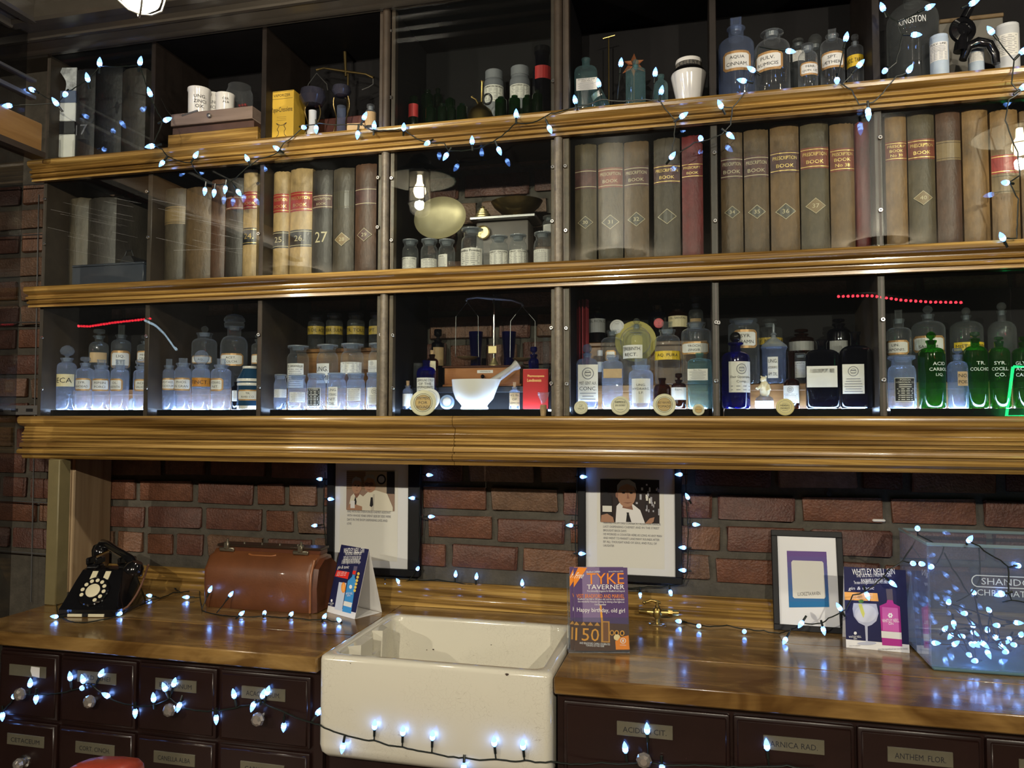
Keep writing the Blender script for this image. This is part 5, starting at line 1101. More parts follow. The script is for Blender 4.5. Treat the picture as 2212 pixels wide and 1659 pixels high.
# black box and cap behind in the first bay
a, b = PY(158, 585, .385), PY(312, 585, .385); zt = PY(230, 570, .385).z
t = thing('metal_box', 'low blue black metal box in front of the leftmost ledgers', 'box', ((a.x+b.x)/2, .392, S2+.0004)); w = (b.x-a.x)/2; BBX = mat('blue_black_tin', (.035, .045, .065), .35, var=.2)
mb = MB(); mb.box(-w, w, -.012, .003, 0, zt-S2-.008, BBX, c=.002); obj('body', mb, t); mb = MB(); mb.box(-w-.001, w+.001, -.013, .004, zt-S2-.008, zt-S2, BBX, c=.002); obj('lid', mb, t)
c = PY(292, 566, .445)
t = thing('leather_case', 'domed black leather case behind the metal box', 'case', (c.x, .445, S2+.0004)); hh = PY(292, 558, .445).z-S2
mb = MB(); w = .034; mb.prism([(-w, 0), (w, 0), (w, hh*.6), (w*.8, hh*.85), (w*.4, hh), (-w*.4, hh), (-w*.8, hh*.85), (-w, hh*.6)], -.04, .04, LT['black'], 'y'); obj('body', mb, t)
mb = MB(); mb.tube([(-w*.5, -.03, hh), (-w*.3, -.03, hh+.02), (w*.3, -.03, hh+.02), (w*.5, -.03, hh)], .003, BLACKM, 8); obj('handle', mb, t)

# ================================================================== top tier, left half
# curled black and white carton
c = PY(131, 330, .37); hp = PY(131, 146, .37).z-S1; w = PY(149, 240, .37).x-c.x
t = thing('carton', 'curled paper sheath with black and white bands at the top left', 'carton', (c.x+.018, .38, S1+.0004), .2)
Zt = lambda py: PY(131, py, .37).z-S1
def band(nm, pa, pb, m, wob=0):
    mb = MB(); mb.box(-w, w*.95, -.006, .03, max(0, Zt(pa)), Zt(pb), m, c=.002)
    if wob: mb.v = [(x*.9-.016*math.sin((z-Zt(pa))/(Zt(pb)-Zt(pa))*4.0)*(1 if x < 0 else .5), y, z) for x, y, z in mb.v]
    obj(nm, mb, t)
band('lower_box', 340, 290, PAPER); band('black_band', 290, 262, BLACKM); band('white_band', 262, 222, WHITE); band('picture_band', 222, 196, mat('blue_grey_print', (.10, .13, .22), .5))
mb = MB(); n = 8; vs = []
for i in range(n+1):
    q = i/n; z = Zt(196)+(Zt(146)-Zt(196))*q; off = .012*math.sin(q*5)-.006*q
    vs += [(-w*.5+off, -.012*math.sin(q*3), z), (w*.9, -.002, z), (w*.9, .002, z), (-w*.5+off, .004-.012*math.sin(q*3), z)]
mb.add(vs, [(4*i+k, 4*i+(k+1) % 4, 4*i+4+(k+1) % 4, 4*i+4+k) for i in range(n) for k in range(4)]+[(0, 3, 2, 1), (4*n, 4*n+1, 4*n+2, 4*n+3)], mat('grey_paper_print', (.42, .42, .44), .6, var=.5, vs=50)); obj('curled_top', mb, t)
# little drawer tray on a pine plank
def pixbox(name, label, cat, pxl, pxr, pt, pb, y0, y1, m, c=.002, part='body', zb=None):
    a, b = PY(pxl, pb, y0), PY(pxr, pb, y0); z1_ = PY((pxl+pxr)/2, pt, y0).z; z0_ = zb if zb is not None else PY((pxl+pxr)/2, pb, y0).z
    t = thing(name, label, cat, ((a.x+b.x)/2, (y0+y1)/2, z0_)); mb = MB(); w = (b.x-a.x)/2; mb.box(-w, w, -(y1-y0)/2, (y1-y0)/2, 0, z1_-z0_, m, c=c); obj(part, mb, t); return t, w, z1_-z0_
tp, w, h = pixbox('pine_plank', 'thick pine plank lying on the top tier under the little drawer box', 'plank', 362, 556, 282, 312, .335, .55, PINE, zb=S1+.0004)
zp = S1+.0004+h
t, w, h = pixbox('drawer_box', 'small old wooden drawer box with white pots standing on it', 'box', 372, 548, 268, 288, .36, .54, mat('dark_old_wood', (.07, .035, .025), .5, var=.3), zb=zp+.0004)
hb = h
mb = MB(); z2 = PY(460, 240, .36).z-(zp+.0004); mb.box(-w, w, -.10, .08, h+.002, z2, wood('grey_old_wood', [(.14, .10, .08), (.22, .16, .13), (.28, .21, .17)], (1, 9, 9), rough=.5, bump=.06), c=.002); d_ = obj('drawer', mb, t)
mb = MB(); mb.lathe([(.003, 0), (.003, .004), (.007, .008), (.0065, .013), (.002, .015)], STEEL, 14, T=Matrix.Translation((0, -.10, (h+z2)/2)) @ Matrix.Rotation(PI/2, 4, 'X')); obj('knob', mb, d_)
ztop = zp+.0008+z2
GP = 'white lettered pots on the drawer box'
def pot(x0, x1, yt, y, zb, tx, lb, lid=False):
    a, b = PY(x0, yt+20, y), PY(x1, yt+20, y); R = (b.x-a.x)/2; h = PY((x0+x1)/2, yt, y).z-zb
    dv = Vector((CX-a.x, CY-y)); t = thing('pottery_pot', lb, 'pot', ((a.x+b.x)/2, y, zb+.0004), math.atan2(dv.x, -dv.y), GP)
    mb = MB(); mb.lathe([(R*.86, 0), (R*.94, h*.06), (R*.97, h*.86), (R*1.03, h*.92), (R*1.03, h), (R*.9, h), (R*.88, h*.5), (.002, h*.45)], PORC, 26); obj('body', mb, t)
    CURK[0] = R; tb = MB(); ls = tx.split('|')
    for i, s in enumerate(ls): put_text(tb, s, .05, h*(.66-.17*i), 1.1, h*.11, INK, lambda x, z: (R*1.0*math.sin(x), -R*1.0*math.cos(x), z))
    flat('lettering', tb, t)
pot(410, 451, 195, .41, ztop, 'UNG.|ZINCI|OX.', 'largest white pot with black lettering on the drawer box')
pot(449, 474, 204, .462, ztop, 'UNG.|ACID', 'small white pot standing behind the others on the drawer box')
pot(469, 504, 206, .395, ztop, 'CER.|ALB', 'white pot with black lettering at the front of the drawer box')
c = PY(517, 230, .485); t = thing('bead_jar', 'dim clear jar of red beads on the drawer box', 'jar', (c.x, .485, ztop+.0004)); R = PY(542, 220, .485).x-c.x; h = PY(517, 187, .485).z-ztop
mb = MB(); mb.lathe([(R*.9, 0), (R, .006), (R, h*.8), (R*.85, h*.92), (R*.85, h)], G_CLEAR, 24); obj('body', mb, t)
mb = MB(); rb_ = random.Random(5); RBD = mat('red_bead', (.30, .02, .02), .25)
for i in range(46):
    a = rb_.uniform(0, 2*PI); r = R*.86*math.sqrt(rb_.random()); mb.ball((r*math.cos(a), r*math.sin(a), .006+rb_.random()*h*.45), .0052, RBD, 8, 5)
stuff(obj('beads', mb, t))
mb = MB(); L = [PY(348, 213, .35), PY(360, 238, .35), PY(373, 252, .352), PY(396, 250, .352), PY(420, 243, .352)]; o = thing('probe', 'bent steel probe lying over the left end of the drawer box', 'instrument', L[2]); mb.tube([p-L[2] for p in L], [.001, .0014, .0018, .0022, .0018], CHROME, 8); obj('rod', mb, o)
mb = MB(); mb.tube([L[3]-L[2]-Vector((.004, 0, 0)), L[4]-L[2]+Vector((.012, 0, .004))], .004, STEEL, 10); obj('handle', mb, o)
# yellow lamp carton
def yellow_box():
    x0, x1 = PY(583, 250, .365).x, PY(634, 250, .365).x; w = x1-x0; h = PY(602, 197, .365).z-S1; YBX = mat('yellow_carton', (.66, .42, .05), .5)
    t = thing('lamp_carton', 'bright yellow carton with black script and a drawing of a lamp', 'box', (x0+w/2, .365, S1+.0004)); mb = MB(); mb.box(-w/2, w/2, 0, .075, 0, h, YBX, c=.001); obj('box', mb, t)
    mb = MB(); CURK[0] = 1; f = lambda x, z: (x, -.0006, z)
    put_text(mb, 'Vapo-Cresolene', 0, h*.645, w*.9, h*.12, INK, f); put_text(mb, 'VAPORIZER', 0, h*.915, w*.7, h*.05, INK, f)
    for z in (.85, .98): mb.add([f(-w*.46, h*z), f(w*.46, h*z), f(w*.46, h*z+.001), f(-w*.46, h*z+.001)], [(0, 1, 2, 3)], INK)
    for i in range(3): mb.add([f(-w*.2, h*(.52-.03*i)), f(w*.2, h*(.52-.03*i)), f(w*.2, h*(.52-.03*i)+.0006), f(-w*.2, h*(.52-.03*i)+.0006)], [(0, 1, 2, 3)], INK)
    g = [(.20, .10), (.22, .16), (.13, .20), (.12, .26), (.18, .30), (.14, .33), (.10, .36), (.22, .41), (.16, .40), (.05, .37), (-.05, .37), (-.16, .40), (-.22, .41), (-.10, .36), (-.14, .33), (-.18, .30), (-.12, .26), (-.13, .20), (-.22, .16), (-.20, .10)]
    n = len(g)
    for i in range(n):
        p0, p1 = Vector((g[i][0]*w, g[i][1]*h)), Vector((g[(i+1) % n][0]*w, g[(i+1) % n][1]*h)); d = (p1-p0).normalized() if (p1-p0).length else Vector((1, 0)); nn = Vector((-d.y, d.x))*.0009
        mb.add([f(*(p0+nn)), f(*(p0-nn)), f(*(p1-nn)), f(*(p1+nn))], [(0, 1, 2, 3)], INK)
    mb.add([f(-.2*w, .10*h), f(.2*w, .10*h), f(.22*w, .15*h), f(-.22*w, .15*h)], [(0, 1, 2, 3)], INK)
    flat('printed_face', mb, t)
yellow_box()
GV = 'vaporizer lamps on the top tier'
def vaporizer(bx_, bt, bb, gl0, gl1, gt, y, lb, chim):
    c = PY((bx_[0]+bx_[1])/2, 280, y); R = PY(bx_[1], bb, y).x-c.x; Z = lambda py: PY((bx_[0]+bx_[1])/2, py, y).z-S1
    t = thing('vaporizer_lamp', lb, 'lamp', (c.x, y, S1+.003), 0, GV)
    mb = MB(); mb.lathe([(R*.3, Z(bb)), (R*.7, Z(bb)+.004), (R, Z((bt+bb)/2)), (R*.9, Z(bt)-.004), (R*.6, Z(bt))], mat('dark_glazed_bowl', (.03, .03, .045), .2, coat=.5), 24); obj('bowl', mb, t)
    r = (PY(gl1, 250, y).x-PY(gl0, 250, y).x)/2
    mb = MB()
    if chim: mb.lathe([(r, .02), (r*.8, .03), (r*.8, Z(gt))], G_BLUE, 18, caps=False)
    else: mb.lathe([(r*.5, .022), (r*1.0, .034), (r*1.05, .046), (r*.7, .058), (r*.75, Z(gt))], mat('milk_glass', (.75, .77, .82), .15, coat=.4), 18)
    obj('chimney', mb, t)
    mb = MB(); mb.lathe([(r*1.1, 0), (r*1.15, .008), (r*.7, .018), (r*.75, .024)], BRASS, 18); obj('burner', mb, t)
    mb = MB()
    for s in (-1, 1):
        pts = []
        for i in range(15):
            q = i/14; pts.append((s*(r*1.25+.006*math.sin(q*9)), .004*math.cos(q*9), q*Z(bb)))
        mb.tube(pts, .0022, BR_DK, 7)
    obj('stand', mb, t); return t
vaporizer((648, 702), 196, 232, 661, 682, 242, .40, 'vaporizer lamp with dark bowl and white milk glass chimney', False)
vaporizer((717, 757), 188, 212, 728, 750, 232, .43, 'vaporizer lamp with dark bowl and blue lit clear chimney', True)
mb = MB(); a, b = PY(690, 262, .50), PY(795, 255, .50); mb.box(a.x, b.x, .47, .58, S1+.0004, PY(740, 252, .47).z, mat('dark_red_wood', (.08, .022, .015), .4, var=.2), c=.003); o = obj('scale_box', mb); o['label'] = 'dark red wooden base box of the scale behind the vaporizers'; o['category'] = 'box'
ysb = .53
base_z = PY(740, 252, .47).z+.0004
pb = PY(751, 245, ysb)
t = thing('beam_scale', 'dim brass beam scale rising behind the vaporizer lamps', 'scales', (pb.x, ysb, base_z)); T = Vector((-pb.x, -ysb, -base_z))
mb = MB(); mb.tube([(0, 0, 0), PY(752, 160, ysb)+T], .004, BR_DK, 10); obj('pillar', mb, t)
mb = MB(); mb.tube([PY(745, 112, ysb)+T, PY(747, 165, ysb)+T], [.006, .0045], BR_DK, 8); obj('pointer', mb, t)
mb = MB(); mb.tube([PY(684, 151, ysb)+T, PY(700, 147, ysb)+T, PY(745, 154, ysb)+T, PY(790, 160, ysb)+T, PY(807, 168, ysb)+T], [.005, .003, .005, .003, .005], BR_DK, 8); obj('beam', mb, t)
mb = MB(); mb.tube([PY(663, 195, ysb)+T, PY(666, 182, ysb)+T, PY(684, 158, ysb)+T, PY(706, 182, ysb)+T, PY(708, 195, ysb)+T], .0014, STEEL, 6); obj('hanger', mb, t)
mb = MB(); mb.tube([PY(806, 170, ysb)+T, PY(806, 182, ysb)+T, PY(797, 188, ysb)+T, PY(782, 194, ysb)+T], .0016, STEEL, 6); obj('hanger', mb, t)
t, w, h = pixbox('paper_card', 'folded tan paper card below the beam scale', 'card', 750, 786, 266, 284, .375, .38, TANP, c=.0005, zb=S1+.0004, part='sheet'); t.rotation_euler.z = .15
# brass oil can
c = PY(1038, 250, .41); k_ = PY(1039, 250, .41).x-c.x; Z = lambda py: PY(1038, py, .41).z-S1
t = thing('oil_can', 'brass domed oil can with spout and ring handle on the top tier', 'can', (c.x, .41, S1+.0004))
mb = MB(); mb.lathe([(26*k_, 0), (26*k_, Z(250)), (22*k_, Z(240)), (12*k_, Z(231)), (6*k_, Z(226)), (5*k_, Z(222))], BRASS, 26); obj('body', mb, t)
mb = MB(); mb.tube([(2*k_, 0, Z(226)), (3*k_, 0, Z(180)), (3*k_, 0, Z(176))], [.004, .003, .006], BRASS, 10); obj('plunger', mb, t)
mb = MB(); mb.tube([(-4*k_, 0, Z(226)), (-10*k_, 0, Z(214)), (-18*k_, 0, Z(209)), (-19*k_, 0, Z(207))], [.003, .0025, .003, .004], BRASS, 8); obj('spout', mb, t)
mb = MB(); mb.tube([(15*k_+9*k_*math.sin(a), 0, Z(216)+11*k_*math.cos(a)) for a in [2*PI*i/18 for i in range(19)]], .003, BLACKM, 8); obj('ring_handle', mb, t)
# leaning bottle, star, white and black jar, thin rod
tb_ = B_('medicine_bottle', 'pale aqua bottle leaning to the right behind a fairy light', 1306, 1334, 183, 187, 200, .44, S1, G_AQUA, None, .4, .5, (196, 208, 1299, 1327, 'w', ''), group=GT); tb_.rotation_euler.y = .5; tb_.location.z += .010
tb_.rotation_euler.y = -.45
c = PY(1369, 141, .47); t = thing('copper_star', 'curled copper leaf star leaning behind the plain panel bottle', 'star', (c.x, .47, c.z)); COPP = mat('copper_leaf', (.40, .16, .07), .3, metal=.7)
for i in range(6):
    a = .5+2*PI*i/6; d = Vector((math.cos(a), 0, math.sin(a))); n_ = Vector((-d.z, 0, d.x)); L = .040 if i % 2 else .034
    mb = MB(); pts = [d*.004, d*L*.4+n_*.008+Vector((0, -.004, 0)), d*L+Vector((0, .006, 0)), d*L*.4-n_*.008+Vector((0, -.004, 0)), d*L*.4+Vector((0, .004, 0))]
    mb.add(pts, [(0, 3, 4), (0, 4, 1), (1, 4, 2), (4, 3, 2), (0, 1, 2, 3)], COPP); obj('leaf', mb, t, smooth=False)
mb = MB(); mb.tube([(0, .01, -(c.z-S1)+.0002), (0, .01, 0)], .002, COPP, 6); obj('stem', mb, t)
c = PY(1488, 180, .425); k_ = PY(1489, 180, .425).x-c.x; Z = lambda py: PY(1488, py, .425).z-S1
dv = Vector((CX-c.x, CY-.425)); t = thing('pottery_jar', 'white tapering pottery jar with black lettered shoulder band', 'jar', (c.x, .425, S1+.0004), math.atan2(dv.x, -dv.y))
mb = MB(); mb.lathe([(20*k_, 0), (21*k_, .004), (38*k_, Z(172)), (39*k_, Z(166)), (37.5*k_, Z(162))], PORC, 30); obj('body', mb, t)
mb = MB(); mb.lathe([(37.5*k_, Z(162)), (35*k_, Z(157)), (29*k_, Z(150))], BLACK, 30, caps=False); obj('shoulder_band', mb, t)
mb = MB(); mb.lathe([(28.5*k_, Z(150)), (28.5*k_, Z(143)), (28.5*k_, Z(140))], mat('grey_glaze', (.16, .15, .13), .2), 30, caps=False); CURK[0] = 28.5*k_; put_text(mb, 'CELERY', 0, (Z(150)+Z(142))/2, 1.6, Z(142)-Z(150), INK, lambda x, z: (29*k_*math.sin(x), -29*k_*math.cos(x), z)); obj('neck_band', mb, t)
mb = MB(); mb.lathe([(28.5*k_, Z(141)), (29*k_, Z(137)), (28*k_, Z(133)), (24*k_, Z(131)), (22*k_, Z(138)), (.002, Z(145))], PORC, 30); obj('rim', mb, t)
yv = .54; a = PY(1315, 178, yv); b = PY(1316, 82, yv)
t = thing('thin_stand', 'thin dim rod stand with small crossbar on a dark red box', 'stand', (a.x, yv, S1+.0004)); mb = MB(); mb.tube([(0, 0, .022), (0, 0, b.z-S1)], .0022, BRASS, 8); obj('rod', mb, t)
mb = MB(); mb.tube([(-.018, 0, b.z-S1), (.020, 0, b.z-S1+.006)], .0016, BRASS, 6); obj('crossbar', mb, t)
mb = MB(); x0, x1 = PY(1310, 180, yv).x, PY(1450, 180, yv).x; mb.box(x0-a.x, x1-a.x, -.045, .05, 0, .022, mat('dark_red_wood', (.08, .022, .015), .4), c=.002); obj('base', mb, t)
# black horn on a foot and pale frame behind
c = PY(2082, 135, .43); k_ = PY(2083, 135, .43).x-c.x; Z = lambda py: PY(2082, py, .43).z
t = thing('ear_horn', 'black glazed horn with broad disc and curved arm on the top tier', 'horn', (c.x, .43, S1+.0004)); T = Vector((-c.x, -.43, -S1))
mb = MB(); mb.lathe([(.024, 0), (.024, .004), (.014, .010), (.009, .020), (.012, .034), (.018, .05)], BLACK, 22, (PY(2075, 135, .43).x-c.x, 0, 0)); obj('foot', mb, t)
mb = MB(); q = PY(2079, 66, .43)+T; mb.lathe([(.034, -.006), (.036, 0), (.034, .006), (.020, .010), (.018, .006), (.004, .008)], BLACK, 26, T=Matrix.Translation(q) @ Matrix.Rotation(.25, 4, 'Z') @ Matrix.Rotation(PI/2, 4, 'X')); mb.tube([PY(2075, 112, .43)+T, PY(2079, 72, .43)+T], [.018, .014], BLACK, 14); mb.tube([PY(2083, 40, .43)+T, PY(2100, 8, .43)+T, PY(2112, -14, .43)+T], [.012, .010, .010], BLACK, 12); obj('disc', mb, t)
mb = MB(); mb.tube([PY(2080, 130, .43)+T, PY(2090, 102, .43)+T, PY(2112, 92, .43)+T, PY(2138, 96, .43)+T, PY(2150, 118, .43)+T, PY(2152, 138, .43)+T], [.010, .013, .014, .013, .011, .010], BLACK, 14); obj('curved_arm', mb, t)
t, w, h = pixbox('pale_board', 'dim pale framed board at the back of the seventh bay top tier', 'board', 2030, 2170, 36, 140, .57, .58, mat('pale_board', (.13, .12, .10), .5), zb=S1+.0004, part='panel')
mb = MB(); mb.box(-w, w, -.012, -.004, h-.012, h, mat('dull_gilt', (.14, .09, .04), .5), c=.002); obj('top_edge', mb, t)

# ================================================================== flat prints laid out on a card
class Print:
    """collects flat shapes on a plane: o origin (bottom left), ux, uz unit axes, n outward normal; quad = picture corners TL,TR,BR,BL mapped to the w x h face"""
    def __init__(s, o, ux, uz, n, w, h, quad=None):
        s.o, s.ux, s.uz, s.n, s.w, s.h = Vector(o), Vector(ux), Vector(uz), Vector(n), w, h; s.mb = MB(); s.t = MB(); s.lay = 0; s.H = None
        if quad:
            dst = [(0, h), (w, h), (w, 0), (0, 0)]; A = []; b = []
            for (x, y), (u, v) in zip(quad, dst):
                A.append([x, y, 1, 0, 0, 0, -u*x, -u*y]); b.append(u); A.append([0, 0, 0, x, y, 1, -v*x, -v*y]); b.append(v)
            s.H = np.append(np.linalg.solve(np.array(A, float), np.array(b, float)), 1).reshape(3, 3)
    def uv(s, x, y):
        if s.H is None: return x*s.w, y*s.h
        q = s.H @ np.array([x, y, 1.0]); return float(q[0]/q[2]), float(q[1]/q[2])
    def pt(s, u, v, l): return s.o+s.ux*u+s.uz*v+s.n*(.0004+.00012*l)
    def poly(s, pts, m):
        s.lay += 1; q = [s.uv(*p) for p in pts]
        a = sum(q[i][0]*q[(i+1) % len(q)][1]-q[(i+1) % len(q)][0]*q[i][1] for i in range(len(q)))
        if a < 0: q = q[::-1]
        s.mb.add([s.pt(u, v, s.lay) for u, v in q], [tuple(range(len(q)))], m); return s
    def rect(s, x0, y0, x1, y1, m): return s.poly([(x0, y0), (x1, y0), (x1, y1), (x0, y1)], m)
    def ell(s, cx, cy, rx, ry, m, n=20): return s.poly([(cx+rx*math.cos(2*PI*i/n), cy+ry*math.sin(2*PI*i/n)) for i in range(n)], m)
    def text(s, t, x0, y0, x1, y1, m, slant=0):
        """text fitted in the picture box (x0,y0)-(x1,y1)"""
        v, f, tw, th = tmesh(t)
        if not v: return s
        s.lay += .01
        (ua, va), (ub, vb) = s.uv(x0, y1), s.uv(x1, y0); (uc, vc) = s.uv(x1, y1)
        w, h = math.hypot(uc-ua, vc-va), abs(vb-vc); kx, kz = w/tw, h/max(th, .5)
        d = Vector((uc-ua, vc-va)).normalized(); e_ = Vector((-d.y, d.x))
        c = Vector(((ua+ub)/2, (va+vb)/2))
        s.t.add([s.pt(*(c+d*(a*kx+slant*b*kz)+e_*(b*kz)), s.lay+2) for a, b in v], f, m); return s
    def rule(s, x0, x1, y, t, m): return s.rect(x0, y-t/2, x1, y+t/2, m)
    def done(s, parent, name='printed_face'):
        inv = parent.matrix_world.inverted()
        o = None
        if s.mb.v: s.mb.v = [tuple(inv @ Vector(p)) for p in s.mb.v]; o = flat(name, s.mb, parent)
        if s.t.v:
            s.t.v = [tuple(inv @ Vector(p)) for p in s.t.v]; q = flat('lettering', s.t, o or parent)
            stuff(q)
def upd(): bpy.context.view_layer.update()
def F_(n, c, r=.6): return mat('print_'+n, c, r, spec=.2)
NAVYP = F_('navy', (.012, .013, .06)); SKIN = F_('skin', (.40, .22, .14)); SKIND = F_('skin_shade', (.25, .12, .08)); HAIRG = F_('grey_hair', (.35, .33, .30)); COAT = F_('white_coat', (.72, .68, .55)); COATS = F_('coat_fold', (.55, .51, .42))
BROWNP = F_('brown', (.13, .075, .045)); DKP = F_('dark', (.02, .018, .02)); WOODP = F_('blind', (.30, .20, .13)); ORG = F_('orange', (.85, .27, .03)); ORG2 = F_('pale_orange', (.90, .42, .10)); PURP = F_('purple', (.095, .055, .16)); PURPL = F_('lilac', (.22, .16, .30)); GLOWP = F_('gold_glow', (.75, .35, .05)); BLUEP = F_('bottle_blue', (.05, .28, .62)); BLUED = F_('deep_blue', (.03, .14, .40)); MAG = F_('magenta', (.42, .03, .24)); MAGL = F_('light_magenta', (.60, .12, .40)); GREYP = F_('grey', (.42, .42, .46)); LIMEP = F_('lime', (.62, .62, .15)); REDP = F_('red', (.70, .03, .02)); IVORY = F_('ivory', (.74, .73, .66))

# ------------------------------------------------------------------ framed photographs on the bricks
FRAMEM = mat('black_frame', (.007, .007, .008), .5, spec=.25)
def hung_frame(label, ox0, ox1, ix0, ix1, iy1, oy1, ytop):
    y = YW-.032
    P0, P1 = PY(ox0, oy1, y), PY(ox1, oy1, y); zt = PY((ox0+ox1)/2, ytop, y).z; zb = (P0.z+P1.z)/2
    t = thing('photo_frame', label, 'picture frame', ((P0.x+P1.x)/2, y, zb), 0, 'framed photographs on the bricks')
    w = (P1.x-P0.x)/2; h = zt-zb; bw = PY(ix0, iy1, y).x-P0.x; bw2 = P1.x-PY(ix1, iy1, y).x; bb = PY((ix0+ix1)/2, iy1, y).z-zb
    for nm, a in (('frame_rail', (-w, w, 0, bb)), ('frame_rail', (-w, w, h-bb, h)), ('frame_stile', (-w, -w+bw, bb, h-bb)), ('frame_stile', (w-bw2, w, bb, h-bb))):
        mb = MB(); mb.box(a[0], a[1], 0, .026, a[2], a[3], FRAMEM, c=.0015); obj(nm, mb, t)
    mb = MB(); mb.box(-w+bw*.8, w-bw2*.8, .012, .022, bb*.8, h-bb*.8, mat('mount_board', (.76, .77, .78), .35)); obj('mount', mb, t, smooth=False)
    upd(); return t, y+.012
def photo_print(t, y, fx, fy, fx2, fy2):
    a, b = PY(fx, fy2, y), PY(fx2, fy, y); w, h = b.x-a.x, b.z-a.z
    q0, q1, q2, q3 = (fx, fy), (fx2, fy+1), (fx2, fy2), (fx, fy2-1)
    return Print(a, (1, 0, 0), (0, 0, 1), (0, -1, 0), w, h)
t, y = hung_frame('black framed photograph of two people in white coats', 704, 905, 719, 880, 1227, 1241, 985)
p = photo_print(t, y, 733, 1017, 860, 1207); p.rect(0, 0, 1, 1, IVORY); p.done(t, 'mount_sheet')
p = photo_print(t, y-.0012, 748, 1019, 853, 1101)
p.rect(0, 0, 1, 1, F_('office_wall', (.30, .20, .15))); p.rect(0, .50, .40, 1, WOODP)
for i in range(9): p.rule(0, .40, .55+.05*i, .012, BROWNP)
p.rect(.40, .5, .60, 1, F_('plaster', (.42, .33, .24))); p.rect(.6, .3, .84, 1, F_('plaster', (.42, .33, .24))); p.rect(.84, .44, 1, 1, DKP); p.ell(.73, .80, .095, .13, DKP); p.ell(.73, .80, .065, .09, GREYP)
p.poly([(.04, 0), (.10, .35), (.18, .45), (.30, .40), (.42, .30), (.44, 0)], COAT); p.poly([(.33, 0), (.36, .36), (.46, .48), (.62, .52), (.85, .44), (.97, .10), (.97, 0)], COAT); p.poly([(.52, 0), (.56, .42), (.60, .42), (.58, 0)], COATS)
p.poly([(.16, .42), (.22, .30), (.28, .40), (.24, .50)], SKIND); p.ell(.22, .62, .105, .20, SKIN); p.poly([(.12, .66), (.13, .80), (.20, .86), (.30, .82), (.33, .70), (.27, .76), (.18, .76)], HAIRG); p.ell(.19, .63, .02, .015, DKP, 8); p.ell(.26, .62, .02, .015, DKP, 8); p.poly([(.19, .51), (.26, .51), (.225, .49)], SKIND); p.poly([(.215, .56), (.235, .62), (.24, .56)], SKIND)
p.ell(.50, .68, .125, .22, SKIN); p.poly([(.38, .72), (.37, .84), (.45, .92), (.57, .92), (.635, .78), (.62, .64), (.58, .80), (.45, .84)], HAIRG); p.rect(.39, .67, .56, .70, DKP); p.ell(.435, .675, .045, .045, F_('lens', (.16, .09, .07)), 12); p.ell(.53, .675, .045, .045, F_('lens', (.16, .09, .07)), 12); p.poly([(.43, .54), (.54, .54), (.485, .51)], SKIND); p.poly([(.475, .59), (.50, .66), (.51, .59)], SKIND)
p.poly([(.50, .12), (.52, .34), (.56, .34), (.57, .14), (.535, .09)], DKP); p.poly([(.17, .22), (.20, .36), (.225, .22), (.20, .02)], DKP); p.poly([(.02, 0), (.08, .16), (.22, .14), (.34, .10), (.34, 0)], SKIN); p.poly([(.10, .05), (.10, .24), (.19, .24), (.19, .05)], WHITE)
p.done(t, 'photograph')
p = photo_print(t, y-.0012, 748, 1103, 853, 1135); p.lay = 4; rn_ = random.Random(8)
def handwriting(p, words):
    for i, s in enumerate(words): p.text(s, .02, 1-(i+.20)/len(words), .02+min(.96, .0225*len(s)), 1-(i+.78)/len(words), GREYINK)
handwriting(p, ['AND WITH AN OVERWORKED CHEMIST ASSISTANT', 'WITH WHOSE YEARS SPENT SIDE BY SIDE WERE', 'DAYS IN THE SHOP DISPENSING LIVES AND', 'LOVE']); p.done(t)
t, y = hung_frame('black framed photograph of a white haired person holding a bottle', 1248, 1474, 1265, 1459, 1243, 1257, 990)
p = photo_print(t, y, 1290, 1014, 1434, 1223); p.rect(0, 0, 1, 1, IVORY); p.done(t, 'mount_sheet')
p = photo_print(t, y-.0012, 1297, 1037, 1424, 1127)
p.rect(0, 0, 1, 1, F_('bar_dark', (.03, .022, .022)))
rn_ = random.Random(11)
for i in range(26):
    x, z = .60+.38*rn_.random(), .18+.70*rn_.random(); p.rect(x, z, x+.015+.03*rn_.random(), z+.03+.12*rn_.random(), rn_.choice([GREYP, IVORY, DKP, GREYP]))
p.poly([(.26, 0), (.28, .38), (.36, .50), (.55, .44), (.68, .30), (.76, 0)], WHITE); p.poly([(.38, .34), (.40, .52), (.54, .42), (.56, .30)], SKIND); p.ell(.45, .66, .16, .30, SKIN); p.poly([(.29, .70), (.29, .86), (.36, .98), (.50, 1.0), (.60, .92), (.625, .74), (.58, .84), (.46, .90), (.35, .84)], HAIRG)
for x in (.40, .53): p.ell(x, .69, .028, .02, DKP, 10); p.rule(x-.05, x+.05, .745, .018, HAIRG)
p.poly([(.455, .56), (.47, .70), (.50, .56)], SKIND); p.poly([(.39, .47), (.55, .48), (.47, .44)], SKIND); p.ell(.285, .64, .022, .07, SKIND, 10)
p.poly([(.44, .02), (.455, .20), (.45, .24), (.49, .24), (.49, .20), (.53, .02)], DKP); p.poly([(.03, .06), (.03, .62), (.08, .68), (.08, .80), (.13, .80), (.13, .68), (.20, .60), (.20, .06)], DKP); p.rect(.04, .24, .20, .38, IVORY); p.poly([(.01, 0), (.02, .16), (.12, .20), (.22, .12), (.24, 0)], SKIN); p.poly([(.76, 0), (.84, .12), (.92, .15), (.90, .04), (.86, 0)], SKIN)
p.done(t, 'photograph')
p = photo_print(t, y-.0012, 1301, 1129, 1432, 1182); p.lay = 4
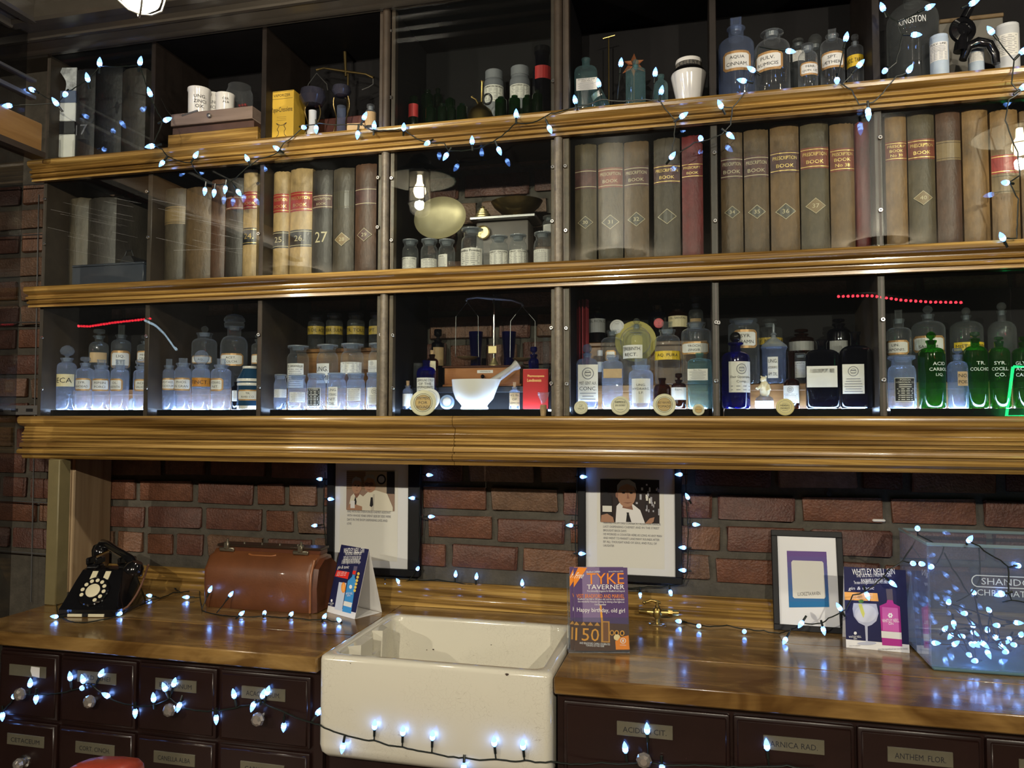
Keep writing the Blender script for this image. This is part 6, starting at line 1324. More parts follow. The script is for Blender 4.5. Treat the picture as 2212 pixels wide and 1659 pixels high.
handwriting(p, ['ARRIVED FROM THIS CORNER AT ALLERTON MANOR', 'LAST DISPENSING CHEMIST AND IN THE STREET', 'BROUGHT BACK DAYS', 'HE WORKED A COUNTER HERE AS LONG AS ANY MAN', 'AND WENT TO MARKET LANE MANY ROUNDS AFTER', 'BY ALL THOUGHT KIND OF SOUL AND FULL OF', 'LAUGHTER']); p.done(t)

# ------------------------------------------------------------------ leaning frame with the purple and blue print
a, b = PZ(1672, 1360, CT), PZ(1827, 1371, CT); w = (b.x-a.x)*1.02
zt = PY(1760, 1148, .615).z
t = thing('standing_frame', 'black frame with white mount and purple blue print leaning on the bricks', 'picture frame', (a.x, .562, CT+.0004)); h = math.hypot(zt-CT, .055); t.rotation_euler.x = -math.atan2(.052, zt-CT)
bw = w*.085
for nm, q in (('frame_rail', (0, w, 0, bw)), ('frame_rail', (0, w, h-bw, h)), ('frame_stile', (0, bw, bw, h-bw)), ('frame_stile', (w-bw, w, bw, h-bw))):
    mb = MB(); mb.box(q[0], q[1], 0, .018, q[2], q[3], FRAMEM, c=.0012); obj(nm, mb, t)
mb = MB(); mb.box(bw*.8, w-bw*.8, .008, .015, bw*.8, h-bw*.8, mat('mount_board', (.76, .77, .78), .35)); obj('mount', mb, t, smooth=False)
upd(); mw = t.matrix_world
p = Print(mw @ Vector((bw, .008, bw)), mw.to_3x3() @ Vector((1, 0, 0)), mw.to_3x3() @ Vector((0, 0, 1)), mw.to_3x3() @ Vector((0, -1, 0)), w-2*bw, h-2*bw, [(245, 228), (825, 250), (835, 985), (260, 925)])
for i in range(10):
    q = i/9; p.poly([(336+12*q*1.0, 352+45*i), (725+9*q, 366+45*i), (727+9*q, 366+45*(i+1)), (337+12*q, 352+45*(i+1))], F_('insta%d' % i, (.16-.14*q, .09+.08*q, .30+.10*q)))
p.poly([(392, 430), (678, 444), (692, 458), (702, 735), (690, 748), (400, 733), (386, 720), (377, 445)], IVORY)
p.text('LUCREZTIA.RAVEN', 432, 688, 650, 716, INK)
p.done(t)

# ------------------------------------------------------------------ gin cards
cl_, cr_ = PZ(1828, 1399, CT), PZ(1965, 1411, CT); ux = (cr_-cl_).normalized(); wc = (cr_-cl_).length
n_ = Vector((ux.y, -ux.x, 0)); hz = PY(1825, 1227, .44).z-CT
lean = .16; uz = (Vector((0, 0, 1))*math.cos(lean)-n_*math.sin(lean)).normalized(); nn = ux.cross(uz); hc = hz/math.cos(lean)*1.0
t = thing('advert_card', 'standing navy advert card with a pink bottle and a balloon glass', 'card', cl_+Vector((0, 0, .0004)))
mb = MB(); th = .002
def slab(mb, o, ux, uz, n, w, h, th, m):
    vs = []
    for k in (0, -th):
        for u_, v_ in ((0, 0), (w, 0), (w, h), (0, h)): vs.append(o+ux*u_+uz*v_+n*k)
    mb.add(vs, [(0, 1, 2, 3), (7, 6, 5, 4), (0, 4, 5, 1), (1, 5, 6, 2), (2, 6, 7, 3), (3, 7, 4, 0)], m)
slab(mb, Vector((0, 0, 0)), ux, uz, nn, wc, hc, th, WHITE); obj('front_panel', mb, t, smooth=False)
mb = MB(); back = -n_*.11; o2 = uz*hc; d2 = (back-uz*hc); slab(mb, back-nn*0, ux, (uz*hc-back).normalized(), -n_, wc, (uz*hc-back).length*.985, th, WHITE); obj('back_panel', mb, t, smooth=False)
upd()
p = Print(cl_+Vector((0, 0, .0004)), ux, uz, nn, wc, hc, [(768, 472), (1283, 508), (1287, 1165), (775, 1110)])
p.poly([(768, 472), (1283, 508), (1286, 1100), (774, 1046)], NAVYP)
p.text('WHITLEY NEILL GIN', 838, 490, 1190, 540, WHITEI); p.text("THE UK'S NO.1 PREMIUM GIN", 870, 532, 1158, 560, WHITEI); p.text('RHUBARB & GINGER GIN', 910, 572, 1130, 600, WHITEI); p.text('The taste of an English country garden with a twist of ginger', 850, 588, 1180, 622, WHITEI)
p.text('gin & tonic', 805, 635, 1015, 668, WHITEI, .25)
p.poly([(770, 675), (1040, 690), (1048, 755), (772, 738)], ORG2)
for y_ in (694, 710, 726): p.text('pour over ice and stir with lime', 835, y_-6, 1000, y_+8, WHITEI)
GLS = F_('drawn_glass', (.48, .50, .60)); p.poly([(842, 765), (1030, 775), (1044, 850), (1025, 910), (985, 940), (952, 950), (950, 1078), (935, 1078), (930, 945), (880, 920), (842, 870), (833, 810)], GLS); p.ell(940, 850, 90, 70, F_('ice', (.62, .64, .72))); p.ell(942, 1082, 78, 14, GLS); p.poly([(880, 770), (910, 775), (932, 850), (920, 885), (900, 840)], LIMEP); p.ell(905, 752, 22, 14, F_('sprig', (.10, .25, .06)), 10)
p.poly([(1112, 655), (1165, 658), (1168, 748), (1118, 745)], F_('cap_dark', (.10, .08, .10))); p.poly([(1120, 745), (1165, 748), (1172, 775), (1222, 800), (1228, 1112), (1066, 1098), (1055, 790), (1112, 768)], MAG); p.poly([(1075, 800), (1205, 812), (1208, 1000), (1075, 985)], MAGL); p.poly([(1062, 988), (1226, 1004), (1226, 1058), (1062, 1040)], IVORY)
p.text('WHITLEY NEILL', 1072, 895, 1210, 922, WHITEI); p.text('GIN', 1122, 924, 1162, 942, WHITEI)
for k in range(6): aa = k*PI/3; p.ell(1140+13*math.cos(aa), 868+13*math.sin(aa), 8, 8, WHITEI, 8)
for k in range(6): aa = k*PI/3; p.ell(850+7*math.cos(aa), 1000+7*math.sin(aa), 6, 6, WHITEI, 8)
p.text('WHITLEY NEILL', 797, 1020, 897, 1036, WHITEI); p.text('GIN', 835, 1038, 862, 1048, WHITEI); p.text('please drink responsibly', 800, 1092, 888, 1102, GREYINK); p.text('please drink responsibly and never more than intended', 1030, 1120, 1270, 1140, GREYINK)
p.done(t)
# tent card left
cl_, cr_, cb_ = PZ(706, 1322, CT), PZ(766, 1338, CT), PZ(823, 1323, CT); ux = (cr_-cl_).normalized(); wc = (cr_-cl_).length; bk_ = (cb_-cr_)
n_ = Vector((ux.y, -ux.x, 0)).normalized(); dep = abs(bk_.dot(n_)); hz = PY(795, 1186, cr_.y+dep*.5).z-CT
t = thing('tent_card', 'small navy tent card with a blue bottle standing beside the leather bag', 'card', cl_+Vector((0, 0, .0004)))
top = -n_*dep*.5+Vector((0, 0, hz)); uz = top.normalized(); hc = top.length; nn = ux.cross(uz)
mb = MB(); slab(mb, Vector((0, 0, 0)), ux, uz, nn, wc, hc, .0012, WHITE); obj('front_panel', mb, t, smooth=False)
b0 = -n_*dep; ub = (top-b0).normalized(); mb = MB(); slab(mb, b0, ux, ub, n_, wc, (top-b0).length*.99, .0012, WHITE); obj('back_panel', mb, t, smooth=False)
mb = MB(); slab(mb, -n_*.004+Vector((0, 0, .0004)), ux, -n_, Vector((0, 0, 1)), wc, dep-.008, .0004, WHITE); obj('base_panel', mb, t, smooth=False)
upd(); p = Print(t.location, ux, uz, nn, wc, hc, [(1290, 755), (1537, 800), (1420, 1425), (1168, 1350)])
p.poly([(1290, 755), (1537, 800), (1431, 1366), (1180, 1292)], NAVYP)
p.text('WHITLEY NEILL GIN', 1313, 785, 1495, 832, WHITEI); p.text("THE UK'S NO.1 PREMIUM GIN", 1325, 820, 1470, 850, WHITEI); p.text('DISTILLERS CUT LONDON DRY GIN', 1312, 856, 1465, 890, WHITEI)
for i in range(2): p.text('a subtle fragrant citrus and floral gin', 1300-4*i, 880+17*i, 1455+8*i, 914+17*i, WHITEI)
p.text('gin & tonic', 1262, 938, 1362, 976, WHITEI, .25); p.poly([(1255, 978), (1368, 1000), (1352, 1060), (1236, 1032)], REDP)
for i in range(3): p.text('pour over ice', 1262-4*i, 990+14*i, 1345-6*i, 1006+14*i, WHITEI)
p.poly([(1275, 1085), (1342, 1095), (1305, 1345), (1238, 1328)], F_('tall_glass', (.55, .60, .70))); p.ell(1316, 1135, 20, 48, ORG); p.ell(1316, 1135, 12, 38, ORG2)
p.poly([(1408, 945), (1440, 950), (1415, 1045), (1428, 1075), (1388, 1372), (1308, 1350), (1355, 1075), (1392, 1040)], BLUEP); p.poly([(1408, 945), (1440, 950), (1424, 1030), (1396, 1025)], F_('neck', (.12, .10, .16))); p.poly([(1400, 985), (1428, 990), (1420, 1020), (1395, 1015)], REDP); p.poly([(1325, 1255), (1398, 1275), (1390, 1318), (1318, 1296)], IVORY); p.ell(1382, 1130, 14, 18, WHITEI, 10); p.text('WHITLEY NEILL', 1338, 1180, 1402, 1200, WHITEI); p.text('GIN', 1350, 1202, 1380, 1216, WHITEI)
for i in range(6): p.ell(1450-6*i, 1015+30*i, 12, 14, F_('lemon', (.75, .55, .10)), 8)
p.ell(1215, 1250, 9, 14, WHITEI, 8); p.text('WHITLEY NEILL', 1186, 1268, 1236, 1282, WHITEI); p.text('GIN', 1202, 1284, 1224, 1294, WHITEI)
p.done(t)

# ------------------------------------------------------------------ magazines in a clear holder
bl, br = PZ(1228, 1411, CT), PZ(1360, 1411, CT); ux = (br-bl).normalized(); wm = (br-bl).length*.90; n_ = Vector((ux.y, -ux.x, 0)); lean = .14
uz = (Vector((0, 0, 1))*math.cos(lean)-n_*math.sin(lean)).normalized(); nn = ux.cross(uz)
hm = (PY(1290, 1224, bl.y+.06).z-CT-.006)/math.cos(lean)
hold = thing('brochure_holder', 'clear acrylic brochure holder standing at the right corner of the sink', 'holder', bl+Vector((0, 0, .0004)))
wh = (br-bl).length
mb = MB(); slab(mb, Vector((0, 0, 0))+n_*.0, ux, uz, nn, wh, hm*.42, .002, G_ACRYL); obj('front_pocket', mb, hold, smooth=False)
mb = MB(); slab(mb, -n_*.034, ux, uz, nn, wh, hm*.92, .002, G_ACRYL); obj('back_panel', mb, hold, smooth=False)
mb = MB(); slab(mb, Vector((0, 0, .002)), ux, -n_, Vector((0, 0, 1)), wh, .034, .002, G_ACRYL); obj('floor_panel', mb, hold, smooth=False)
for s in (0, wh-.002):
    mb = MB(); mb.add([ux*s+q for q in (Vector((0, 0, 0)), -n_*.034, -n_*.034+uz*hm*.88, uz*hm*.42)]+[ux*(s+.002)+q for q in (Vector((0, 0, 0)), -n_*.034, -n_*.034+uz*hm*.88, uz*hm*.42)], [(0, 1, 2, 3), (7, 6, 5, 4), (0, 4, 5, 1), (1, 5, 6, 2), (2, 6, 7, 3), (3, 7, 4, 0)], G_ACRYL); obj('side_panel', mb, hold, smooth=False)
def magazine(off, sh, label):
    o = bl+Vector((0, 0, .0050))-n_*(.0045+off)+ux*(wh*.06+sh)
    t = thing('magazine', label, 'magazine', o, 0, 'pub magazines in the clear holder')
    mb = MB(); slab(mb, Vector((0, 0, 0)), ux, uz, nn, wm, hm, .003, PAPER); obj('pages', mb, t, smooth=False); upd()
    p = Print(o, ux, uz, nn, wm, hm, [(205, 866), (602, 876), (655, 1532), (212, 1560)])
    def Q(x0, y0, x1, y1, m): p.poly([(x0, y0), (x1, y0), (x1, y1), (x0, y1)], m)
    p.poly([(205, 866), (602, 876), (655, 1532), (212, 1560)], PURP); p.poly([(270, 868), (400, 871), (420, 1300), (280, 1300)], PURPL); p.poly([(205, 1300), (637, 1310), (655, 1532), (212, 1560)], F_('night_brown', (.10, .045, .02)))
    p.poly([(240, 868), (310, 870), (206, 1020), (205, 940)], ORG); p.text('Free', 222, 905, 285, 950, WHITEI, .6)
    p.text('TYKE', 305, 915, 582, 995, ORG); p.text('TAVERNER', 308, 1000, 588, 1035, WHITEI); p.text('Free bimonthly magazine for Bradford and beyond', 312, 1042, 592, 1060, WHITEI); p.text('Bradford CAMRA', 305, 895, 408, 908, WHITEI); p.text('January/February 2024', 468, 897, 574, 909, WHITEI)
    p.text('VISIT BRADFORD AND MARVEL', 226, 1074, 592, 1104, ORG); p.text('Bradford City Hall is 150 years old, and the city celebrated', 238, 1106, 592, 1124, WHITEI); p.text('this wonderful Victorian building by shining a few lights on', 238, 1126, 594, 1144, WHITEI); p.text('it in December', 372, 1146, 460, 1162, WHITEI)
    p.text('Happy birthday, old girl', 230, 1184, 602, 1228, WHITEI)
    p.poly([(410, 1160), (424, 1160), (440, 1290), (490, 1290), (500, 1470), (430, 1470), (425, 1300)], GLOWP); p.poly([(440, 1300), (480, 1300), (488, 1460), (446, 1460)], F_('tower_shade', (.25, .10, .03)))
    for x in (205, 262, 318, 372): p.poly([(x, 1330), (x+22, 1300), (x+46, 1330)], GLOWP)
    p.text('150', 216, 1355, 412, 1465, GLOWP); 
    for x in (512, 548, 590): p.ell(x, 1385, 18, 24, GLOWP, 10); p.ell(x, 1385, 10, 15, DKP, 10)
    p.ell(552, 1422, 25, 26, F_('moon', (.85, .68, .35))); p.poly([(540, 1452), (560, 1446), (575, 1420), (640, 1400), (655, 1520), (548, 1528)], ORG); p.ell(600, 1448, 22, 24, WHITEI, 16); p.ell(600, 1448, 17, 19, ORG, 16); p.rect(594, 1438, 606, 1458, WHITEI)
    p.text('CAMRA', 578, 1480, 626, 1490, WHITEI); p.text('AND BRADFORD CAMRA CELEBRATES', 252, 1476, 500, 1494, WHITEI); p.text('TURNING 50 THIS YEAR', 305, 1496, 455, 1512, WHITEI)
    p.done(t)
magazine(.0, .007, 'front purple pub magazine with big orange title in the clear holder')
magazine(.008, -.003, 'second purple pub magazine peeping out behind the front one')

# ------------------------------------------------------------------ glass tank with fairy lights
tx, ty = .545, .262; tw, td = .56, .275; th_ = 1.229-CT
tank = thing('glass_tank', 'large open glass chromatography tank full of fairy lights at the right end', 'tank', (tx+tw/2, ty+td/2, CT+.0004))
g = .006
def tpart(nm, x0, x1, y0, y1, z0, z1):
    mb = MB(); mb.box(x0-tw/2, x1-tw/2, y0-td/2, y1-td/2, z0, z1, G_TANK, c=.0018); return obj(nm, mb, tank)
fp = tpart('front_wall', 0, tw, 0, g, .012, th_); tpart('back_wall', 0, tw, td-g, td, .012, th_); tpart('left_wall', 0, g, g, td-g, .012, th_); tpart('right_wall', tw-g, tw, g, td-g, .012, th_)
mb = MB(); mb.box(-tw/2+.008, tw/2-.008, -td/2+.008, td/2-.008, 0, .012, mat('thick_green_glass_base', (.10, .19, .24), .1), c=.004); obj('base', mb, tank)
mb = MB(); RIMG = glass('bright_rim_glass', (.80, .92, .90), .35, (.62, .80, .82), .4)
for y0, y1 in ((-td/2-.002, -td/2+g+.002), (td/2-g-.002, td/2+.002)): mb.box(-tw/2-.002, tw/2+.002, y0, y1, th_-.004, th_+.004, RIMG, c=.0015)
for x0, x1 in ((-tw/2-.002, -tw/2+g+.002), (tw/2-g-.002, tw/2+.002)): mb.box(x0, x1, -td/2+g, td/2-g, th_-.004, th_+.004, RIMG, c=.0015)
obj('rim', mb, tank)
ETCH = mat('etched_lettering', (.50, .58, .68), .5); upd()
a, b = PY(2100, 1262, ty), PY(2256, 1292, ty); p = Print(a, (1, 0, 0), (0, 0, 1), (0, -1, 0), 1, 1)
mb = MB(); CURK[0] = 1; f = lambda x, z: (x-(tx+tw/2), -td/2-.0006, z-CT-.0004)
z0_, z1_ = PY(2150, 1270, ty).z, PY(2150, 1243, ty).z; xa, xb = PY(2098, 1255, ty).x, PY(2098, 1255, ty).x+.170; r_ = (z0_-z1_)/2
zm = (z0_+z1_)/2; hh = abs(z1_-z0_)/2; o_ = []; i_ = []
for k in range(24):
    aa = 2*PI*k/24; cx = xb-hh if math.cos(aa) > 0 else xa+hh; o_.append(f(cx+hh*math.cos(aa), zm+hh*math.sin(aa))); i_.append(f(cx+hh*.84*math.cos(aa), zm+hh*.84*math.sin(aa)))
mb.add(o_+i_, [(k, (k+1) % 24, 24+(k+1) % 24, 24+k) for k in range(24)], ETCH)
put_text(mb, 'SHANDON', (xa+xb)/2, zm, .135, hh*1.05, ETCH, f); put_text(mb, 'CHROMATANK', (xa+xb)/2+.002, PY(2150, 1281, ty).z, .150, .0145, ETCH, f); flat('lettering', mb, fp)

# ------------------------------------------------------------------ telephone
c0, c1 = PZ(150, 1337, CT), PZ(240, 1336, CT); ax = Vector((c1.x-c0.x, c1.y-c0.y, 0)); rz = math.atan2(ax.y, ax.x)*.75
ph = thing('telephone', 'black bakelite rotary telephone with ivory number ring on the left worktop', 'telephone', ((c0.x+c1.x)/2-.024, (c0.y+c1.y)/2+.012, CT+.0004), rz)
W2 = .084
body = [(0, 0), (.185, 0), (.185, .018), (.160, .100), (.150, .128), (.120, .136), (.085, .128), (.060, .100), (.012, .034), (0, .022)]   # (depth, height)
mb = MB(); n = len(body); ls = []
for s, k in ((-1.0, 1.0), (-.96, 1.0), (.96, 1.0), (1.0, 1.0)):
    lp = []
    for (d, z) in body:
        f_ = 1-.30*max(0, (z-.02))/.12; e_ = .94 if abs(s) == 1 else 1.0
        lp.append((s*W2*1.12*f_, .0925+(d-.0925)*e_, z*e_ if z > .03 else z))
    ls.append(lp)
loops(mb, ls, BLACK); obj('body', mb, ph, ang=32)
sl = math.atan2(.066, .048); dn = Vector((0, -math.sin(sl), math.cos(sl))); dc = Vector((0, .038, .069)) + dn*.002
Td = Matrix.Translation(dc) @ Matrix.Rotation(sl, 4, 'X')
mb = MB(); mb.lathe([(.048, -.004), (.048, .004), (.045, .007), (.001, .007)], BLACK, 32, T=Td); dial = obj('dial', mb, ph)
IV = mat('ivory_plastic', (.72, .66, .46), .35)
mb = MB(); mb.lathe([(.022, .0072), (.022, .0095), (.020, .0105), (.001, .0105)], IV, 24, T=Td); obj('number_disc', mb, dial)
for i in range(10):
    aa = math.radians(-62+i*29.5); mb = MB(); mb.lathe([(.0062, .0072), (.0060, .0082), (.001, .0082)], IV, 12, (.0345*math.cos(aa), .0345*math.sin(aa), 0), T=None); mb.v = [tuple(Td @ Vector(q)) for q in mb.v]; obj('finger_hole', mb, dial)
mb = MB(); mb.box(.020, .036, -.040, -.036, .008, .012, CHROME, c=.001); mb.v = [tuple(Td @ Vector(q)) for q in mb.v]; obj('finger_stop', mb, dial)
s2 = Matrix.Translation(Vector((0, .0725, .114))+Vector((0, -.72, .69))*.0012) @ Matrix.Rotation(math.atan2(.028, .025), 4, 'X')
for x0 in (-.030, .012):
    mb = MB(); mb.box(x0, x0+.018, -.016, .014, -.001, .0012, IV, c=.0005); mb.v = [tuple(s2 @ Vector(q)) for q in mb.v]; obj('number_card', mb, ph)
mb = MB(); mb.box(-.060, .055, -.004, .006, .001, .010, IV, c=.001); obj('drawer_front', mb, ph)
mb = MB(); mb.box(-.012, .006, -.007, -.002, .002, .012, BLACKM, c=.001); obj('drawer_pull', mb, ph)
for x in (-.052, .052):
    mb = MB(); mb.box(x-.020, x+.020, .112, .150, .126, .140, BLACK, c=.004); mb.box(x-.020, x-.010, .106, .158, .138, .162, BLACK, c=.004); mb.box(x+.010, x+.020, .106, .158, .138, .162, BLACK, c=.004); obj('cradle', mb, ph)
hs = thing('handset', 'black bakelite handset lying across the telephone cradle', 'handset', ph.matrix_world.to_translation())
Th = Matrix.Translation(Vector((ph.location.x, ph.location.y, CT))) @ Matrix.Rotation(rz, 4, 'Z')
cz_ = .1585
HZ = lambda x: cz_-.14*x
HP = lambda q, dz: (.012+.84*q, .145-.62*q, HZ(q)+dz)
pts = [HP(-.116, .008), HP(-.096, .022), HP(-.06, .026), HP(0, .022), HP(.06, .020), HP(.095, .014), HP(.112, .000)]
upd(); hs.location = Th @ Vector((0, .132, cz_)); inv = Matrix.Translation(-hs.location)
mb = MB(); mb.tube([inv @ (Th @ Vector(q)) for q in pts], [.014, .015, .0125, .0118, .0125, .015, .014], BLACK, 14); obj('grip', mb, hs)
for s, z in ((-1, HZ(-.112)-.004), (1, HZ(.112)-.006)):
    mb = MB(); Tc = inv @ Th @ Matrix.Translation(HP(s*.114, z-HZ(s*.112))) @ Matrix.Rotation(s*.45, 4, 'Y'); mb.lathe([(.016, .022), (.026, .010), (.031, -.006), (.031, -.012), (.026, -.015), (.001, -.012)], BLACK, 24, T=Tc); obj('earpiece' if s < 0 else 'mouthpiece', mb, hs)
CB = mat('brown_braid', (.13, .055, .03), .7, var=.3, vs=200)
q0 = Th @ Vector((.125, .13, cz_-.02)); q1 = Th @ Vector((.10, .05, .02))
mb = MB(); mid = [q0.lerp(q1, f_)+Vector((.012*math.sin(f_*PI), -.01*math.sin(f_*PI), -.012*math.sin(f_*PI))) for f_ in [i/10 for i in range(11)]]; o = hs; mb.tube([m_-hs.location for m_ in mid]+[q1-hs.location+Vector((-.01, -.035, -.012))], .0032, CB, 8); obj('braided_lead', mb, o)['label'] = 'brown braided lead'

# ------------------------------------------------------------------ leather bag
LBAG = mat('tan_bag_leather', (.135, .046, .016), .42, var=.28, vs=5, bump=.12, bs=160, coat=.15); LBD = mat('dark_bag_leather', (.10, .030, .012), .4, var=.2, bump=.1, bs=160); SNAP = mat('tarnished_nickel', (.30, .27, .20), .35, metal=.9, var=.2)
bl, br = PZ(440, 1311, CT), PZ(672, 1327, CT); ux = (br-bl); wb_ = ux.length; rz = math.atan2(ux.y, ux.x)
bag = thing('leather_bag', 'brown leather doctor bag with metal clasps on the left worktop', 'bag', (bl.x, bl.y, CT+.0004), rz)
ztb = PY(570, 1178, bl.y+.08).z-CT; D_ = .155
prof = [(.004, 0), (-.004, .02), (-.008, .08), (-.004, .125), (.020, .165), (.048, ztb-.022), (.058, ztb-.012)]
prof2 = [(D_-.058, ztb-.012), (D_-.048, ztb-.022), (D_-.020, .165), (D_+.004, .125), (D_+.008, .08), (D_+.004, .02), (D_-.004, 0)]
mb = MB(); ring = prof+prof2; ls = []
for x, k in ((0, .90), (.006, .97), (.016, 1.0), (wb_*.35, 1.02), (wb_*.7, 1.02), (wb_-.016, 1.0), (wb_-.006, .97), (wb_, .90)):
    sag_ = .0; ls.append([(x+(.004*math.sin(z*40) if 0 < x < wb_ else 0), D_/2+(y-D_/2)*k, z*(1-.02*(1-k)*5)) for y, z in ring])
loops(mb, ls, LBAG); obj('body', mb, bag, ang=60)
mb = MB(); gx = wb_+.002; gus = [(.002, 0), (-.004, .08), (.010, .14), (.052, ztb-.03), (D_-.052, ztb-.03), (D_-.010, .14), (D_+.004, .08), (D_-.002, 0)]
ls = [[(gx-.004, y, z) for y, z in gus], [(gx+.014, D_/2+(y-D_/2)*.9, z*.96+.003) for y, z in gus], [(gx+.004+.0, D_/2+(y-D_/2)*.45, z*.80+.02) for y, z in gus]]
loops(mb, ls, LBD); obj('gusset', mb, bag)
mb = MB(); mb.tube([(wb_-.002, -.004, .004), (wb_, -.009, .08), (wb_, -.004, .125), (wb_-.002, .020, .162), (wb_-.006, .046, ztb-.028)], .0042, mat('edge_binding', (.28, .10, .03), .4), 8); obj('piping', mb, bag)
mb = MB(); mb.box(.015, wb_+.002, .052, D_-.052, ztb-.020, ztb-.002, LBD, c=.003); mb.box(.012, wb_+.005, .048, D_-.048, ztb-.004, ztb+.004, mat('dark_bag_frame', (.045, .028, .018), .35, metal=.5), c=.0015); obj('frame', mb, bag)
for fx in (.13, .83):
    mb = MB(); x = wb_*fx; mb.box(x-.028, x+.028, .043, .052, ztb-.020, ztb-.006, SNAP, c=.003); mb.box(x-.009, x+.009, .040, .056, ztb-.012, ztb+.012, SNAP, c=.003); mb.lathe([(.004, 0), (.004, .010), (.002, .012)], SNAP, 10, (x, .05, ztb+.010)); obj('clasp', mb, bag)
mb = MB(); x = wb_*.5; mb.tube([(x-.055, .040, ztb-.024), (x-.04, .034, ztb-.027), (x+.03, .034, ztb-.027), (x+.045, .040, ztb-.024)], .004, mat('edge_binding', (.28, .10, .03), .4), 8); obj('handle', mb, bag)
for k in range(4):
    mb = MB(); x = wb_*(.25+.17*k); mb.lathe([(.004, 0), (.004, .004), (.002, .006)], SNAP, 10, (x, D_*.5, ztb+.003)); obj('stud', mb, bag)

# ------------------------------------------------------------------ brass tap and chain
q = PZ(1420, 1348, CT); tp = thing('brass_tap', 'old brass tap on a round flange right of the magazine holder', 'tap', (q.x, q.y, CT+.0004))
mb = MB(); mb.lathe([(.028, 0), (.029, .002), (.026, .004), (.010, .005)], CHROME, 28); obj('flange', mb, tp)
mb = MB(); mb.lathe([(.007, .004), (.007, .016), (.014, .022), (.017, .032), (.014, .044), (.008, .050), (.008, .054)], BRASS, 20); mb.tube([(-.055, -.004, .036), (-.020, 0, .034), (.0, 0, .034), (.040, .006, .034), (.062, .010, .034)], [.0075, .010, .013, .010, .0085], BRASS, 14); mb.lathe([(.012, -.007), (.013, 0), (.012, .007)], BRASS, 8, T=Matrix.Translation((.038, .006, .034)) @ Matrix.Rotation(PI/2, 4, 'Y')); obj('body', mb, tp)
mb = MB(); mb.tube([(-.036, -.003, .062), (-.018, -.002, .070), (0, 0, .066), (.010, .002, .062)], [.003, .0045, .0045, .003], BRASS, 10); mb.tube([(0, 0, .048), (0, 0, .068)], .005, BRASS, 10); mb.ball((-.038, -.003, .062), .006, BRASS); obj('handle', mb, tp)

# ------------------------------------------------------------------ red leather chair back at the bottom edge
q = PY(228, 1652, -.60); RL = mat('red_leather', (.26, .035, .018), .3, var=.2, vs=9, bump=.08, bs=140, coat=.2)
qa, qb = PY(158, 1661, -.60), PY(303, 1664, -.60)
ch = thing('bar_chair', 'red leather chair back with rounded corner poking up at the bottom left', 'chair', (q.x, -.60, 0), -.12)
hw = (qb.x-qa.x)/2; zt = PY(265, 1640, -.60).z; DKL = mat('dark_chair_leg', (.03, .015, .01), .35, coat=.3)
mb = MB(); ls = []
for y_, k in ((-.03, .90), (-.022, .98), (0, 1.0), (.022, .98), (.03, .90)):
    lp = []
    for x, z in ((-hw, zt-.42), (hw, zt-.42), (hw, zt-.025), (hw*.93, zt-.008), (hw*.75, zt-.001), (hw*.3, zt-.003), (-hw*.4, zt-.010), (-hw*.9, zt-.020), (-hw, zt-.04)): lp.append((x*k, y_, (zt-.21)+(z-zt+.21)*(1-(1-k)*.3)))
    ls.append(lp)
loops(mb, ls, RL); obj('backrest', mb, ch, ang=50)
mb = MB(); mb.tube([(-hw*.9, -.028, zt-.024), (-hw*.4, -.031, zt-.013), (hw*.3, -.031, zt-.006), (hw*.75, -.031, zt-.004), (hw*.92, -.028, zt-.012), (hw*.98, -.028, zt-.03)], .004, RL, 8); obj('piping', mb, ch)
mb = MB(); mb.box(-hw*1.4, hw*1.4, -.36, .02, zt-.50, zt-.42, RL, c=.02); obj('seat', mb, ch)
for sx in (-1, 1):
    for y_ in (-.34, 0): mb = MB(); mb.tube([(sx*hw*1.25, y_, zt-.49), (sx*hw*1.35, y_, 0)], [.016, .011], DKL, 10); obj('leg', mb, ch)

# ================================================================== pendant lamps
def pendant(x, y, z, label):
    t = thing('pendant_lamp', label, 'lamp', (x, y, z), 0, 'caged pendant lamps over the counter')
    SHD = mat('enamel_shade_out', (.03, .05, .04), .3, coat=.3); SHI = mat('enamel_shade_in', (.80, .78, .68), .35)
    mb = MB(); mb.lathe([(.05, .118), (.07, .112), (.150, .062), (.152, .058), (.150, .058), (.068, .106), (.05, .110)], SHD, 32, caps=False); obj('shade', mb, t)
    mb = MB(); mb.lathe([(.147, .057), (.066, .104), (.045, .108)], SHI, 32, caps=False); obj('shade_lining', mb, t)
    mb = MB(); mb.lathe([(.046, .085), (.046, .14), (.03, .16), (.014, .165), (.012, .19)], mat('cast_iron', (.05, .05, .048), .4, metal=.6), 20); obj('lamp_holder', mb, t)
    mb = MB(); mb.lathe([(.040, .085), (.040, -.055), (.036, -.070), (.022, -.082), (.004, -.086)], glass('lamp_jar_glass', (.93, .92, .88), .22, (.95, .92, .82), .3), 24, caps=False); obj('jar', mb, t)
    mb = MB(); mb.lathe([(.010, .08), (.012, .05), (.024, .028), (.026, .010), (.018, -.010), (.004, -.016)], BULB, 18); obj('bulb', mb, t)
    W = mat('cage_wire', (.35, .33, .28), .35, metal=.8)
    for k in range(4):
        a = PI/4+k*PI/2; c, s = math.cos(a), math.sin(a); mb = MB(); mb.tube([(.047*c, .047*s, .085), (.047*c, .047*s, -.055), (.041*c, .041*s, -.078), (.022*c, .022*s, -.092), (0, 0, -.096)], .0022, W, 7); obj('cage_wire', mb, t)
    for zz in (.02, -.04): mb = MB(); mb.tube([(.047*math.cos(a), .047*math.sin(a), zz) for a in [2*PI*i/24 for i in range(25)]], .002, W, 6); obj('cage_ring', mb, t)
    mb = MB(); mb.tube([(0, 0, .185), (0, 0, 2.93-z)], .004, BLACKM, 8); obj('cord', mb, t)
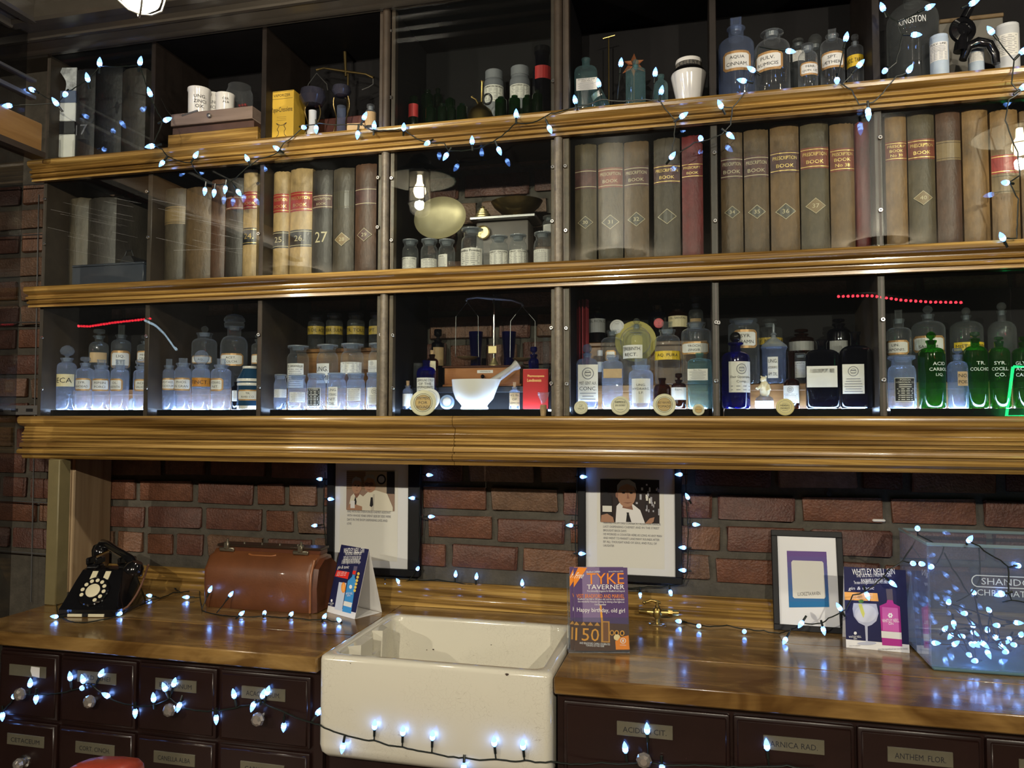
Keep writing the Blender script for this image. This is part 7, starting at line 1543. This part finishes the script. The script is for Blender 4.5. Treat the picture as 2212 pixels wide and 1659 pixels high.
pendant(*PENDANTS[0], 'caged glass pendant lamp hanging at the top left of the picture')
pendant(*PENDANTS[1], 'caged pendant lamp hanging outside the view, mirrored in the right hand panes')
for i, p_ in enumerate(ROOM_LAMPS): pendant(*p_, ['caged pendant lamp deep in the room on the left', 'caged pendant lamp deep in the room at the middle', 'caged pendant lamp deep in the room near the right wall'][i])
# red light strip and green sign of the room, seen mirrored in the lower panes
def mirrored(px, py, dv): # point of the room whose reflection in the panes shows at a picture position
    yv = YG-.006+dv; q = PY(px, py, yv); return Vector((q.x, 2*(YG-.006)-yv, q.z))
def red_strip(name, label, pts, dv, m=REDLED):
    P = [mirrored(x, y, dv) for x, y in pts]; t = thing(name, label, 'light strip', P[0]); mb = MB(); mb.tube([p-P[0]+Vector((0, 0, .012)) for p in P], .006, BLACKM, 6); obj('backing', mb, t)
    n = 26; L = [0]
    for a, b in zip(P, P[1:]): L.append(L[-1]+(b-a).length)
    for k in range(n):
        s = L[-1]*k/(n-1); i = max(j for j in range(len(L)-1) if L[j] <= s+1e-9); f = (s-L[i])/max(1e-9, L[i+1]-L[i]); c = P[i].lerp(P[i+1], min(1, f))-P[0]
        o = obj('red_led', MB().ball((0, 0, 0), .008, m, 8, 5), t, loc=c)
red_strip('red_light_strip', 'string of red points of light across the room mirrored in the left pane', [(168, 704), (190, 705), (240, 697), (322, 688)], 1.9)
red_strip('red_light_strip', 'string of red points of light across the room mirrored in the right panes', [(1812, 640), (1880, 638), (1950, 648), (2010, 652), (2077, 653)], 2.6)
red_strip('white_light_strip', 'curved string of white points of light mirrored in the lower left panes', [(312, 692), (335, 703), (355, 722), (368, 740), (378, 754)], 1.7, emis('white_led_glow', (.62, .85, 1.0), 14.0))
P = [mirrored(x, y, 1.75) for x, y in ((2190, 792), (2176, 898), (2230, 898), (2240, 792))]; t = thing('green_sign', 'green glowing outline sign of the room mirrored at the far right', 'sign', P[1]); mb = MB(); mb.tube([p-P[1] for p in P+[P[0]]], .007, GREENLED, 6); obj('tube', mb, t)
mb = MB(); mb.tube([P[0]-P[1], Vector((P[0].x-P[1].x, 0, 2.93-P[1].z))], .003, BLACKM, 6); obj('hanger', mb, t)

# ------------------------------------------------------------------ scratches in the old acrylic of the first two panes
SCR = mat('scratch_white', (.45, .45, .44), .5); rs_ = random.Random(4)
for px_, x0_, x1_, lines in ((92, 100, 316, 15), (322, 326, 556, 15)):
    pn = PANEOBJ[(1, px_)]
    mb = MB(); yy = YG-.0026
    for i in range(lines):
        xa = rs_.uniform(x0_, x1_-60); ya = rs_.uniform(425, 545); L = rs_.uniform(40, x1_-xa); sl = rs_.choice([.24, .22, .20, -.03]); yb2 = ya+L*sl; wd = rs_.uniform(.00022, .0005)
        a, b = PY(xa, ya, yy), PY(xa+L, yb2, yy)
        mb.add([(a.x, yy, a.z), (b.x, yy, b.z), (b.x, yy, b.z+wd*.5), (a.x, yy, a.z+wd)], [(0, 1, 2, 3)], SCR)
    stuff(flat('scratches', mb, pn))
# ================================================================== fairy lights
LB = MB(); LB.lathe([(.0028, -.016), (.0030, -.002), (.0026, 0)], CABLE, 7); LB.lathe([(.0030, 0), (.0056, .004)], LEDB, 10, caps=False); LB.lathe([(.0056, .004), (.0058, .011)], LED, 10, caps=False); LB.lathe([(.0058, .011), (.0042, .017), (.0008, .023)], LEDB, 10, caps=False)
_o = obj('b', LB); LBM = _o.data; LBM.name = 'fairy_bulb'; bpy.data.objects.remove(_o)
rl = random.Random(21)
def fairy(name, label, bulbs, wires, sc=1.0, r=.0017):
    """bulbs: list of (point, direction or None); wires: list of polylines"""
    o0 = wires[0][0] if wires else bulbs[0][0]
    t = thing(name, label, 'fairy lights', o0)
    allp = [p for w in wires for p in w]
    for w in wires:
        # slightly wavy twisted cable
        pts = []
        for a, b in zip(w, w[1:]):
            n = max(2, int((b-a).length/.012))
            for i in range(n):
                q = a.lerp(b, i/n); s = math.sin(PI*i/n); pts.append(q+Vector((rl.uniform(-.0012, .0012), 0, rl.uniform(-.0012, .0012)-s*.004*min(1, (b-a).length/.1))))
        pts.append(w[-1]); mb = MB(); mb.tube([p-o0 for p in pts], r, CABLE, 6); obj('cable', mb, t)
    for p, d in bulbs:
        near = None
        for w in wires:
            for a, b in zip(w, w[1:]):
                ab = b-a; f = max(0, min(1, (p-a).dot(ab)/max(1e-9, ab.length_squared))); q = a+ab*f
                if near is None or (q-p).length < (near-p).length: near = q
        if d is None:
            d = (p-near) if near is not None and (p-near).length > .006 else Vector((rl.uniform(-.5, .5), -.3, rl.uniform(-.8, .8)))
        d = d.normalized(); o = bpy.data.objects.new('bulb', LBM); o.location = p-d*.006-o0; o.rotation_euler = d.to_track_quat('Z', 'Y').to_euler(); o.scale = (sc, sc, sc); link(o, t)
        if near is not None and .012 < (p-near).length < .16: stubs = MB(); stubs.tube([near-o0, near.lerp(p, .5)-o0+Vector((0, 0, -.002)), p-d*.02*sc-o0], r*.9, CABLE, 5); obj('bulb_lead', stubs, t)
    return t
yw = YN-.007
Y_ = lambda pts, y=yw: [PY(a, b, y) for a, b in pts]
fairy('fairy_lights', 'fairy light string draped along the highest golden shelf moulding', [(PY(a, b, yw), None) for a, b in
    [(352, 350), (421, 338), (535, 345), (443, 409), (463, 413), (487, 405), (514, 413), (600, 322), (655, 275), (683, 275), (773, 287), (786, 255), (808, 275), (872, 278), (925, 308), (965, 334), (1020, 308), (1077, 322), (1115, 250), (1186, 275),
     (1243, 220), (1294, 184), (1341, 140), (1428, 200), (1415, 161), (1472, 252), (1450, 340), (1514, 300), (1574, 290), (1558, 230), (1608, 175), (1627, 152), (1702, 110), (1808, 172), (1827, 85), (1875, 238), (1876, 245), (1908, 20), (1973, 75), (2003, 17), (2098, 8), (2143, 70), (1963, 153), (2207, 113), (2208, 190), (2175, 395), (2167, 516), (1855, 142), (1912, 152)]],
    [Y_([(352, 325), (362, 338), (412, 352), (445, 395), (490, 398), (535, 360), (560, 343), (600, 330), (612, 310), (660, 270), (690, 266), (780, 268), (800, 280), (872, 278), (905, 302), (960, 310), (970, 326), (1040, 318), (1075, 300), (1115, 265), (1150, 265), (1190, 245), (1230, 235)]),
     Y_([(1230, 235), (1300, 215), (1395, 215), (1425, 215), (1445, 245), (1460, 260), (1456, 300), (1450, 335)]), Y_([(1450, 338), (1500, 308), (1560, 290), (1578, 270), (1582, 232), (1612, 195), (1627, 150), (1640, 100)]), Y_([(1582, 232), (1562, 231)]),
     Y_([(1808, 172), (1840, 195), (1855, 225), (1885, 222), (1935, 165), (1963, 155)]), Y_([(1910, 155), (1935, 135), (1950, 75), (1935, 45), (1910, 25)]), Y_([(2190, 130), (2185, 180), (2205, 200), (2178, 215), (2172, 260), (2198, 330), (2202, 380), (2180, 393), (2200, 430), (2196, 515), (2170, 514)])], sc=1.15)
fairy('fairy_lights', 'fairy lights scattered over the dark upper left corner', [(PY(a, b, .2), None) for a, b in [(325, 205), (357, 260), (330, 315), (142, 202), (123, 225), (190, 173), (215, 140), (302, 137)]]+[(PX(a, b, -2.13), None) for a, b in [(22, 228), (72, 195)]],
    [Y_([(352, 322), (330, 312), (352, 262), (325, 208), (302, 140), (215, 143), (190, 170), (142, 200), (123, 222)], .2)], sc=1.3)
yb_ = YW-.012
W_ = lambda pts, y=yb_: [PY(a, b, y) for a, b in pts]
yf_ = YW-.040
fairy('fairy_lights', 'fairy light string round the photograph of the two people', [(PY(a, b, yf_), None) for a, b in [(693, 1035), (712, 1078), (682, 1135), (893, 1076), (925, 1026), (929, 1116), (902, 1229)]]+[(PY(a, b, yb_), None) for a, b in [(862, 1258), (833, 1263), (984, 1243), (1029, 1248), (1077, 1281), (1128, 1262)]],
    [W_([(702, 1020), (700, 1080), (700, 1130), (705, 1180)], yf_), W_([(908, 1010), (906, 1080), (908, 1130), (905, 1180), (902, 1226), (884, 1252)], yf_), W_([(800, 1262), (884, 1254), (900, 1252), (945, 1252), (985, 1257), (1030, 1264), (1100, 1270), (1215, 1274)])], sc=1.0)
fairy('fairy_lights', 'fairy light string round the photograph of the white haired person', [(PY(a, b, yf_), None) for a, b in [(1257, 1030), (1234, 1135), (1254, 1196), (1470, 1025), (1486, 1075), (1500, 1133), (1478, 1183), (1478, 1232)]]+[(PY(a, b, yb_), None) for a, b in [(1383, 1284), (1448, 1278)]],
    [W_([(1246, 1010), (1246, 1080), (1242, 1130), (1244, 1200)], yf_), W_([(1480, 1010), (1482, 1080), (1486, 1130), (1486, 1190), (1484, 1240), (1475, 1260)], yf_), W_([(1340, 1268), (1400, 1267), (1440, 1266), (1475, 1260)])], sc=1.0)
zc_ = CT+.006
C_ = lambda pts, z=zc_: [PZ(a, b, z) for a, b in pts]
fairy('fairy_lights', 'fairy light string lying on the left worktop round the telephone and bag', [(PZ(a, b, CT+.010), None) for a, b in [(116, 1298), (121, 1332), (258, 1293), (260, 1325), (325, 1287), (375, 1269), (405, 1290), (434, 1262), (520, 1327), (571, 1325), (628, 1328), (700, 1334), (733, 1340)]]+[(PY(a, b, .37), None) for a, b in [(453, 1276), (497, 1286)]]+[(PZ(a, b, CT+.010), None) for a, b in [(160, 1272), (706, 1284)]],
    [C_([(160, 1272), (122, 1300), (125, 1330), (170, 1345), (255, 1330), (290, 1310), (330, 1295), (375, 1280), (430, 1272), (437, 1320), (520, 1332), (571, 1330), (628, 1333), (700, 1338), (735, 1342)])], sc=1.0)
fairy('fairy_lights', 'fairy light string crossing the right worktop and climbing onto the glass tank', [(PZ(a, b, CT+.012), None) for a, b in [(1468, 1342), (1510, 1352), (1608, 1364), (1697, 1381)]]+[(PY(a, b, .40), None) for a, b in [(1778, 1358), (1732, 1345), (1815, 1315), (1872, 1283), (1925, 1258)]]+[(PY(a, b, .255), None) for a, b in [(1972, 1217), (1990, 1218), (2012, 1224), (1982, 1142), (2093, 1168), (2198, 1222), (2165, 1283)]],
    [C_([(1455, 1335), (1500, 1348), (1535, 1353), (1570, 1350), (1610, 1358), (1650, 1362), (1684, 1368)]), [PZ(1684, 1368, CT+.006)]+Y_([(1732, 1346), (1775, 1346), (1790, 1335), (1826, 1316), (1842, 1285), (1870, 1278), (1890, 1262), (1920, 1230), (1950, 1212), (1982, 1160), (1982, 1146)], .40), Y_([(1950, 1212), (1970, 1216)], .30), Y_([(1982, 1155), (2040, 1180), (2025, 1215)], .30), Y_([(2093, 1168), (2115, 1180), (2160, 1210), (2178, 1225), (2196, 1222)], .25), Y_([(2178, 1225), (2178, 1280), (2186, 1296), (2165, 1300)], .25), Y_([(2186, 1296), (2212, 1300), (2240, 1310)], .25)], sc=1.05)
ydr = YD-.010
fairy('fairy_lights', 'fairy light string looped over the crystal knobs and across the sink front', [(PY(a, b, ydr), None) for a, b in [(5, 1543), (65, 1480), (30, 1505), (78, 1506), (152, 1466), (180, 1472), (177, 1486), (217, 1458), (233, 1504), (292, 1536), (332, 1512), (357, 1489), (375, 1479), (388, 1522), (467, 1549), (506, 1504), (548, 1521), (567, 1504), (577, 1497), (613, 1566), (686, 1541)]]+[(PY(a, b, -.012), None) for a, b in [(741, 1610), (809, 1571), (870, 1584), (934, 1594), (1002, 1654), (1068, 1607), (1130, 1614)]]+[(PY(a, b, ydr), None) for a, b in [(1351, 1621), (1398, 1580), (1657, 1615), (1430, 1656)]],
    [[PY(a, b, ydr) for a, b in [(5, 1535), (40, 1495), (80, 1500), (160, 1490), (196, 1478), (230, 1505), (292, 1525), (340, 1522), (367, 1508), (395, 1530), (467, 1535), (520, 1525), (562, 1515), (600, 1532)]]+[PY(a, b, -.006) for a, b in [(690, 1566), (742, 1587), (808, 1600), (870, 1613), (935, 1626), (1002, 1637), (1070, 1640), (1135, 1643), (1190, 1646)]]+[PY(a, b, ydr) for a, b in [(1300, 1648), (1396, 1645), (1500, 1652), (1700, 1654), (1760, 1660)]]], sc=1.15, r=.0021)
TL = [(2049, 1302), (2104, 1281), (2137, 1319), (2055, 1372), (2155, 1351), (2080, 1375), (2102, 1352), (2133, 1362), (2102, 1366), (2035, 1405), (2128, 1408), (2115, 1434), (2146, 1430), (2162, 1395), (2195, 1345), (2085, 1325), (2190, 1420), (2205, 1372), (2150, 1376), (2070, 1400), (2180, 1380), (2060, 1345), (2120, 1388), (2208, 1405), (2095, 1415), (2172, 1440), (2040, 1360), (2200, 1450)]
tb_ = []
for i, (a, b) in enumerate(TL):
    q = PZ(a, b, CT+.022+.05*rl.random())
    if q.y > .48: q = PY(a, b, .30+.18*rl.random())
    q.y = max(.285, min(.505, q.y)); tb_.append(q)
w_ = sorted(tb_, key=lambda q: q.x+.4*rl.random())
fairy('fairy_lights', 'tangle of bright fairy lights heaped inside the glass tank', [(q, Vector((rl.uniform(-1, 1), -.6, rl.uniform(-1, 1)))) for q in tb_], [w_[:14], w_[14:], Y_([(2040, 1195), (2075, 1255), (2095, 1285), (2065, 1300)], .30), Y_([(2115, 1180), (2118, 1250), (2095, 1285)], .30)], sc=1.0)
